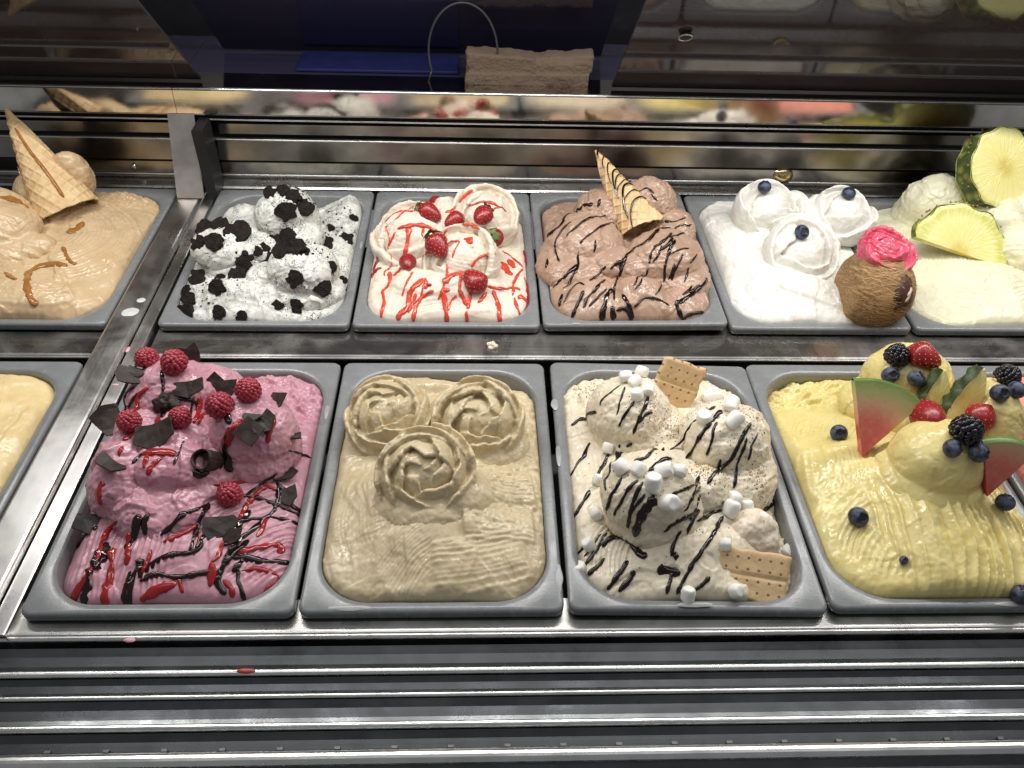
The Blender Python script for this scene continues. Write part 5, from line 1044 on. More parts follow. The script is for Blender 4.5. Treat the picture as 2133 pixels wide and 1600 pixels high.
BLACKBERRY = [
    ((0.8882, 0.2781, 0.0748), (-0.25, -0.14, 0.96), 22, (0, 0, 1), 'blackberry on the rear yellow scoop'),
    ((0.8998, 0.1497, 0.0881), (0.13, -0.3, 0.94), 25, (0.1, -0.2, 1), 'blackberry on the front yellow scoop'),
    ((0.9821, 0.2292, 0.0869), (0.48, 0.27, 0.84), 21, (0.2, 0, 1), 'blackberry at the far back right of the yellow gelato'),
]
MARSHMALLOW = [
    ((0.5799, 0.2629, 0.0613), (0.06, -0.47, 0.88), 17, 10, 0.9, 'left marshmallow of the cluster behind the rear scoop'),
    ((0.6008, 0.2771, 0.0519), (0.23, 0.49, 0.84), 18, 60, 0.3, 'top marshmallow of the cluster beside the standing cracker'),
    ((0.5882, 0.2526, 0.0614), (0.13, 0.26, 0.96), 17, 30, 0.6, 'middle marshmallow of the cluster left of the standing cracker'),
    ((0.6006, 0.2402, 0.0621), (0.34, -0.1, 0.94), 16, 80, 0.9, 'marshmallow touching the left edge of the standing cracker'),
    ((0.588, 0.2329, 0.0618), (0.02, -0.43, 0.9), 18, 120, 0.5, 'lowest marshmallow of the cluster on the rear scoop'),
    ((0.6942, 0.2921, 0.0007), (0.04, -0.31, 0.95), 26, 20, 0.8, 'large marshmallow right behind the standing cracker'),
    ((0.6854, 0.2107, 0.0677), (0.09, -0.08, 0.99), 20, 70, 0.8, 'rightmost marshmallow at the back by the pan rim'),
    ((0.6574, 0.1968, 0.0614), (-0.55, -0.05, 0.83), 20, 0, 0.3, 'left marshmallow on top of the right scoop'),
    ((0.6818, 0.1852, 0.0688), (0.12, 0.09, 0.99), 19, 30, 0.5, 'right marshmallow on top of the right scoop'),
    ((0.5608, 0.1994, 0.0124), (-0.54, -0.08, 0.84), 17, 50, 0.7, 'marshmallow at the upper left of the front scoop'),
    ((0.5588, 0.1229, 0.0682), (-0.64, -0.19, 0.74), 18, 100, 0.6, 'leftmost marshmallow on top of the front scoop'),
    ((0.5725, 0.1133, 0.0749), (-0.42, 0.01, 0.91), 19, 40, 0.8, 'second marshmallow from the left on the front scoop'),
    ((0.5942, 0.1096, 0.0783), (0.05, -0.35, 0.94), 18, 10, 0.6, 'marshmallow in the middle of the front scoop row'),
    ((0.6094, 0.1119, 0.0737), (0.39, -0.02, 0.92), 18, 80, 0.8, 'rightmost marshmallow on top of the front scoop'),
    ((0.5835, 0.0961, 0.0767), (-0.32, -0.51, 0.8), 19, 60, 0.5, 'marshmallow below the row on the front scoop'),
    ((0.596, 0.082, 0.0668), (0.04, -0.73, 0.68), 21, 20, 0.3, 'big marshmallow on the right face of the front scoop'),
    ((0.6747, 0.1239, 0.0227), (0.7, -0.61, 0.36), 20, 30, 0.7, 'top marshmallow of the trio on the toasted lump'),
    ((0.6707, 0.1108, 0.0182), (0.3, -0.27, 0.91), 19, 80, 0.5, 'left marshmallow of the trio on the toasted lump'),
    ((0.6901, 0.1161, 0.0122), (0.44, 0.04, 0.9), 19, 130, 0.5, 'right marshmallow of the trio on the toasted lump'),
    ((0.5381, 0.1135, 0.0061), (-0.15, 0.05, 0.99), 16, 10, 0.6, 'marshmallow on the left slope below the front scoop'),
    ((0.5292, 0.0792, 0.0019), (-0.64, -0.15, 0.76), 16, 90, 0.3, 'upright marshmallow low on the left slope'),
    ((0.7339, 0.0878, -0.0214), (0.54, -0.33, 0.78), 17, 60, 0.8, 'marshmallow behind the corner of the flat cracker'),
    ((0.6606, 0.0267, 0.0038), (0.05, -0.73, 0.69), 17, 20, 0.4, 'marshmallow standing before the flat cracker'),
    ((0.6141, 0.0233, 0.0032), (0.07, -0.77, 0.63), 17, 90, 0.8, 'marshmallow at the middle of the front rim'),
    ((0.5195, 0.058, -0.0073), (-0.76, -0.26, 0.59), 17, 40, 0.5, 'marshmallow in the front left corner'),
    ((0.6555, 0.0665, 0.0199), (0.29, -0.34, 0.89), 17, 0, 0.6, 'sauce marked marshmallow behind the flat cracker'),
    ((0.5441, 0.1576, 0.0084), (-0.33, -0.04, 0.94), 13, 40, 0.6, 'small cream coated marshmallow left of the front scoop'),
]
SHARD = [
    ((0.048, 0.2634, 0.0609), (-0.59, -0.1, 0.8), 40, 22, 0, -10, 35, 10, 'wide chocolate shard jutting out at the upper left of the pink gelato'),
    ((0.0478, 0.269, 0.06), (-0.7, 0.21, 0.68), 26, 14, 3, -25, 50, 0, 'narrow chocolate shard behind the wide one at the upper left'),
    ((0.0928, 0.2959, 0.0579), (-0.47, 0.76, 0.45), 30, 32, 1, 15, -12, 20, 'tall curved chocolate shard behind the top raspberries'),
    ((0.1088, 0.2435, 0.0612), (0.18, 0.03, 0.98), 40, 22, 2, 5, 20, -10, 'broad chocolate shard below the plump raspberry'),
    ((0.131, 0.2642, 0.0406), (0.95, 0.15, 0.27), 34, 34, 1, -20, 0, 15, 'upright chocolate shard behind the round raspberry'),
    ((0.2034, 0.2266, 0.0585), (0.34, 0.3, 0.89), 24, 27, 3, -25, 25, -30, 'curled chocolate shard at the right of the right scoop'),
    ((0.1871, 0.1774, 0.0646), (0.42, -0.57, 0.71), 28, 26, 4, -25, 15, 0, 'square chocolate shard on the face of the right scoop'),
    ((0.2003, 0.1873, 0.0664), (0.47, -0.63, 0.62), 26, 22, 2, 40, 30, 0, 'pointed chocolate shard behind the square one on the right scoop'),
    ((0.1892, 0.1913, 0.0706), (-0.12, -0.47, 0.87), 20, 9, 0, 0, 40, 0, 'small chocolate strip at the top of the right scoop face'),
    ((0.2153, 0.1707, 0.007), (0.9, -0.43, -0.04), 28, 16, 3, 20, 45, 0, 'dark layered chocolate chip on the right slope'),
    ((0.2357, 0.1811, -0.0192), (0.99, 0.0, 0.15), 20, 15, 4, -12, 20, 0, 'grey square chocolate chip resting over the right rim'),
    ((0.168, 0.0976, 0.0155), (-0.33, 0.31, 0.89), 34, 26, 0, 10, 30, 10, 'chocolate shard in the middle of the pink slope'),
    ((0.1813, 0.0874, 0.0127), (0.26, -0.15, 0.95), 15, 20, 2, -20, 25, 0, 'little chocolate shard below the middle one'),
    ((0.034, 0.213, 0.0449), (-0.91, -0.31, 0.27), 34, 30, 1, -50, 20, 25, 'long chocolate shard leaning over the left rim'),
    ((0.0363, 0.1103, 0.0043), (-0.51, 0.11, 0.85), 32, 24, 3, -15, 35, 10, 'chocolate shard at the left wall of the pan'),
    ((0.0609, 0.142, 0.0529), (0.39, -0.48, 0.79), 38, 16, 0, -30, 55, 0, 'chocolate shard lying left of the middle scoops'),
    ((0.0916, 0.1815, 0.0546), (-0.18, -0.44, 0.88), 40, 32, 2, 10, 20, 0, 'large dark chocolate shard between the left scoops'),
    ((0.225, 0.1981, 0.0361), (0.97, 0.02, 0.24), 14, 12, 4, 20, 60, 0, 'small chocolate chip on the smooth pink patch'),
    ((0.2231, 0.1452, 0.0031), (0.25, -0.01, 0.97), 16, 24, 2, 10, 35, 0, 'slim chocolate chip in the sauce on the right slope'),
]
SPOT = {
    'coconut': ((0.9752, 0.5253, -0.0016), (0.19, 0.11, 0.98)),
    'cone_b0': ((-0.1954, 0.6727, 0.0273), (0.7, -0.71, -0.09)),
    'cone_b3': ((0.6545, 0.6274, 0.0306), (0.72, -0.65, 0.22)),
    'curl': ((0.1466, 0.1581, 0.042), (0.4, 0.2, 0.89)),
    'toasted': ((0.6916, 0.0961, 0.008), (-0.09, -0.56, 0.82)),
    'cracker_a': ((0.6477, 0.2818, 0.008), (-0.11, 0.19, 0.98)),
    'cracker_b': ((0.6811, 0.0484, -0.0015), (0.56, -0.57, 0.6)),
    'melon_a': ((0.8274, 0.1775, 0.0278), (-0.14, 0.07, 0.99)),
    'melon_b': ((0.9365, 0.1218, 0.0305), (0.75, -0.46, 0.47)),
    'pine_a': ((1.1764, 0.6514, 0.0672), (-0.92, -0.14, 0.37)),
    'pine_b': ((1.1142, 0.5881, 0.0168), (0.0, 0.11, 0.99)),
    'wedge_a': ((0.9214, 0.241, 0.0481), (0.27, -0.93, 0.25)),
    'wedge_b': ((0.9425, 0.2254, 0.0667), (-0.88, 0.07, 0.48)),
    'nib': ((0.0871, 0.2243, 0.056), (0.24, -0.59, 0.77)),
    'cone_b0_tip': ((-0.2659, 0.7461, 0.1474), (0, 0, 1)),
    'cone_b3_tip': ((0.5884, 0.7226, 0.1081), (0, 0, 1)),
    'melon_a_l': ((0.8137, 0.2298, 0.0987), (0, 0, 1)),
    'melon_a_r': ((0.88, 0.2031, 0.0736), (0, 0, 1)),
    'melon_b_l': ((0.9179, 0.1395, 0.0857), (0, 0, 1)),
    'melon_b_r': ((0.9733, 0.1364, 0.0856), (0, 0, 1)),
    'pine_a_c': ((1.1905, 0.6839, 0.1035), (0, 0, 1)),
    'pine_b_c': ((1.1119, 0.5838, 0.0179), (0, 0, 1)),
}

# ------------------------------------------------------------------ sauces
SAUCE = {'choc': (M_choc, 'chocolate_strand'), 'red': (M_red, 'syrup_strand'), 'darkred': (M_darkred, 'syrup_strand'), 'caramel': (M_caramel, 'caramel_strand')}
def strand(key, kind, w, pts, seed):
    e, bvh, _ = GEL[key]; m, nm = SAUCE[kind]
    P0 = np.array(pts); Ltot = np.linalg.norm(np.diff(P0, axis=0), axis=1).sum(); n = max(4, int(Ltot / (len(pts) - 1) / 0.0018))
    P = catmull(P0, n); P = P + 0.0012 * np.stack([fbm(P, 70, seed, 2), fbm(P, 70, seed + 40, 2), 0 * P[:, 0]], -1)
    out, nr = [], []
    for p in P:
        loc, nn, i, d = bvh.find_nearest(Vector(p))
        if nn.z < -0.2: nn = -nn
        out.append(loc); nr.append(nn)
    P = np.array(out); N = np.array(nr)
    for _ in range(2):
        N[1:-1] = (N[:-2] + N[1:-1] + N[2:]) / 3; P[1:-1] = (P[:-2] + 2 * P[1:-1] + P[2:]) / 4
    N /= np.linalg.norm(N, axis=1)[:, None]
    W = w * (0.00086 if kind == 'darkred' else 0.00112) * (1 + 0.38 * fbm(P, 110, seed + 7, 2) + 0.25 * noise3(P, 420, seed + 9)); W = np.clip(W, 0.0004, 0.01)
    P = P + N * np.minimum(W * 0.25, 0.0006)[:, None]
    me = tube(nm, P, N, W, np.minimum(W * 0.48, 0.0011) + 0.0003, 8)
    put(nm, me, m, e)
for i, (k, kind, w, pts) in enumerate(STRANDS): strand(k, kind, w, pts, 300 + i)

# ------------------------------------------------------------------ toppings
VIEW = Vector((-0.04, -0.736, 0.676)).normalized()          # towards the customer side
def facing(p, spin, lean=0.0, turn=0.0, off=0.0):
    """frame whose z looks to the customer, x to the right; lean tips the top away, turn swings about the up axis"""
    z = VIEW; x = Vector((1, 0, 0)); x = (x - z * x.dot(z)).normalized(); y = z.cross(x)
    R = Matrix((x, y, z)).transposed() @ Matrix.Rotation(math.radians(turn), 3, 'Y') @ Matrix.Rotation(math.radians(-lean), 3, 'X') @ Matrix.Rotation(math.radians(spin), 3, 'Z')
    M = R.to_4x4(); M.translation = Vector(p) + VIEW * off
    return M
def co_np(me):
    a = np.empty(len(me.vertices) * 3, np.float32); me.vertices.foreach_get('co', a); return a.reshape(-1, 3)
def jitter(me, amp, scale, seed, axis=None):
    c = co_np(me); n = np.stack([fbm(c + 3.1, scale, seed, 2), fbm(c + 7.7, scale, seed + 1, 2), fbm(c + 11.3, scale, seed + 2, 2)], -1)
    me.vertices.foreach_set('co', (c + n * amp).astype(np.float32).ravel()); me.update(); return me
def slab(name, outline, th, bevel=0.0, sub=0, bend=0.0, smooth=False, jit=0.0, jsc=100, seed=0):
    """a plate with the given outline in xy, thickness along z"""
    bm = bmesh.new(); vs = [bm.verts.new((x, y, -th / 2)) for x, y in outline]; f = bm.faces.new(vs)
    r = bmesh.ops.extrude_face_region(bm, geom=[f]); bmesh.ops.translate(bm, verts=[v for v in r['geom'] if isinstance(v, bmesh.types.BMVert)], vec=(0, 0, th))
    bmesh.ops.recalc_face_normals(bm, faces=bm.faces)
    if bevel: bmesh.ops.bevel(bm, geom=list(bm.edges), offset=bevel, segments=1, affect='EDGES', clamp_overlap=True)
    if sub:
        bmesh.ops.triangulate(bm, faces=bm.faces); bmesh.ops.subdivide_edges(bm, edges=bm.edges, cuts=sub, use_grid_fill=True)
    for v in bm.verts:
        if bend: v.co.z += bend * v.co.x ** 2
    me = bpy.data.meshes.new(name); bm.to_mesh(me); bm.free()
    if jit: jitter(me, jit, jsc, seed)
    if smooth:
        for p in me.polygons: p.use_smooth = True
    return me
# --- cookie pieces
def mat_cookie():
    t = NT('black_cookie'); n = t.noise(220, 5)
    d = t.n('ShaderNodeVectorMath', operation='LENGTH', i_0=t.tc).outputs['Value']
    ring = t.math('SINE', t.math('MULTIPLY', d, 2600.0))
    t.set(Base_Color=t.mix(t.ramp(n, [(0.35, 0.0), (0.75, 1.0)]), (0.005, 0.0035, 0.003), (0.024, 0.015, 0.011)), Roughness=0.7, Specular_IOR_Level=0.2)
    t.bump(t.math('ADD', t.math('MULTIPLY', ring, 0.22), n), 0.9, 0.0012); return t.m
M_cookie = mat_cookie()
CK = []
for v in range(7):
    # a broken piece of a round biscuit: part of its rim, the rest a jagged fracture
    rg = random.Random(70 + v); ol = []; a0 = rg.uniform(0, 6.28); arc = rg.uniform(1.6, 3.6) if v != 1 else 5.4; n = 20
    for k in range(n):
        th = 2 * math.pi * k / n; on_rim = th < arc
        r = 0.50 if on_rim else 0.50 * (0.52 + 0.30 * abs(math.sin(th * 2.3 + v)) + rg.uniform(-.12, .12))
        r *= 1 + rg.uniform(-.035, .035); ol.append((r * math.cos(th + a0) * (1 + .15 * math.sin(v)), r * math.sin(th + a0)))
    CK.append(slab('cookie_piece', [(x * .030, y * .030) for x, y in ol], .0062, .0007, 1, 0, False, .0010, 230, 60 + v))
    CK[-1].materials.append(M_cookie)
for (p, n, size, var, spin, st, lab) in COOKIE:
    o = put('cookie_piece', CK[(var + size) % 7], None); s = size / 29.0
    nn = (Vector(n) * (1 - st) + VIEW * st).normalized()
    place(o, p, nn, math.radians(spin), 0.0012 * s, s); tag(o, lab, 'cookie', 'cookie pieces on the white gelato')
# loose crumbs too small to count
def scatter(key, boxes, n, size, seed):
    """tiny angular grains pressed into the surface inside the given (x, y, rx, ry) spots"""
    rg = random.Random(seed); V, F = [], []; bvh = GEL[key][1]; x0, y0, _ = PANS[key]
    tries = 0
    while len(F) < n * 8 and tries < n * 30:
        tries += 1; (cx, cy, rx, ry) = rg.choice(boxes); x, y = x0 + rg.gauss(cx, rx), y0 + rg.gauss(cy, ry)
        if not (x0 + .03 < x < x0 + .22 and y0 + .03 < y < y0 + .33): continue
        loc, nn, i, d = bvh.ray_cast(Vector((x, y, 0.3)), Vector((0, 0, -1)))
        if loc is None: continue
        s = size * rg.uniform(0.4, 1.3) ; b = len(V); q = Quaternion((rg.gauss(0, 1), rg.gauss(0, 1), rg.gauss(0, 1), rg.gauss(0, 1))).normalized()
        for c in ((1, 0, 0), (-1, 0, 0), (0, 1, 0), (0, -1, 0), (0, 0, 1), (0, 0, -1)): V.append(loc + (q @ Vector(c)) * s * rg.uniform(.6, 1))
        F += [(b + i, b + j, b + k) for i, j, k in ((0, 2, 4), (2, 1, 4), (1, 3, 4), (3, 0, 4), (2, 0, 5), (1, 2, 5), (3, 1, 5), (0, 3, 5))]
    return mesh_py('crumbs', V, F)
o = put('cookie_crumbs', scatter('B1', [(.145, .235, .022, .016), (.165, .215, .02, .016), (.085, .165, .03, .02), (.19, .12, .03, .025), (.13, .13, .08, .07), (.19, .10, .028, .02), (.1, .06, .05, .02)], 1500, .00085, 5), M_cookie)
tag(o, 'fine black cookie crumbs sprinkled over the white gelato', 'crumbs', kind='stuff')
o = put('cookie_rubble', scatter('B1', [(.145, .235, .020, .014), (.165, .215, .018, .014), (.07, .165, .022, .016), (.19, .12, .022, .018), (.13, .13, .08, .08), (.07, .06, .03, .02), (.2, .26, .03, .04)], 170, .0024, 15), M_cookie)
tag(o, 'small broken cookie rubble between the larger pieces on the white gelato', 'crumbs', kind='stuff')
def mat_crumb(name, c): return mat_simple(name, c, 0.75, var=0.4, nscale=300, bump=0.3)
M_bisc = mat_crumb('biscuit_crumb', lin(196, 150, 96))
o = put('biscuit_crumbs', scatter('F3', [(.06, .305, .02, .012), (.115, .215, .022, .012), (.145, .14, .012, .01), (.2, .20, .016, .02), (.205, .15, .012, .012), (.22, .07, .01, .03)], 620, .0012, 6), M_bisc)
tag(o, 'golden biscuit crumbs clinging to the marshmallow gelato', 'crumbs', kind='stuff')
o = put('chocolate_crumbs', scatter('F3', [(.06, .30, .025, .014), (.12, .22, .025, .012), (.15, .14, .02, .015), (.2, .19, .02, .03), (.21, .10, .012, .04), (.1, .12, .05, .04)], 900, .0009, 8), M_cookie)
tag(o, 'dark chocolate crumbs strewn over the marshmallow gelato', 'crumbs', kind='stuff')

# --- lathe helper
def lathe(name, prof, sides=24, smooth=True):
    n = len(prof); V = [(r * math.cos(2 * math.pi * k / sides), r * math.sin(2 * math.pi * k / sides), z) for k in range(sides) for r, z in prof]
    F = [tuple(q) for q in grid_quads(sides, n, True)]; F += [tuple(k * n for k in range(sides))[::-1], tuple(k * n + n - 1 for k in range(sides))]
    return fixn(mesh_py(name, V, F, smooth))
# --- strawberries (unit length 1 along +z from cap to tip)
def mat_straw():
    t = NT('strawberry_skin'); n = t.noise(90, 4)
    t.set(Base_Color=t.mix(t.ramp(n, [(0.3, 0.0), (0.75, 1.0)]), (0.22, 0.009, 0.014), (0.40, 0.022, 0.028)), Roughness=0.26, Specular_IOR_Level=0.55, Subsurface_Weight=0.1, Subsurface_Radius=(0.004, 0.001, 0.001))
    t.bump(n, 0.15, 0.0008); return t.m
M_straw = mat_straw(); M_seed = mat_simple('strawberry_seed', lin(224, 178, 96), 0.4); M_leaf = mat_simple('strawberry_leaf', lin(92, 112, 58), 0.45, var=0.4, nscale=160, bump=0.3)
def sprof(t): return 0.42 * (math.sin(min(1, t * 2.3) * math.pi / 2) ** 0.75) * (1 - max(0, (t - 0.22) / 0.78) ** 1.75) ** 0.62
SB = lathe('berry_body', [(max(sprof(t), 0.004), t) for t in np.linspace(0.0, 1.0, 26)], 28); SB.materials.append(M_straw)
V, F = [], []
for k in range(95):
    t = 0.08 + 0.86 * (k + .5) / 95; a = k * 2.39996; r = sprof(t); b = len(V); d = Vector((math.cos(a), math.sin(a), 0)); up = Vector((0, 0, 1)); sd = d.cross(up); c = d * r + up * t
    for vv in (c + up * .024, c + sd * .013, c - up * .024, c - sd * .013, c + d * .010): V.append(vv)
    F += [(b, b + 1, b + 4), (b + 1, b + 2, b + 4), (b + 2, b + 3, b + 4), (b + 3, b, b + 4)]
SS = mesh_py('seeds', V, F); SS.materials.append(M_seed)
V, F = [], []
for k in range(7):
    a = 2 * math.pi * k / 7 + .2 * math.sin(k * 5); b = len(V); ln = .34 + .08 * math.sin(k * 3.1)
    for i in range(5):
        u = i / 4; w = .085 * math.sin(math.pi * (0.15 + 0.85 * u) ** 0.8) + .004; rr = .05 + ln * u; z = -.04 - .10 * u + .26 * u * u * (1 + .4 * math.sin(k * 2.3))
        for s in (-1, 1): V.append((rr * math.cos(a) - s * w * math.sin(a), rr * math.sin(a) + s * w * math.cos(a), z + .012 * s))
    for i in range(4): F.append((b + 2 * i, b + 2 * i + 1, b + 2 * i + 3, b + 2 * i + 2))
SC = mesh_py('calyx', V, F, True); SC.materials.append(M_leaf)
for i, (a, b, n, leaf, ln, lab) in enumerate(STRAWBERRY):
    a, b, n = Vector(a), Vector(b), Vector(n); ax = (b - a); ax = (ax.normalized() + n * 0.05).normalized(); l = ln / 1000.0
    e = empty('strawberry', (0, 0, 0), lab, 'strawberry', 'strawberries on the gelato')
    q = ax.to_track_quat('Z', 'Y'); mid = (a + b) / 2 + n * l * 0.17
    e.matrix_basis = Matrix.LocRotScale(mid - ax * l * 0.45, q @ Quaternion((0, 0, 1), i * 1.3), Vector((l * (1 + .06 * math.sin(i * 3)), l * 0.96, l)))
    put('body', SB, None, e, False); put('seeds', SS, None, e, False)
    if leaf: put('calyx', SC, None, e, False)
# --- blueberries (unit diameter)
def mat_blue():
    t = NT('blueberry_skin'); n = t.noise(3.2, 5, rough=0.6)
    t.set(Base_Color=t.mix(t.ramp(n, [(0.38, 0.0), (0.62, 1.0)]), (0.010, 0.012, 0.026), (0.085, 0.11, 0.17)), Roughness=t.ramp(n, [(0.4, 0.34), (0.6, 0.6)]), Specular_IOR_Level=0.45)
    t.bump(t.noise(12, 5), 0.1, 0.03); return t.m
M_blue = mat_blue(); M_crown = mat_simple('blueberry_crown', (0.012, 0.013, 0.022), 0.7, nscale=8)
bp = [(0.004, -0.46)] + [(0.5 * math.sin(a), -0.46 * math.cos(a)) for a in np.linspace(0.12, 2.66, 20)] + [(0.19, 0.385), (0.12, 0.35), (0.004, 0.34)]
BB = lathe('berry', bp, 26); BB.materials.append(M_blue)
V, F = [], []
for k in range(5):
    a0 = 2 * math.pi * k / 5
    b = len(V)
    for u, r, z in ((-.45, .17, .37), (.45, .17, .37), (-.28, .235, .43), (.28, .235, .43), (0, .275, .452), (-.3, .205, .40), (.3, .205, .40)):
        V.append((r * math.cos(a0 + u), r * math.sin(a0 + u), z))
    F += [(b, b + 1, b + 3, b + 2), (b + 2, b + 3, b + 4), (b + 5, b + 2, b + 4), (b + 6, b + 4, b + 3)]
b = len(V); V += [(.17 * math.cos(2 * math.pi * k / 16), .17 * math.sin(2 * math.pi * k / 16), .372) for k in range(16)]; F.append(tuple(range(b, b + 16)))
BC = mesh_py('crown', V, F); BC.materials.append(M_crown)
for i, (p, n, d, ax, lab) in enumerate(BLUEBERRY):
    e = empty('blueberry', (0, 0, 0), lab, 'blueberry', 'blueberries on the gelato'); s = d / 1000.0
    e.matrix_basis = Matrix.LocRotScale(Vector(p) + Vector(n).normalized() * s * 0.36, Vector(ax).to_track_quat('Z', 'Y') @ Quaternion((0, 0, 1), i * 1.1), Vector((s, s * (0.95 + .05 * math.sin(i * 2)), s)))
    put('skin', BB, None, e, False); put('crown', BC, None, e, False)
# --- raspberries and blackberries (unit height ~1)
def drupe(name, rows, rad, hgt, bead, mat, seed):
    rg = random.Random(seed); V, F = [], []
    bm = bmesh.new(); bmesh.ops.create_icosphere(bm, subdivisions=2, radius=1.0); iv = [v.co.copy() for v in bm.verts]; jf = [[v.index for v in f.verts] for f in bm.faces]; bm.free()
    for r in range(rows):
        t = (r + 0.35) / rows; ph = t * math.pi * 0.62; rr = rad * math.sin(ph) ** 0.9 + .02; z = hgt * (math.cos(ph) * 0.62) ; m = max(1, int(2 * math.pi * rr / (bead * 1.55)))
        for k in range(m):
            a = 2 * math.pi * (k + .5 * (r % 2)) / m + rg.uniform(-.08, .08); s = bead * rg.uniform(.88, 1.12); b = len(V)
            c = Vector((rr * math.cos(a), rr * math.sin(a), z + rg.uniform(-.02, .02)))
            V += [c + v * s for v in iv]; F += [[b + i for i in f] for f in jf]
    b = len(V); V += [Vector((v.x * rad * .98, v.y * rad * .98, v.z * hgt * .62)) for v in iv]; F += [[b + i for i in f] for f in jf]
    me = mesh_py(name, V, F, True); me.materials.append(mat); return me
def mat_drupe(name, a, b, rough):
    t = NT(name); t.set(Base_Color=t.mix(t.ramp(t.noise(5, 4), [(0.3, 0.0), (0.7, 1.0)]), a, b), Roughness=rough, Specular_IOR_Level=0.55, Subsurface_Weight=0.08, Subsurface_Radius=(0.003, 0.001, 0.001)); t.bump(t.noise(40, 3), 0.1, 0.01); return t.m
RB = drupe('raspberry', 8, .47, .86, .125, mat_drupe('raspberry_skin', (0.22, 0.008, 0.020), (0.42, 0.035, 0.060), 0.34), 3)
KB = drupe('blackberry', 7, .46, .9, .145, mat_drupe('blackberry_skin', (0.003, 0.002, 0.004), (0.010, 0.004, 0.008), 0.16), 4)
for nm, me, lst, grp in (('raspberry', RB, RASPBERRY, 'raspberries on the pink gelato'), ('blackberry', KB, BLACKBERRY, 'blackberries on the yellow gelato')):
    for i, (p, n, d, ax, lab) in enumerate(lst):
        o = put(nm, me, None); s = d / 1000.0
        o.matrix_basis = Matrix.LocRotScale(Vector(p) + Vector(n).normalized() * s * .36, Vector(ax).to_track_quat('Z', 'Y') @ Quaternion((0, 0, 1), i * 1.7), Vector((s * 1.04, s * 1.04, s)))
        tag(o, lab, nm, grp)
# --- marshmallows
def mat_mm():
    t = NT('marshmallow'); n = t.noise(120, 4)
    t.set(Base_Color=t.mix(n, lin(248, 246, 240), lin(238, 233, 222)), Roughness=0.6, Subsurface_Weight=0.15, Subsurface_Radius=(0.004, 0.004, 0.003)); t.bump(t.noise(300, 4), 0.12, 0.0006); return t.m
M_mm = mat_mm()
MM = []
for v, (bul, hh) in enumerate(((.03, .50), (.06, .44), (.02, .56))):
    prof = [(0.004, -hh)] + [(0.36 * u, -hh * (1 - .0 * u)) for u in (.5, .8)] + [(.40, -hh * .97), (.46, -hh * .88), (.49, -hh * .7)] + [(.495 + bul * math.cos(z * math.pi / 2), z * hh * .7) for z in (-.6, -.2, .2, .6)] + [(.49, hh * .7), (.46, hh * .88), (.40, hh * .97), (.29, hh), (.18, hh), (0.004, hh)]
    MM.append(jitter(lathe('marshmallow', prof, 20), .055, 2.4, 90 + v)); MM[-1].materials.append(M_mm)
for i, (p, n, d, spin, tl, lab) in enumerate(MARSHMALLOW):
    o = put('marshmallow', MM[i % 3], None); s = d * (0.79 + .06 * math.sin(i * 2.7)) / 1000.0; a = math.radians(spin); n = Vector(n).normalized()
    side = frame(n, a) @ Vector((1, 0, 0)); ax = (n * (1 - tl) + side * tl).normalized()
    o.matrix_basis = Matrix.LocRotScale(Vector(p) + n * s * 0.30, ax.to_track_quat('Z', 'Y'), Vector((s, s * (.94 + .06 * math.sin(i * 1.9)), s * (1 + .12 * math.sin(i * 3.3))))); tag(o, lab, 'marshmallow', 'mini marshmallows on the gelato')
# big toasted marshmallow
def mat_toast():
    t = NT('toasted_marshmallow'); n = t.noise(75, 5, dist=.5)
    c = t.mix(t.ramp(n, [(0.35, 0.0), (0.6, 1.0)]), lin(240, 232, 216), lin(226, 208, 184)); c = t.mix(t.ramp(t.noise(120, 5), [(0.66, 0.0), (0.70, 1.0)]), c, lin(140, 84, 50))
    t.set(Base_Color=c, Roughness=0.5, Subsurface_Weight=0.12, Subsurface_Radius=(0.004, 0.003, 0.002)); t.bump(n, 0.3, 0.002); return t.m
p, n = SPOT['toasted']; p = Vector(p)
me = fuse('toasted_marshmallow', [ell((p.x, p.y + .004, p.z - .012), (.026, .022, .028)), ell((p.x + .004, p.y - .004, p.z - .018), (.027, .022, .024))], seed=50, disp=.0025, dscale=60, fine=.0006)
o = put('toasted_marshmallow', me, mat_toast()); tag(o, 'large lightly toasted marshmallow carrying a trio of small ones', 'marshmallow')
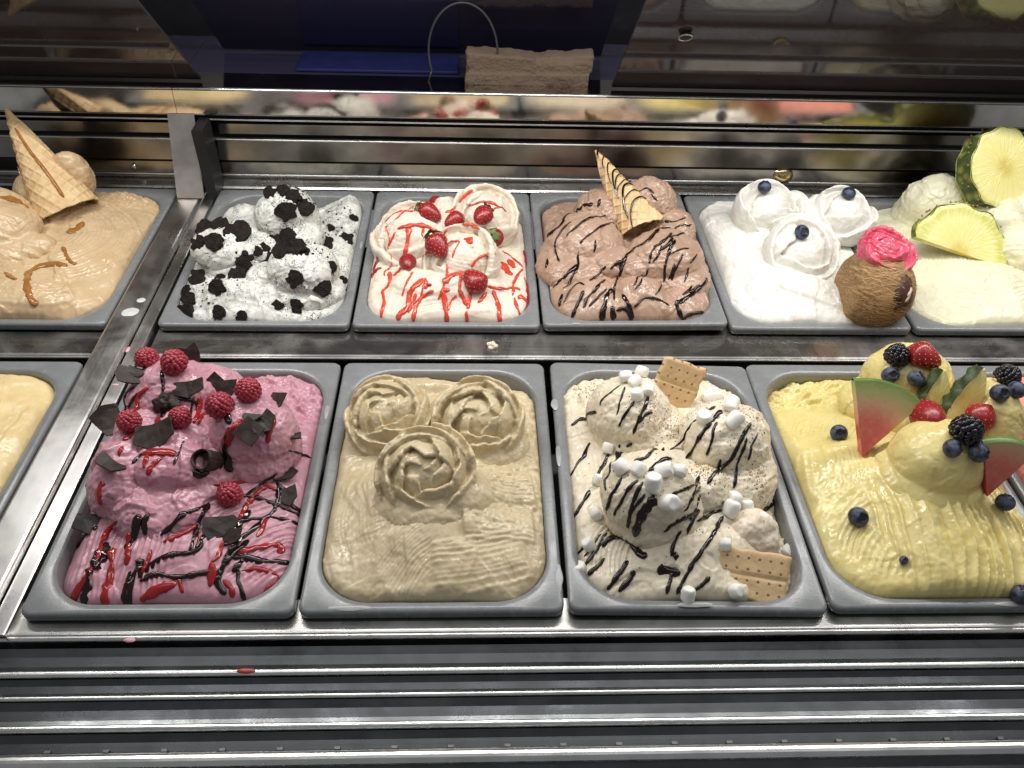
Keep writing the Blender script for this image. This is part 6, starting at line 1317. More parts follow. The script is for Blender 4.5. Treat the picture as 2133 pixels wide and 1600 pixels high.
# --- crackers
def mat_cracker():
    t = NT('graham_cracker'); n = t.noise(160, 6, rough=0.7)
    mp = t.n('ShaderNodeMapping', i_Vector=t.tc, i_Scale=(95, 95, 0), i_Location=(.5, .5, 0)).outputs[0]
    v = t.vor(1.0, vec=mp, rnd=0.0); hole = t.ramp(v, [(0.10, 1.0), (0.16, 0.0)])
    c = t.mix(t.ramp(n, [(0.3, 0.0), (0.75, 1.0)]), lin(206, 172, 126), lin(226, 196, 152)); c = t.mix(hole, c, lin(150, 110, 72))
    t.set(Base_Color=c, Roughness=0.75); t.bump(t.math('SUBTRACT', n, hole), 0.5, 0.0012); return t.m
def cracker(w, h, th, seed):
    nu, nv = 30, 30; V = []
    S, T = np.meshgrid(np.linspace(-1, 1, nu), np.linspace(-1, 1, nv), indexing='ij')
    e = fbm(np.stack([S, T, 0 * S], -1), 4, seed, 3)
    X = S * w / 2 + .0008 * e * (np.abs(S) > .97); Y = T * h / 2 + .0008 * e * (np.abs(T) > .97)
    edge = np.maximum(np.abs(S), np.abs(T)); X = X + .0018 * noise3(np.stack([T * 3, 0 * T, S], -1), 1.0, seed) * (np.abs(S) > .93); Y = Y + .0018 * noise3(np.stack([S * 3, 0 * T + 4, T], -1), 1.0, seed) * (np.abs(T) > .93); Zt = th / 2 - .0016 * smooth01((edge - .9) / .1) - .0018 * np.exp(-((Y) / .0012) ** 2) + .0003 * e
    top = np.stack([X, Y, Zt], -1).reshape(-1, 3); bot = np.stack([X, Y, -th / 2 + .001 * smooth01((edge - .9) / .1)], -1).reshape(-1, 3); q = grid_quads(nu, nv); k = nu * nv
    F = [tuple(a) for a in q] + [tuple(a[::-1] + k) for a in q]
    ring = [i * nv for i in range(nu)] + [(nu - 1) * nv + j for j in range(1, nv)] + [i * nv + nv - 1 for i in range(nu - 2, -1, -1)] + [j for j in range(nv - 2, 0, -1)]
    F += [(ring[i], ring[(i + 1) % len(ring)], ring[(i + 1) % len(ring)] + k, ring[i] + k) for i in range(len(ring))]
    return fixn(mesh_py('cracker', np.vstack([top, bot]), F, True))
M_crk = mat_cracker()
o = put('graham_cracker', cracker(.054, .054, .0065, 3), M_crk); o.matrix_basis = facing(SPOT['cracker_a'][0], -18, -14, 8, .010) ; o.location += Vector((0, .010, .018))
tag(o, 'upright golden cracker square stuck behind the scoops', 'cracker', 'square crackers in the marshmallow gelato')
o = put('graham_cracker', cracker(.070, .050, .0065, 5), M_crk); o.matrix_basis = facing(SPOT['cracker_b'][0], -9, 14, 0, .010)
tag(o, 'brown cracker square leaning in the front right corner', 'cracker', 'square crackers in the marshmallow gelato')
# --- chocolate shards
def mat_shard():
    t = NT('dark_chocolate'); n = t.noise(90, 5)
    t.set(Base_Color=t.mix(t.ramp(n, [(0.35, 0.0), (0.7, 1.0)]), (0.020, 0.013, 0.010), (0.050, 0.036, 0.030)), Roughness=0.5, Specular_IOR_Level=0.3); t.bump(t.noise(240, 5), 0.25, 0.0008); return t.m
M_shard = mat_shard()
SHP = [[(-.5, -.15), (-.35, -.5), (.2, -.42), (.5, .1), (.38, .3), (-.45, .42)], [(-.4, -.5), (.35, -.5), (.5, .1), (.42, .5), (.05, .35), (-.3, .5), (-.5, 0)], [(-.5, -.3), (.05, -.5), (.5, -.1), (.4, .5), (-.1, .35), (-.45, .3)], [(-.45, -.4), (.2, -.5), (.5, -.1), (.25, .5), (-.5, .25)], [(-.5, -.4), (.4, -.5), (.5, .35), (-.3, .5)]]
for i, (p, n, w, h, var, spin, lean, turn, lab) in enumerate(SHARD):
    me = slab('shard', [(x * w / 980, y * h / 980) for x, y in SHP[var]], .0022, .0004, 2, 9.0 + 9 * math.sin(i * 2.1), False, .0009, 110, 500 + i)
    o = put('chocolate_shard', me, M_shard); o.matrix_basis = facing(p, spin, lean, turn, .006); tag(o, lab, 'chocolate', 'dark chocolate shards on the pink gelato')
p, n = SPOT['curl']
R0, R1, hh = .0108, .0094, .026; V = []; k = 34
for j in range(5):
    for a in range(k):
        th = 2 * math.pi * 1.06 * a / (k - 1); rr = R0 * (1 - .04 * a / k) * (1 + .03 * math.sin(3 * th)); zz = hh * (j / 4 - .5) + .0012 * math.sin(th * 2 + 1) * (j == 4)
        V.append((rr * math.cos(th), rr * math.sin(th), zz))
for j in range(5):
    for a in range(k):
        th = 2 * math.pi * 1.06 * a / (k - 1); rr = R1 * (1 - .04 * a / k) * (1 + .03 * math.sin(3 * th)); V.append((rr * math.cos(th), rr * math.sin(th), hh * (j / 4 - .5) + .0012 * math.sin(th * 2 + 1) * (j == 4)))
F = []
for b0 in (0, 5 * k):
    for j in range(4):
        for a in range(k - 1): F.append((b0 + j * k + a, b0 + j * k + a + 1, b0 + (j + 1) * k + a + 1, b0 + (j + 1) * k + a))
for a in range(k - 1): F += [(4 * k + a, 4 * k + a + 1, 9 * k + a + 1, 9 * k + a), (a, a + 1, 5 * k + a + 1, 5 * k + a)]
o = put('chocolate_curl', fixn(mesh_py('curl', V, F, True)), M_shard); o.matrix_basis = facing(p, 10, 12, -12, .006); tag(o, 'hollow dark chocolate curl with a round open mouth', 'chocolate')
p, n = SPOT['nib']
o = put('chocolate_nib', fuse('nib', [ell(tuple(Vector(p) + VIEW * .002), (.012, .007, .010))], voxel=.0012, seed=51, disp=.003, dscale=140, fine=.001), M_shard); tag(o, 'rough round chocolate lump between the rear pink scoops', 'chocolate')

# --- waffle cones
def mat_waffle():
    t = NT('waffle'); n = t.noise(60, 5)
    c = t.mix(t.ramp(n, [(0.3, 0.0), (0.72, 1.0)]), lin(212, 178, 128), lin(230, 202, 156)); t.set(Base_Color=c, Roughness=0.58); t.bump(t.noise(350, 4), 0.2, 0.0007); return t.m
M_waf = mat_waffle()
def cone(name, tip, base, rad, label, seam, jag, seed, turns=1.12, drizzle=(), sauce=None, sname='', face_spin=0.0, rot45=0.5):
    tip, base = Vector(tip), Vector(base); ax = base - tip; Lc = ax.length; q = ax.to_track_quat('Z', 'Y'); sinh = rad / math.hypot(rad, Lc); sl = math.hypot(rad, Lc)
    na, nt = 190, 120; A = np.linspace(0, 2 * math.pi * turns, na); T = np.linspace(0.03, 1, nt); A2, T2 = np.meshgrid(A, T, indexing='ij')
    beta = A2 * sinh; s = T2 * sl; X, Y = s * np.cos(beta + rot45), s * np.sin(beta + rot45); sp = .0125
    rid = np.maximum(np.exp(-((((X / sp) % 1) - .5) / .11) ** 2), np.exp(-((((Y / sp) % 1) - .5) / .11) ** 2))
    h = .0021 * rid * smooth01((T2 - .08) / .1)
    rr = rad * T2 + h + .0016 * (A2 / (2 * math.pi)) + .0012 * noise3(np.stack([np.cos(A2), np.sin(A2), T2 * 3], -1), 1.6, seed)
    end = 1 + jag * (.5 * np.sin(A2 * 2 + seed) + .35 * noise3(np.stack([np.cos(A2) * 3, np.sin(A2) * 3, 0 * A2], -1), 1.5, seed + 3))
    zz = T2 * Lc * (1 - (1 - end) * T2 ** 6)
    ang = A2 + seam
    V1 = np.stack([rr * np.cos(ang), rr * np.sin(ang), zz], -1).reshape(-1, 3); r2 = rr - h - .0022; r2 = np.maximum(r2, .0004)
    V2 = np.stack([r2 * np.cos(ang), r2 * np.sin(ang), zz], -1).reshape(-1, 3); Qd = grid_quads(na, nt); k = na * nt
    F = np.vstack([Qd, Qd[:, ::-1] + k, np.array([(i * nt + nt - 1, (i + 1) * nt + nt - 1, k + (i + 1) * nt + nt - 1, k + i * nt + nt - 1) for i in range(na - 1)]), np.array([(i * nt + j, i * nt + j + 1, k + i * nt + j + 1, k + i * nt + j) for i in (0, na - 1) for j in range(nt - 1)])])
    e = empty('waffle_cone', tip, label, 'waffle cone'); e.matrix_basis = Matrix.LocRotScale(tip, q, Vector((1, 1, 1)))
    me = fixn(mesh_np('wafer', np.vstack([V1, V2]), F)); put('wafer', me, M_waf, e, False)
    tv = Vector((0, 0, 0)); tv = q.inverted() @ VIEW; a0 = math.atan2(tv.y, tv.x)
    for j, pts in enumerate(drizzle):
        P, N = [], []
        C2 = catmull([(a, t) for a, t, w in pts], 10); ww = np.interp(np.linspace(0, 1, len(C2)), np.linspace(0, 1, len(pts)), [w for a, t, w in pts])
        for a, t in C2:
            th = a0 - a; r = rad * t + .0038; P.append((r * math.cos(th), r * math.sin(th), t * Lc)); N.append((math.cos(th), math.sin(th), -sinh))
        put(sname, tube(sname, P, N, ww * .001, ww * .0006, 8), sauce, e, False)
    return e
t0 = Vector(SPOT['cone_b0_tip'][0]); b0 = Vector(SPOT['cone_b0'][0]); b0 = b0 + (b0 - t0).normalized() * .012
cone('waffle_cone', t0, b0, .046, 'upturned waffle cone with a caramel stripe in the caramel gelato', 2.2, .02, 2, 1.1, [[(.2, .22, 1.6), (.30, .42, 2.2), (.45, .62, 2.4), (.5, .8, 2.4), (.5, .92, 2.4)], [(-.5, .3, .8), (-.55, .42, .8)], [(-.9, .5, 1.2), (-.8, .66, 1.2)]], M_caramel, 'caramel_strand')
t0 = Vector(SPOT['cone_b3_tip'][0]); b0 = Vector(SPOT['cone_b3'][0]); b0 = b0 + (b0 - t0).normalized() * .004
dz = []
for (t, k_, w) in ((.06, .3, 1.2), (.16, .5, .7), (.25, .9, .7), (.35, 1.2, 1.0), (.42, 1.0, .8), (.50, .5, .7), (.55, 1.5, 1.2), (.64, .6, .7), (.74, 1.2, 1.0)):
    w *= 1.25; dz.append([(1.15 - .1 * k_, t + .03, w * .6), (.65, t - .015, w), (.15, t + .0, w * 1.1), (-.25, t + .07 * k_, w), (-.45, t + .16 * k_, w * .8), (-.5, t + .22 * k_, w * .5)])
cone('waffle_cone', t0, b0, .034, 'chocolate striped waffle cone upturned in the chocolate gelato', -0.2, .05, 5, 1.06, dz, M_choc, 'chocolate_strand')

# --- coconut with its pink rosette
def mat_coco():
    t = NT('coconut_husk'); f = t.noise(1.0, 6, vec=t.map((30, 420, 260), (0.3, 0.5, 0.2)), rough=0.75); n = t.noise(40, 4)
    c = t.mix(t.ramp(f, [(0.32, 0.0), (0.7, 1.0)]), lin(118, 86, 54), lin(204, 166, 116)); c = t.mix(t.ramp(n, [(0.4, 0.0), (0.7, 0.5)]), c, lin(150, 106, 62))
    t.set(Base_Color=c, Roughness=0.8); t.bump(f, 1.0, 0.003); return t.m
CC = Vector((0.949, 0.478, 0.030)); CR = .0535
V, F = ell((0, 0, 0), (CR, CR * .98, CR * 1.02), (0, 0, 0), 72, 48); V[:, 0] = np.maximum(V[:, 0], -.040 + .10 * (V[:, 2] + .03)* (V[:, 2] > -.03)); me = mesh_py('husk', V, F, True); jitter(me, .0007, 60, 71)
cc = empty('coconut', CC, 'brown fibrous coconut shell resting on the front right rim of the white gelato', 'coconut')
put('husk', me, mat_coco(), cc, False)
rg = random.Random(5); V, F = [], []
for k in range(520):
    d = Vector((rg.gauss(-.1, .6), rg.gauss(-.6, .5), rg.gauss(.1, .6))).normalized(); t1 = d.cross(Vector((0.15, 0.2, 1))).normalized(); t1 = (t1 + Vector((rg.gauss(0, .3), rg.gauss(0, .3), rg.gauss(0, .3)))).normalized(); ln = rg.uniform(.006, .02); lift = rg.uniform(.001, .0035); b = len(V)
    for i in range(5):
        u = i / 4; c = (d + t1 * (u * ln / CR)).normalized() * (CR + .0006 + lift * math.sin(math.pi * u)); w = d.cross(t1) * .0002
        V += [c + w, c - w]
    F += [(b + 2 * i, b + 2 * i + 1, b + 2 * i + 3, b + 2 * i + 2) for i in range(4)]
o = put('fibre', mesh_py('fibre', V, F), mat_simple('coconut_fibre', lin(206, 168, 118), 0.6), cc, False); o['kind'] = 'stuff'
def patch(center_dir, ru, rv, lift, mat, name, parent, seed):
    d = Vector(center_dir).normalized(); M = frame(d, .4); V, F = [], []; nr, na = 8, 28
    for i in range(nr + 1):
        for a in range(na):
            th = 2 * math.pi * a / na; u = i / nr; k = 1 + .55 * noise3(np.array([[math.cos(th), math.sin(th), 0.3]]), 2.6, seed)[0] + .25 * noise3(np.array([[math.cos(th), math.sin(th), 1.3]]), 6.0, seed)[0]
            v = (d + M @ Vector((math.cos(th) * ru * u * k, math.sin(th) * rv * u * k, 0)) / CR).normalized() * (CR + lift * (1 - u ** 3) - .0008 * (u > .95))
            V.append(v * (1 + .012 * noise3(np.array([v]) * 1.0, 140, seed + 3)[0]))
    for i in range(nr):
        for a in range(na): F.append((i * na + a, i * na + (a + 1) % na, (i + 1) * na + (a + 1) % na, (i + 1) * na + a))
    return put(name, fixn(mesh_py(name, V, F, True)), mat, parent, False)
patch((.36, -.76, .48),   .017, .028, .0040, mat_simple('broken_shell', lin(74, 46, 32), 0.6, var=.5, nscale=200, bump=.6), 'broken_shell', cc, 7)
patch((.37, -.76, .40), .0038, .012, .0058, mat_simple('coconut_flesh', lin(206, 180, 152), 0.5, nscale=90), 'flesh', cc, 9)
M_pink = mat_gelato('pink_sorbet', lin(220, 98, 120), lin(204, 78, 102), 0.26, 0.25, sss=0.12)
rc = CC + Vector((.06, .20, .96)).normalized() * CR * 1.10; 
me = fuse('rosette', rose_parts((0, 0, 0), .039, 8, 61, (.30, .15), .62, .55, .25, 1.45, 1.5, .04, 1.7, .012, tuck=.003), seed=61, disp=.0014, dscale=90, comb=[((.3, .2, 1), .0045, .0005)])
o = put('sorbet_rosette', me, M_pink); o.location = rc; tag(o, 'bright pink sorbet rosette sitting on the coconut', 'sorbet')

# --- pineapple slices
def mat_pine():
    t = NT('pineapple_flesh'); sx = t.n('ShaderNodeSeparateXYZ', i_0=t.tc)
    r = t.n('ShaderNodeVectorMath', operation='LENGTH', i_0=t.n('ShaderNodeCombineXYZ', i_0=sx.outputs[0], i_1=sx.outputs[1]).outputs[0]).outputs['Value']
    ang = t.math('ARCTAN2', sx.outputs[1], sx.outputs[0]); fib = t.noise(1.0, 4, vec=t.n('ShaderNodeCombineXYZ', i_0=t.math('MULTIPLY', ang, 14.0), i_1=t.math('MULTIPLY', r, 60.0)).outputs[0])
    c = t.mix(t.ramp(r, [(0.008, lin(222, 206, 104)), (0.017, lin(236, 228, 150)), (0.045, lin(238, 232, 172)), (0.058, lin(214, 214, 120))]), (0, 0, 0), (0, 0, 0)) if False else t.ramp(t.math('MULTIPLY', r, 16.0), [(0.14, lin(222, 202, 96)), (0.30, lin(234, 222, 138)), (0.8, lin(236, 228, 152)), (0.97, lin(206, 206, 108))])
    c = t.mix(t.ramp(fib, [(0.45, 0.0), (0.68, 0.45)]), c, lin(244, 238, 196)); t.set(Base_Color=c, Roughness=0.25, Subsurface_Weight=0.15, Subsurface_Radius=(0.006, 0.005, 0.002)); t.bump(fib, 0.6, 0.002); return t.m
M_pine = mat_pine()
def mat_rind():
    t = NT('pineapple_rind'); v = t.vor(75); n = t.noise(60, 5)
    c = t.mix(t.ramp(v, [(0.15, 0.0), (0.6, 1.0)]), lin(142, 146, 66), lin(70, 88, 40)); c = t.mix(t.ramp(n, [(0.58, 0.0), (0.7, 0.8)]), c, lin(150, 112, 66)); t.set(Base_Color=c, Roughness=0.5); t.bump(v, 0.9, 0.004); return t.m
M_rind = mat_rind()
M_rind2 = mat_simple('dark_rind', lin(58, 70, 34), .5, var=.5, nscale=120, bump=.6, bscale=160)
def pineapple(name, label, R, th, M, a0, a1, seed, group):
    """disc or half disc: flesh plate and a knobbly rind band with dried eyes"""
    full = a1 - a0 > 6.2; n = 72; A = np.linspace(a0, a1, n, endpoint=not full); k = R * (1 + .025 * np.cos(A * 11 + seed) + .02 * np.sin(A * 7))
    V = []; F = []; nr = 10
    for z, b in ((th / 2, 0), (-th / 2, 1)):
        for i in range(nr + 1):
            for a, r in zip(A, k): V.append((r * i / nr * math.cos(a), r * i / nr * math.sin(a), z - (.0012 if (i == nr and b == 0) else 0)))
    m = n if full else n - 1; lay = (nr + 1) * n
    for b in (0, 1):
        for i in range(nr):
            for a in range(m): f = (b * lay + i * n + a, b * lay + i * n + (a + 1) % n, b * lay + (i + 1) * n + (a + 1) % n, b * lay + (i + 1) * n + a); F.append(f if b == 0 else f[::-1])
    if not full:
        for a in (0, n - 1):
            for i in range(nr): F.append((i * n + a, (i + 1) * n + a, lay + (i + 1) * n + a, lay + i * n + a))
    e = empty('pineapple_slice', (0, 0, 0), label, 'pineapple', group); e.matrix_basis = M
    put('flesh', fixn(mesh_py('flesh', V, F, False)), M_pine, e, False)
    V, F = [], []; nz = 9
    for j in range(nz):
        u = j / (nz - 1) * 2 - 1
        for a, r in zip(A, k):
            bump = .0022 * (1 - u ** 4) * (0.6 + .4 * math.cos(a * 11 + seed) * math.cos(u * 2)); V.append(((r - .001 + bump) * math.cos(a), (r - .001 + bump) * math.sin(a), u * th / 2 * 1.0))
    for j in range(nz - 1):
        for a in range(m): F.append((j * n + a, j * n + (a + 1) % n, (j + 1) * n + (a + 1) % n, (j + 1) * n + a))
    rd = put('rind', jitter(fixn(mesh_py('rind', V, F, True)), .0010, 120, seed), M_rind, e, False)
    rg = random.Random(seed); V, F = [], []
    for j in range(26):
        a = rg.uniform(a0, a1); z = rg.uniform(-.4, .4) * th; c = Vector(((R + .004) * math.cos(a), (R + .004) * math.sin(a), z)); d = Vector((math.cos(a), math.sin(a), 0)); sd = Vector((-math.sin(a), math.cos(a), 0)); b = len(V)
        c = c - d * .0015; V += [c + sd * .002, c - sd * .002, c + d * .0026 + Vector((0, 0, .0012)), c + Vector((0, 0, .0025)) - d * .001]; F += [(b, b + 1, b + 2), (b, b + 2, b + 3), (b + 1, b + 3, b + 2)]
    put('thorn', mesh_py('thorn', V, F), mat_simple('dry_thorn', lin(150, 116, 76), .6), rd, False)['kind'] = 'stuff'
    return e
pineapple('pineapple_slice', 'thick round pineapple slice standing at the back of the ivory gelato', .060, .030, facing(SPOT['pine_a_c'][0], 20, -4, 14, -.004), 0, 2 * math.pi, 3, 'pineapple slices in the ivory gelato')
pineapple('pineapple_slice', 'half pineapple slice lying on the front of the ivory gelato', .072, .012, facing(SPOT['pine_b_c'][0], -18, 2, 4, .012), 0, math.pi, 6, 'pineapple slices in the ivory gelato')
# --- melon wedges
def mat_melon():
    t = NT('watermelon_flesh'); at = t.n('ShaderNodeTexCoord').outputs['Object']; sx = t.n('ShaderNodeSeparateXYZ', i_0=at)
    r = t.n('ShaderNodeVectorMath', operation='LENGTH', i_0=t.n('ShaderNodeCombineXYZ', i_0=sx.outputs[0], i_1=sx.outputs[1]).outputs[0]).outputs['Value']
    rr = t.math('ADD', t.math('MULTIPLY', r, 10.0), t.math('MULTIPLY', t.math('SUBTRACT', t.noise(35, 4), 0.5), 0.10))
    c = t.ramp(rr, [(0.0, lin(212, 92, 84)), (0.40, lin(212, 112, 98)), (0.58, lin(206, 166, 128)), (0.72, lin(170, 180, 116)), (0.93, lin(104, 134, 66))])
    c = t.mix(t.ramp(t.noise(160, 5), [(0.5, 0.0), (0.72, 0.35)]), c, lin(226, 170, 150)); t.set(Base_Color=c, Roughness=0.28, Subsurface_Weight=0.12, Subsurface_Radius=(0.006, 0.003, 0.002)); t.bump(t.noise(220, 5), 0.25, 0.0012); return t.m
M_melon = mat_melon(); M_mrind = mat_simple('melon_rind', lin(96, 132, 60), 0.35, var=.3, nscale=60)
def melon(label, apex, l, r, th, seed):
    apex, l, r = Vector(apex), Vector(l), Vector(r); x = (r - apex); ex = x.normalized(); y = l - apex; ez = ex.cross(y).normalized(); ey = ez.cross(ex)
    if ez.dot(VIEW) < 0: pass
    R = (x.length + y.length) / 2; a1 = math.atan2(y.dot(ey), y.dot(ex)); n = 22; A = np.linspace(0, a1, n); nr = 14; V, F = [], []
    for z, b in ((th / 2, 0), (-th / 2, 1)):
        for i in range(nr + 1):
            for a in A: q = R * i / nr; V.append((q * math.cos(a), q * math.sin(a), z))
    lay = (nr + 1) * n
    for b in (0, 1):
        for i in range(nr):
            for a in range(n - 1): f = (b * lay + i * n + a, b * lay + i * n + a + 1, b * lay + (i + 1) * n + a + 1, b * lay + (i + 1) * n + a); F.append(f if b == 0 else f[::-1])
    for a in (0, n - 1):
        for i in range(nr): F.append((i * n + a, (i + 1) * n + a, lay + (i + 1) * n + a, lay + i * n + a))
    M = Matrix((ex, ey, ez)).transposed().to_4x4(); M.translation = apex
    e = empty('melon_wedge', apex, label, 'watermelon', 'watermelon wedges in the yellow gelato'); e.matrix_basis = M
    put('flesh', fixn(mesh_py('flesh', V, F, False)), M_melon, e, False)
    V, F = [], []
    for j in range(5):
        u = j / 4 * 2 - 1
        for a in A: q = R - .0008 + .0028 * (1 - u * u); V.append((q * math.cos(a), q * math.sin(a), u * th / 2))
    for j in range(4):
        for a in range(n - 1): F.append((j * n + a, j * n + a + 1, (j + 1) * n + a + 1, (j + 1) * n + a))
    put('rind', fixn(mesh_py('rind', V, F, True)), M_mrind, e, False)
melon('tall watermelon wedge standing left of the front yellow scoop', SPOT['melon_a'][0], SPOT['melon_a_l'][0], SPOT['melon_a_r'][0], .012, 3)
melon('watermelon wedge standing at the right edge of the yellow gelato', SPOT['melon_b'][0], SPOT['melon_b_l'][0], SPOT['melon_b_r'][0], .012, 4)
# --- pineapple chunks with rind in the yellow gelato
for (key, sp, tn, lab) in (('wedge_a', -22, -18, 'left rind edged pineapple chunk between the yellow scoops'), ('wedge_b', -32, -14, 'right rind edged pineapple chunk between the yellow scoops')):
    M = facing(SPOT[key][0], sp, -10, tn, .012)
    e = empty('pineapple_chunk', (0, 0, 0), lab, 'pineapple', 'pineapple chunks in the yellow gelato'); e.matrix_basis = M
    V, F = [], []; n = 16
    for z in (-.010, .010):
        for k in range(n):
            u = k / (n - 1) * 2 - 1; V += [(.017 * (1 - u * u) - .006, u * .036, z), (-.012 + .004 * u * u, u * .034, z)]
    for b in (0, 2 * n):
        for k in range(n - 1): F.append((b + 2 * k, b + 2 * k + 1, b + 2 * k + 3, b + 2 * k + 2))
    for k in range(n - 1): F += [(2 * k, 2 * k + 2, 2 * n + 2 * k + 2, 2 * n + 2 * k), (2 * k + 1, 2 * n + 2 * k + 1, 2 * n + 2 * k + 3, 2 * k + 3)]
    F += [(0, 2 * n, 2 * n + 1, 1), (2 * n - 2, 2 * n - 1, 4 * n - 1, 4 * n - 2)]
    put('flesh', fixn(mesh_py('flesh', V, F)), M_pine, e, False)
    V, F = [], []
    for j in range(9):
        z = -.011 + .022 * j / 8
        for k in range(30):
            u = k / 29 * 2 - 1; V.append((-.012 + .004 * u * u - .006 * (1 - (j / 4 - 1) ** 2) - .0022 * math.cos(u * 12) * math.cos(j), u * .036, z))
    for j in range(8):
        for k in range(29): F.append((j * 30 + k, j * 30 + k + 1, (j + 1) * 30 + k + 1, (j + 1) * 30 + k))
    put('rind', jitter(fixn(mesh_py('rind', V, F, True)), .0016, 130, 17), M_rind2, e, False)

# ------------------------------------------------------------------ towel, cable, fittings, spills
def mat_towel():
    t = NT('terry_cloth'); n = t.noise(260, 4); sx = t.n('ShaderNodeSeparateXYZ', i_0=t.tc)
    st = t.ramp(t.math('ADD', t.math('MULTIPLY', sx.outputs[2], 18.0), t.math('MULTIPLY', t.noise(20, 3), 0.3)), [(0.10, lin(110, 94, 78)), (0.16, lin(122, 76, 48)), (0.24, lin(122, 76, 48)), (0.32, lin(104, 88, 74))])
    t.set(Base_Color=st, Roughness=0.95); t.bump(n, 0.8, 0.003); return t.m
def block(x0, x1, y0, y1, z0, z1, sl=0.0):
    V = np.array([(x, y, z + sl * (x - x0)) for x in (x0, x1) for y in (y0, y1) for z in (z0, z1)]); return V, [(0, 1, 3, 2), (4, 6, 7, 5), (0, 4, 5, 1), (2, 3, 7, 6), (0, 2, 6, 4), (1, 5, 7, 3)]
tw = fuse('towel', [block(.396, .586, .832, .874, .1535, .172), block(.400, .590, .835, .872, .169, .186, .03), block(.398, .500, .834, .870, .182, .202, -.06), block(.46, .590, .838, .868, .184, .193, .05)], voxel=.002, smooth=9, seed=81, disp=.0022, dscale=40, fine=.0006, ledge=.0006, tear=.0002)
o = put('towel', tw, mat_towel()); tag(o, 'folded terry towel with an orange stripe lying behind the steel rail', 'towel')
o = box('blue_reflection_board', .13, .383, .872, .945, .1545, .1595, mat_simple('blue_reflection', lin(34, 38, 80), .25), None, .0015); tag(o, 'added blue board imitating a blue reflection behind the rail left of the towel', 'board')  # board added; its blue colour stands in for a reflected blue glow
P = []
for a in np.linspace(math.pi * 1.12, -.25, 40): P.append((.392 + .052 * math.cos(a), .842, .200 + .072 * math.sin(a)))
P = [(.338, .842, .1545)] + P
o = put('cable', tube('cable', P, [(0, -1, 0)] * len(P), .0016, .0016, 8, 1.0), mat_simple('cable_rubber', (0.035, 0.035, 0.04), .4)); tag(o, 'thin grey cable looped up beside the towel', 'cable')
me = lathe('lamp_cap', [(.0005, .0075), (.006, .007), (.011, .005), (.0145, .002), (.0165, 0.0), (.0165, -.003)], 32)
o = put('dome_fitting', me, mat_simple('brass', (0.75, 0.58, 0.30), .12, 1.0, var=.1)); o.matrix_basis = Matrix.Translation((.918, .8025, .026)) @ Vector((0, -.95, .3)).to_track_quat('Z', 'Y').to_matrix().to_4x4(); tag(o, 'round brass dome fitted to the louvres behind the white rosettes', 'fitting')
me = lathe('bolt', [(.0005, .004), (.003, .0038), (.0042, .002), (.0042, -.002)], 16)
o = put('bolt', me, M_lip); o.matrix_basis = Matrix.Translation((-.133, .8015, .026)) @ Vector((0, -1, .1)).to_track_quat('Z', 'Y').to_matrix().to_4x4(); tag(o, 'small steel bolt head in the louvre behind the caramel gelato', 'bolt')
def spill(x, y, z, rx, ry, h, mat, label, seed, rot=0.0):
    n = 26; V = []; k = 5; rg = random.Random(seed)
    for i in range(k + 1):
        u = i / k
        for a in range(n):
            th = 2 * math.pi * a / n; w = 1 + .22 * noise3(np.array([[math.cos(th) * 1.2, math.sin(th) * 1.2, seed]]), 1.3, seed)[0]
            V.append((rx * u * w * math.cos(th + rot), ry * u * w * math.sin(th + rot), h * (1 - u ** 4) - .0002 * u))
    F = [(i * n + a, i * n + (a + 1) % n, (i + 1) * n + (a + 1) % n, (i + 1) * n + a) for i in range(k) for a in range(n)]
    o = put('gelato_drip_and_glint', fixn(mesh_py('drip', V, F, True)), mat); o.location = (x, y, z); tag(o, label, 'drip', 'dried drips on the steel'); return o
M_film = mat_simple('melted_film', lin(206, 206, 204), .35)
M_spink = mat_simple('pink_drip', lin(226, 170, 180), .35)
spill(.185, .405, ZL + .0004, .017, .008, .0008, M_film, 'wide whitish smear on the ledge below the cookie pan', 3)
spill(.253, .409, ZL + .0004, .005, .003, .0008, M_film, 'small white drop on the ledge right of the wide smear', 4)
spill(.355, .410, ZL + .0004, .006, .003, .0006, M_film, 'white drop on the ledge below the strawberry pan', 5)
spill(.560, .400, ZL + .0004, .008, .003, .0008, M_film, 'thin white smear on the ledge below the chocolate pan', 6)
spill(.515, .404, ZL + .0004, .003, .004, .0016, mat_simple('brown_drip', lin(196, 160, 130), .4), 'beige drop on the ledge below the chocolate pan corner', 7)
spill(.700, .408, ZL + .0004, .007, .003, .0006, M_film, 'faint white smear on the ledge below the coconut pan', 8)
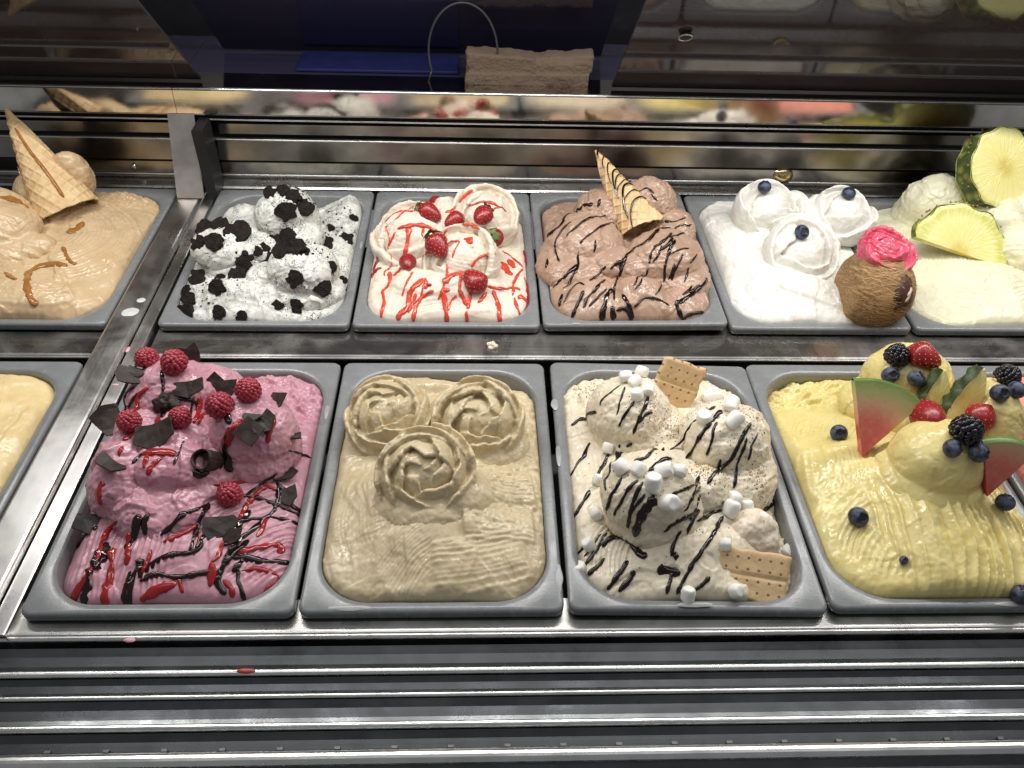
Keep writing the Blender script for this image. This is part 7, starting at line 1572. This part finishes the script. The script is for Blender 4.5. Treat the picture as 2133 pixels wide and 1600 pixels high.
spill(1.065, .396, ZL + .0004, .016, .006, .0007, M_film, 'whitish smear on the ledge below the pineapple pan', 9)
spill(.905, .392, ZL + .0004, .010, .003, .0007, M_film, 'short white smear at the ledge edge below the coconut', 10)
o = put('gelato_crumb', fuse('crumb', [ell((.434, .404, ZL + .004), (.008, .005, .005))], voxel=.001, seed=91, disp=.003, dscale=170, fine=.001), M_b2); tag(o, 'lump of dropped cream gelato on the ledge below the strawberry pan', 'crumb')
spill(.103, -.0095, ZL + .0012, .0055, .0025, .0012, M_spink, 'pink drop on the front lip below the raspberry pan', 11)
spill(-.020, .385, -.0044, .003, .0055, .0012, M_spink, 'pink oval drop on the divider behind the raspberries', 12)
spill(-.014, .320, -.0044, .004, .002, .001, M_spink, 'pink splash on the divider flange beside the pink gelato', 13)
spill(-.036, .452, .0027, .010, .009, .0006, M_film, 'cloudy film patch on the steel divider', 14)
spill(-.030, .478, .0027, .006, .005, .0007, M_film, 'round white drop on the steel divider', 15)
M_smear_glint = mat_simple('rim_smear_and_glint', lin(156, 157, 156), .3)
for k, (x, y, rx, ry, lab) in enumerate(((.2425, .27, .003, .011, 'pale smear on the rim between the pink and beige pans'), (.5055, .20, .003, .016, 'frosty streak on the left rim of the marshmallow pan'), (.5065, .28, .004, .009, 'short frosty patch high on the left rim of the marshmallow pan'),
        (.4950, .045, .0035, .016, 'painted white highlight at the front right corner of the beige pan'), (.62, .012, .016, .003, 'dried smear on the front rim of the marshmallow pan'), (.30, .013, .020, .0035, 'milky smear on the front rim of the beige pan'),  # the beige pan's corner streak is a highlight put into pale colour
        (.93, .012, .022, .003, 'long shiny smear on the front rim of the yellow pan'), (.545, .434, .006, .002, 'brown smear on the front rim of the chocolate pan'), (.2440, .62, .002, .010, 'whitish streak on the rim right of the cookie pan'))):
    spill(x, y, (.0032 if .5 < x < .75 else .0003), rx, ry, .0005, M_smear_glint, lab, 40 + k)
spill(.213, -.0385, -.0178, .0085, .0028, .0016, mat_simple('red_drip', lin(176, 70, 60), .3), 'red drip on the first grille lip', 16)
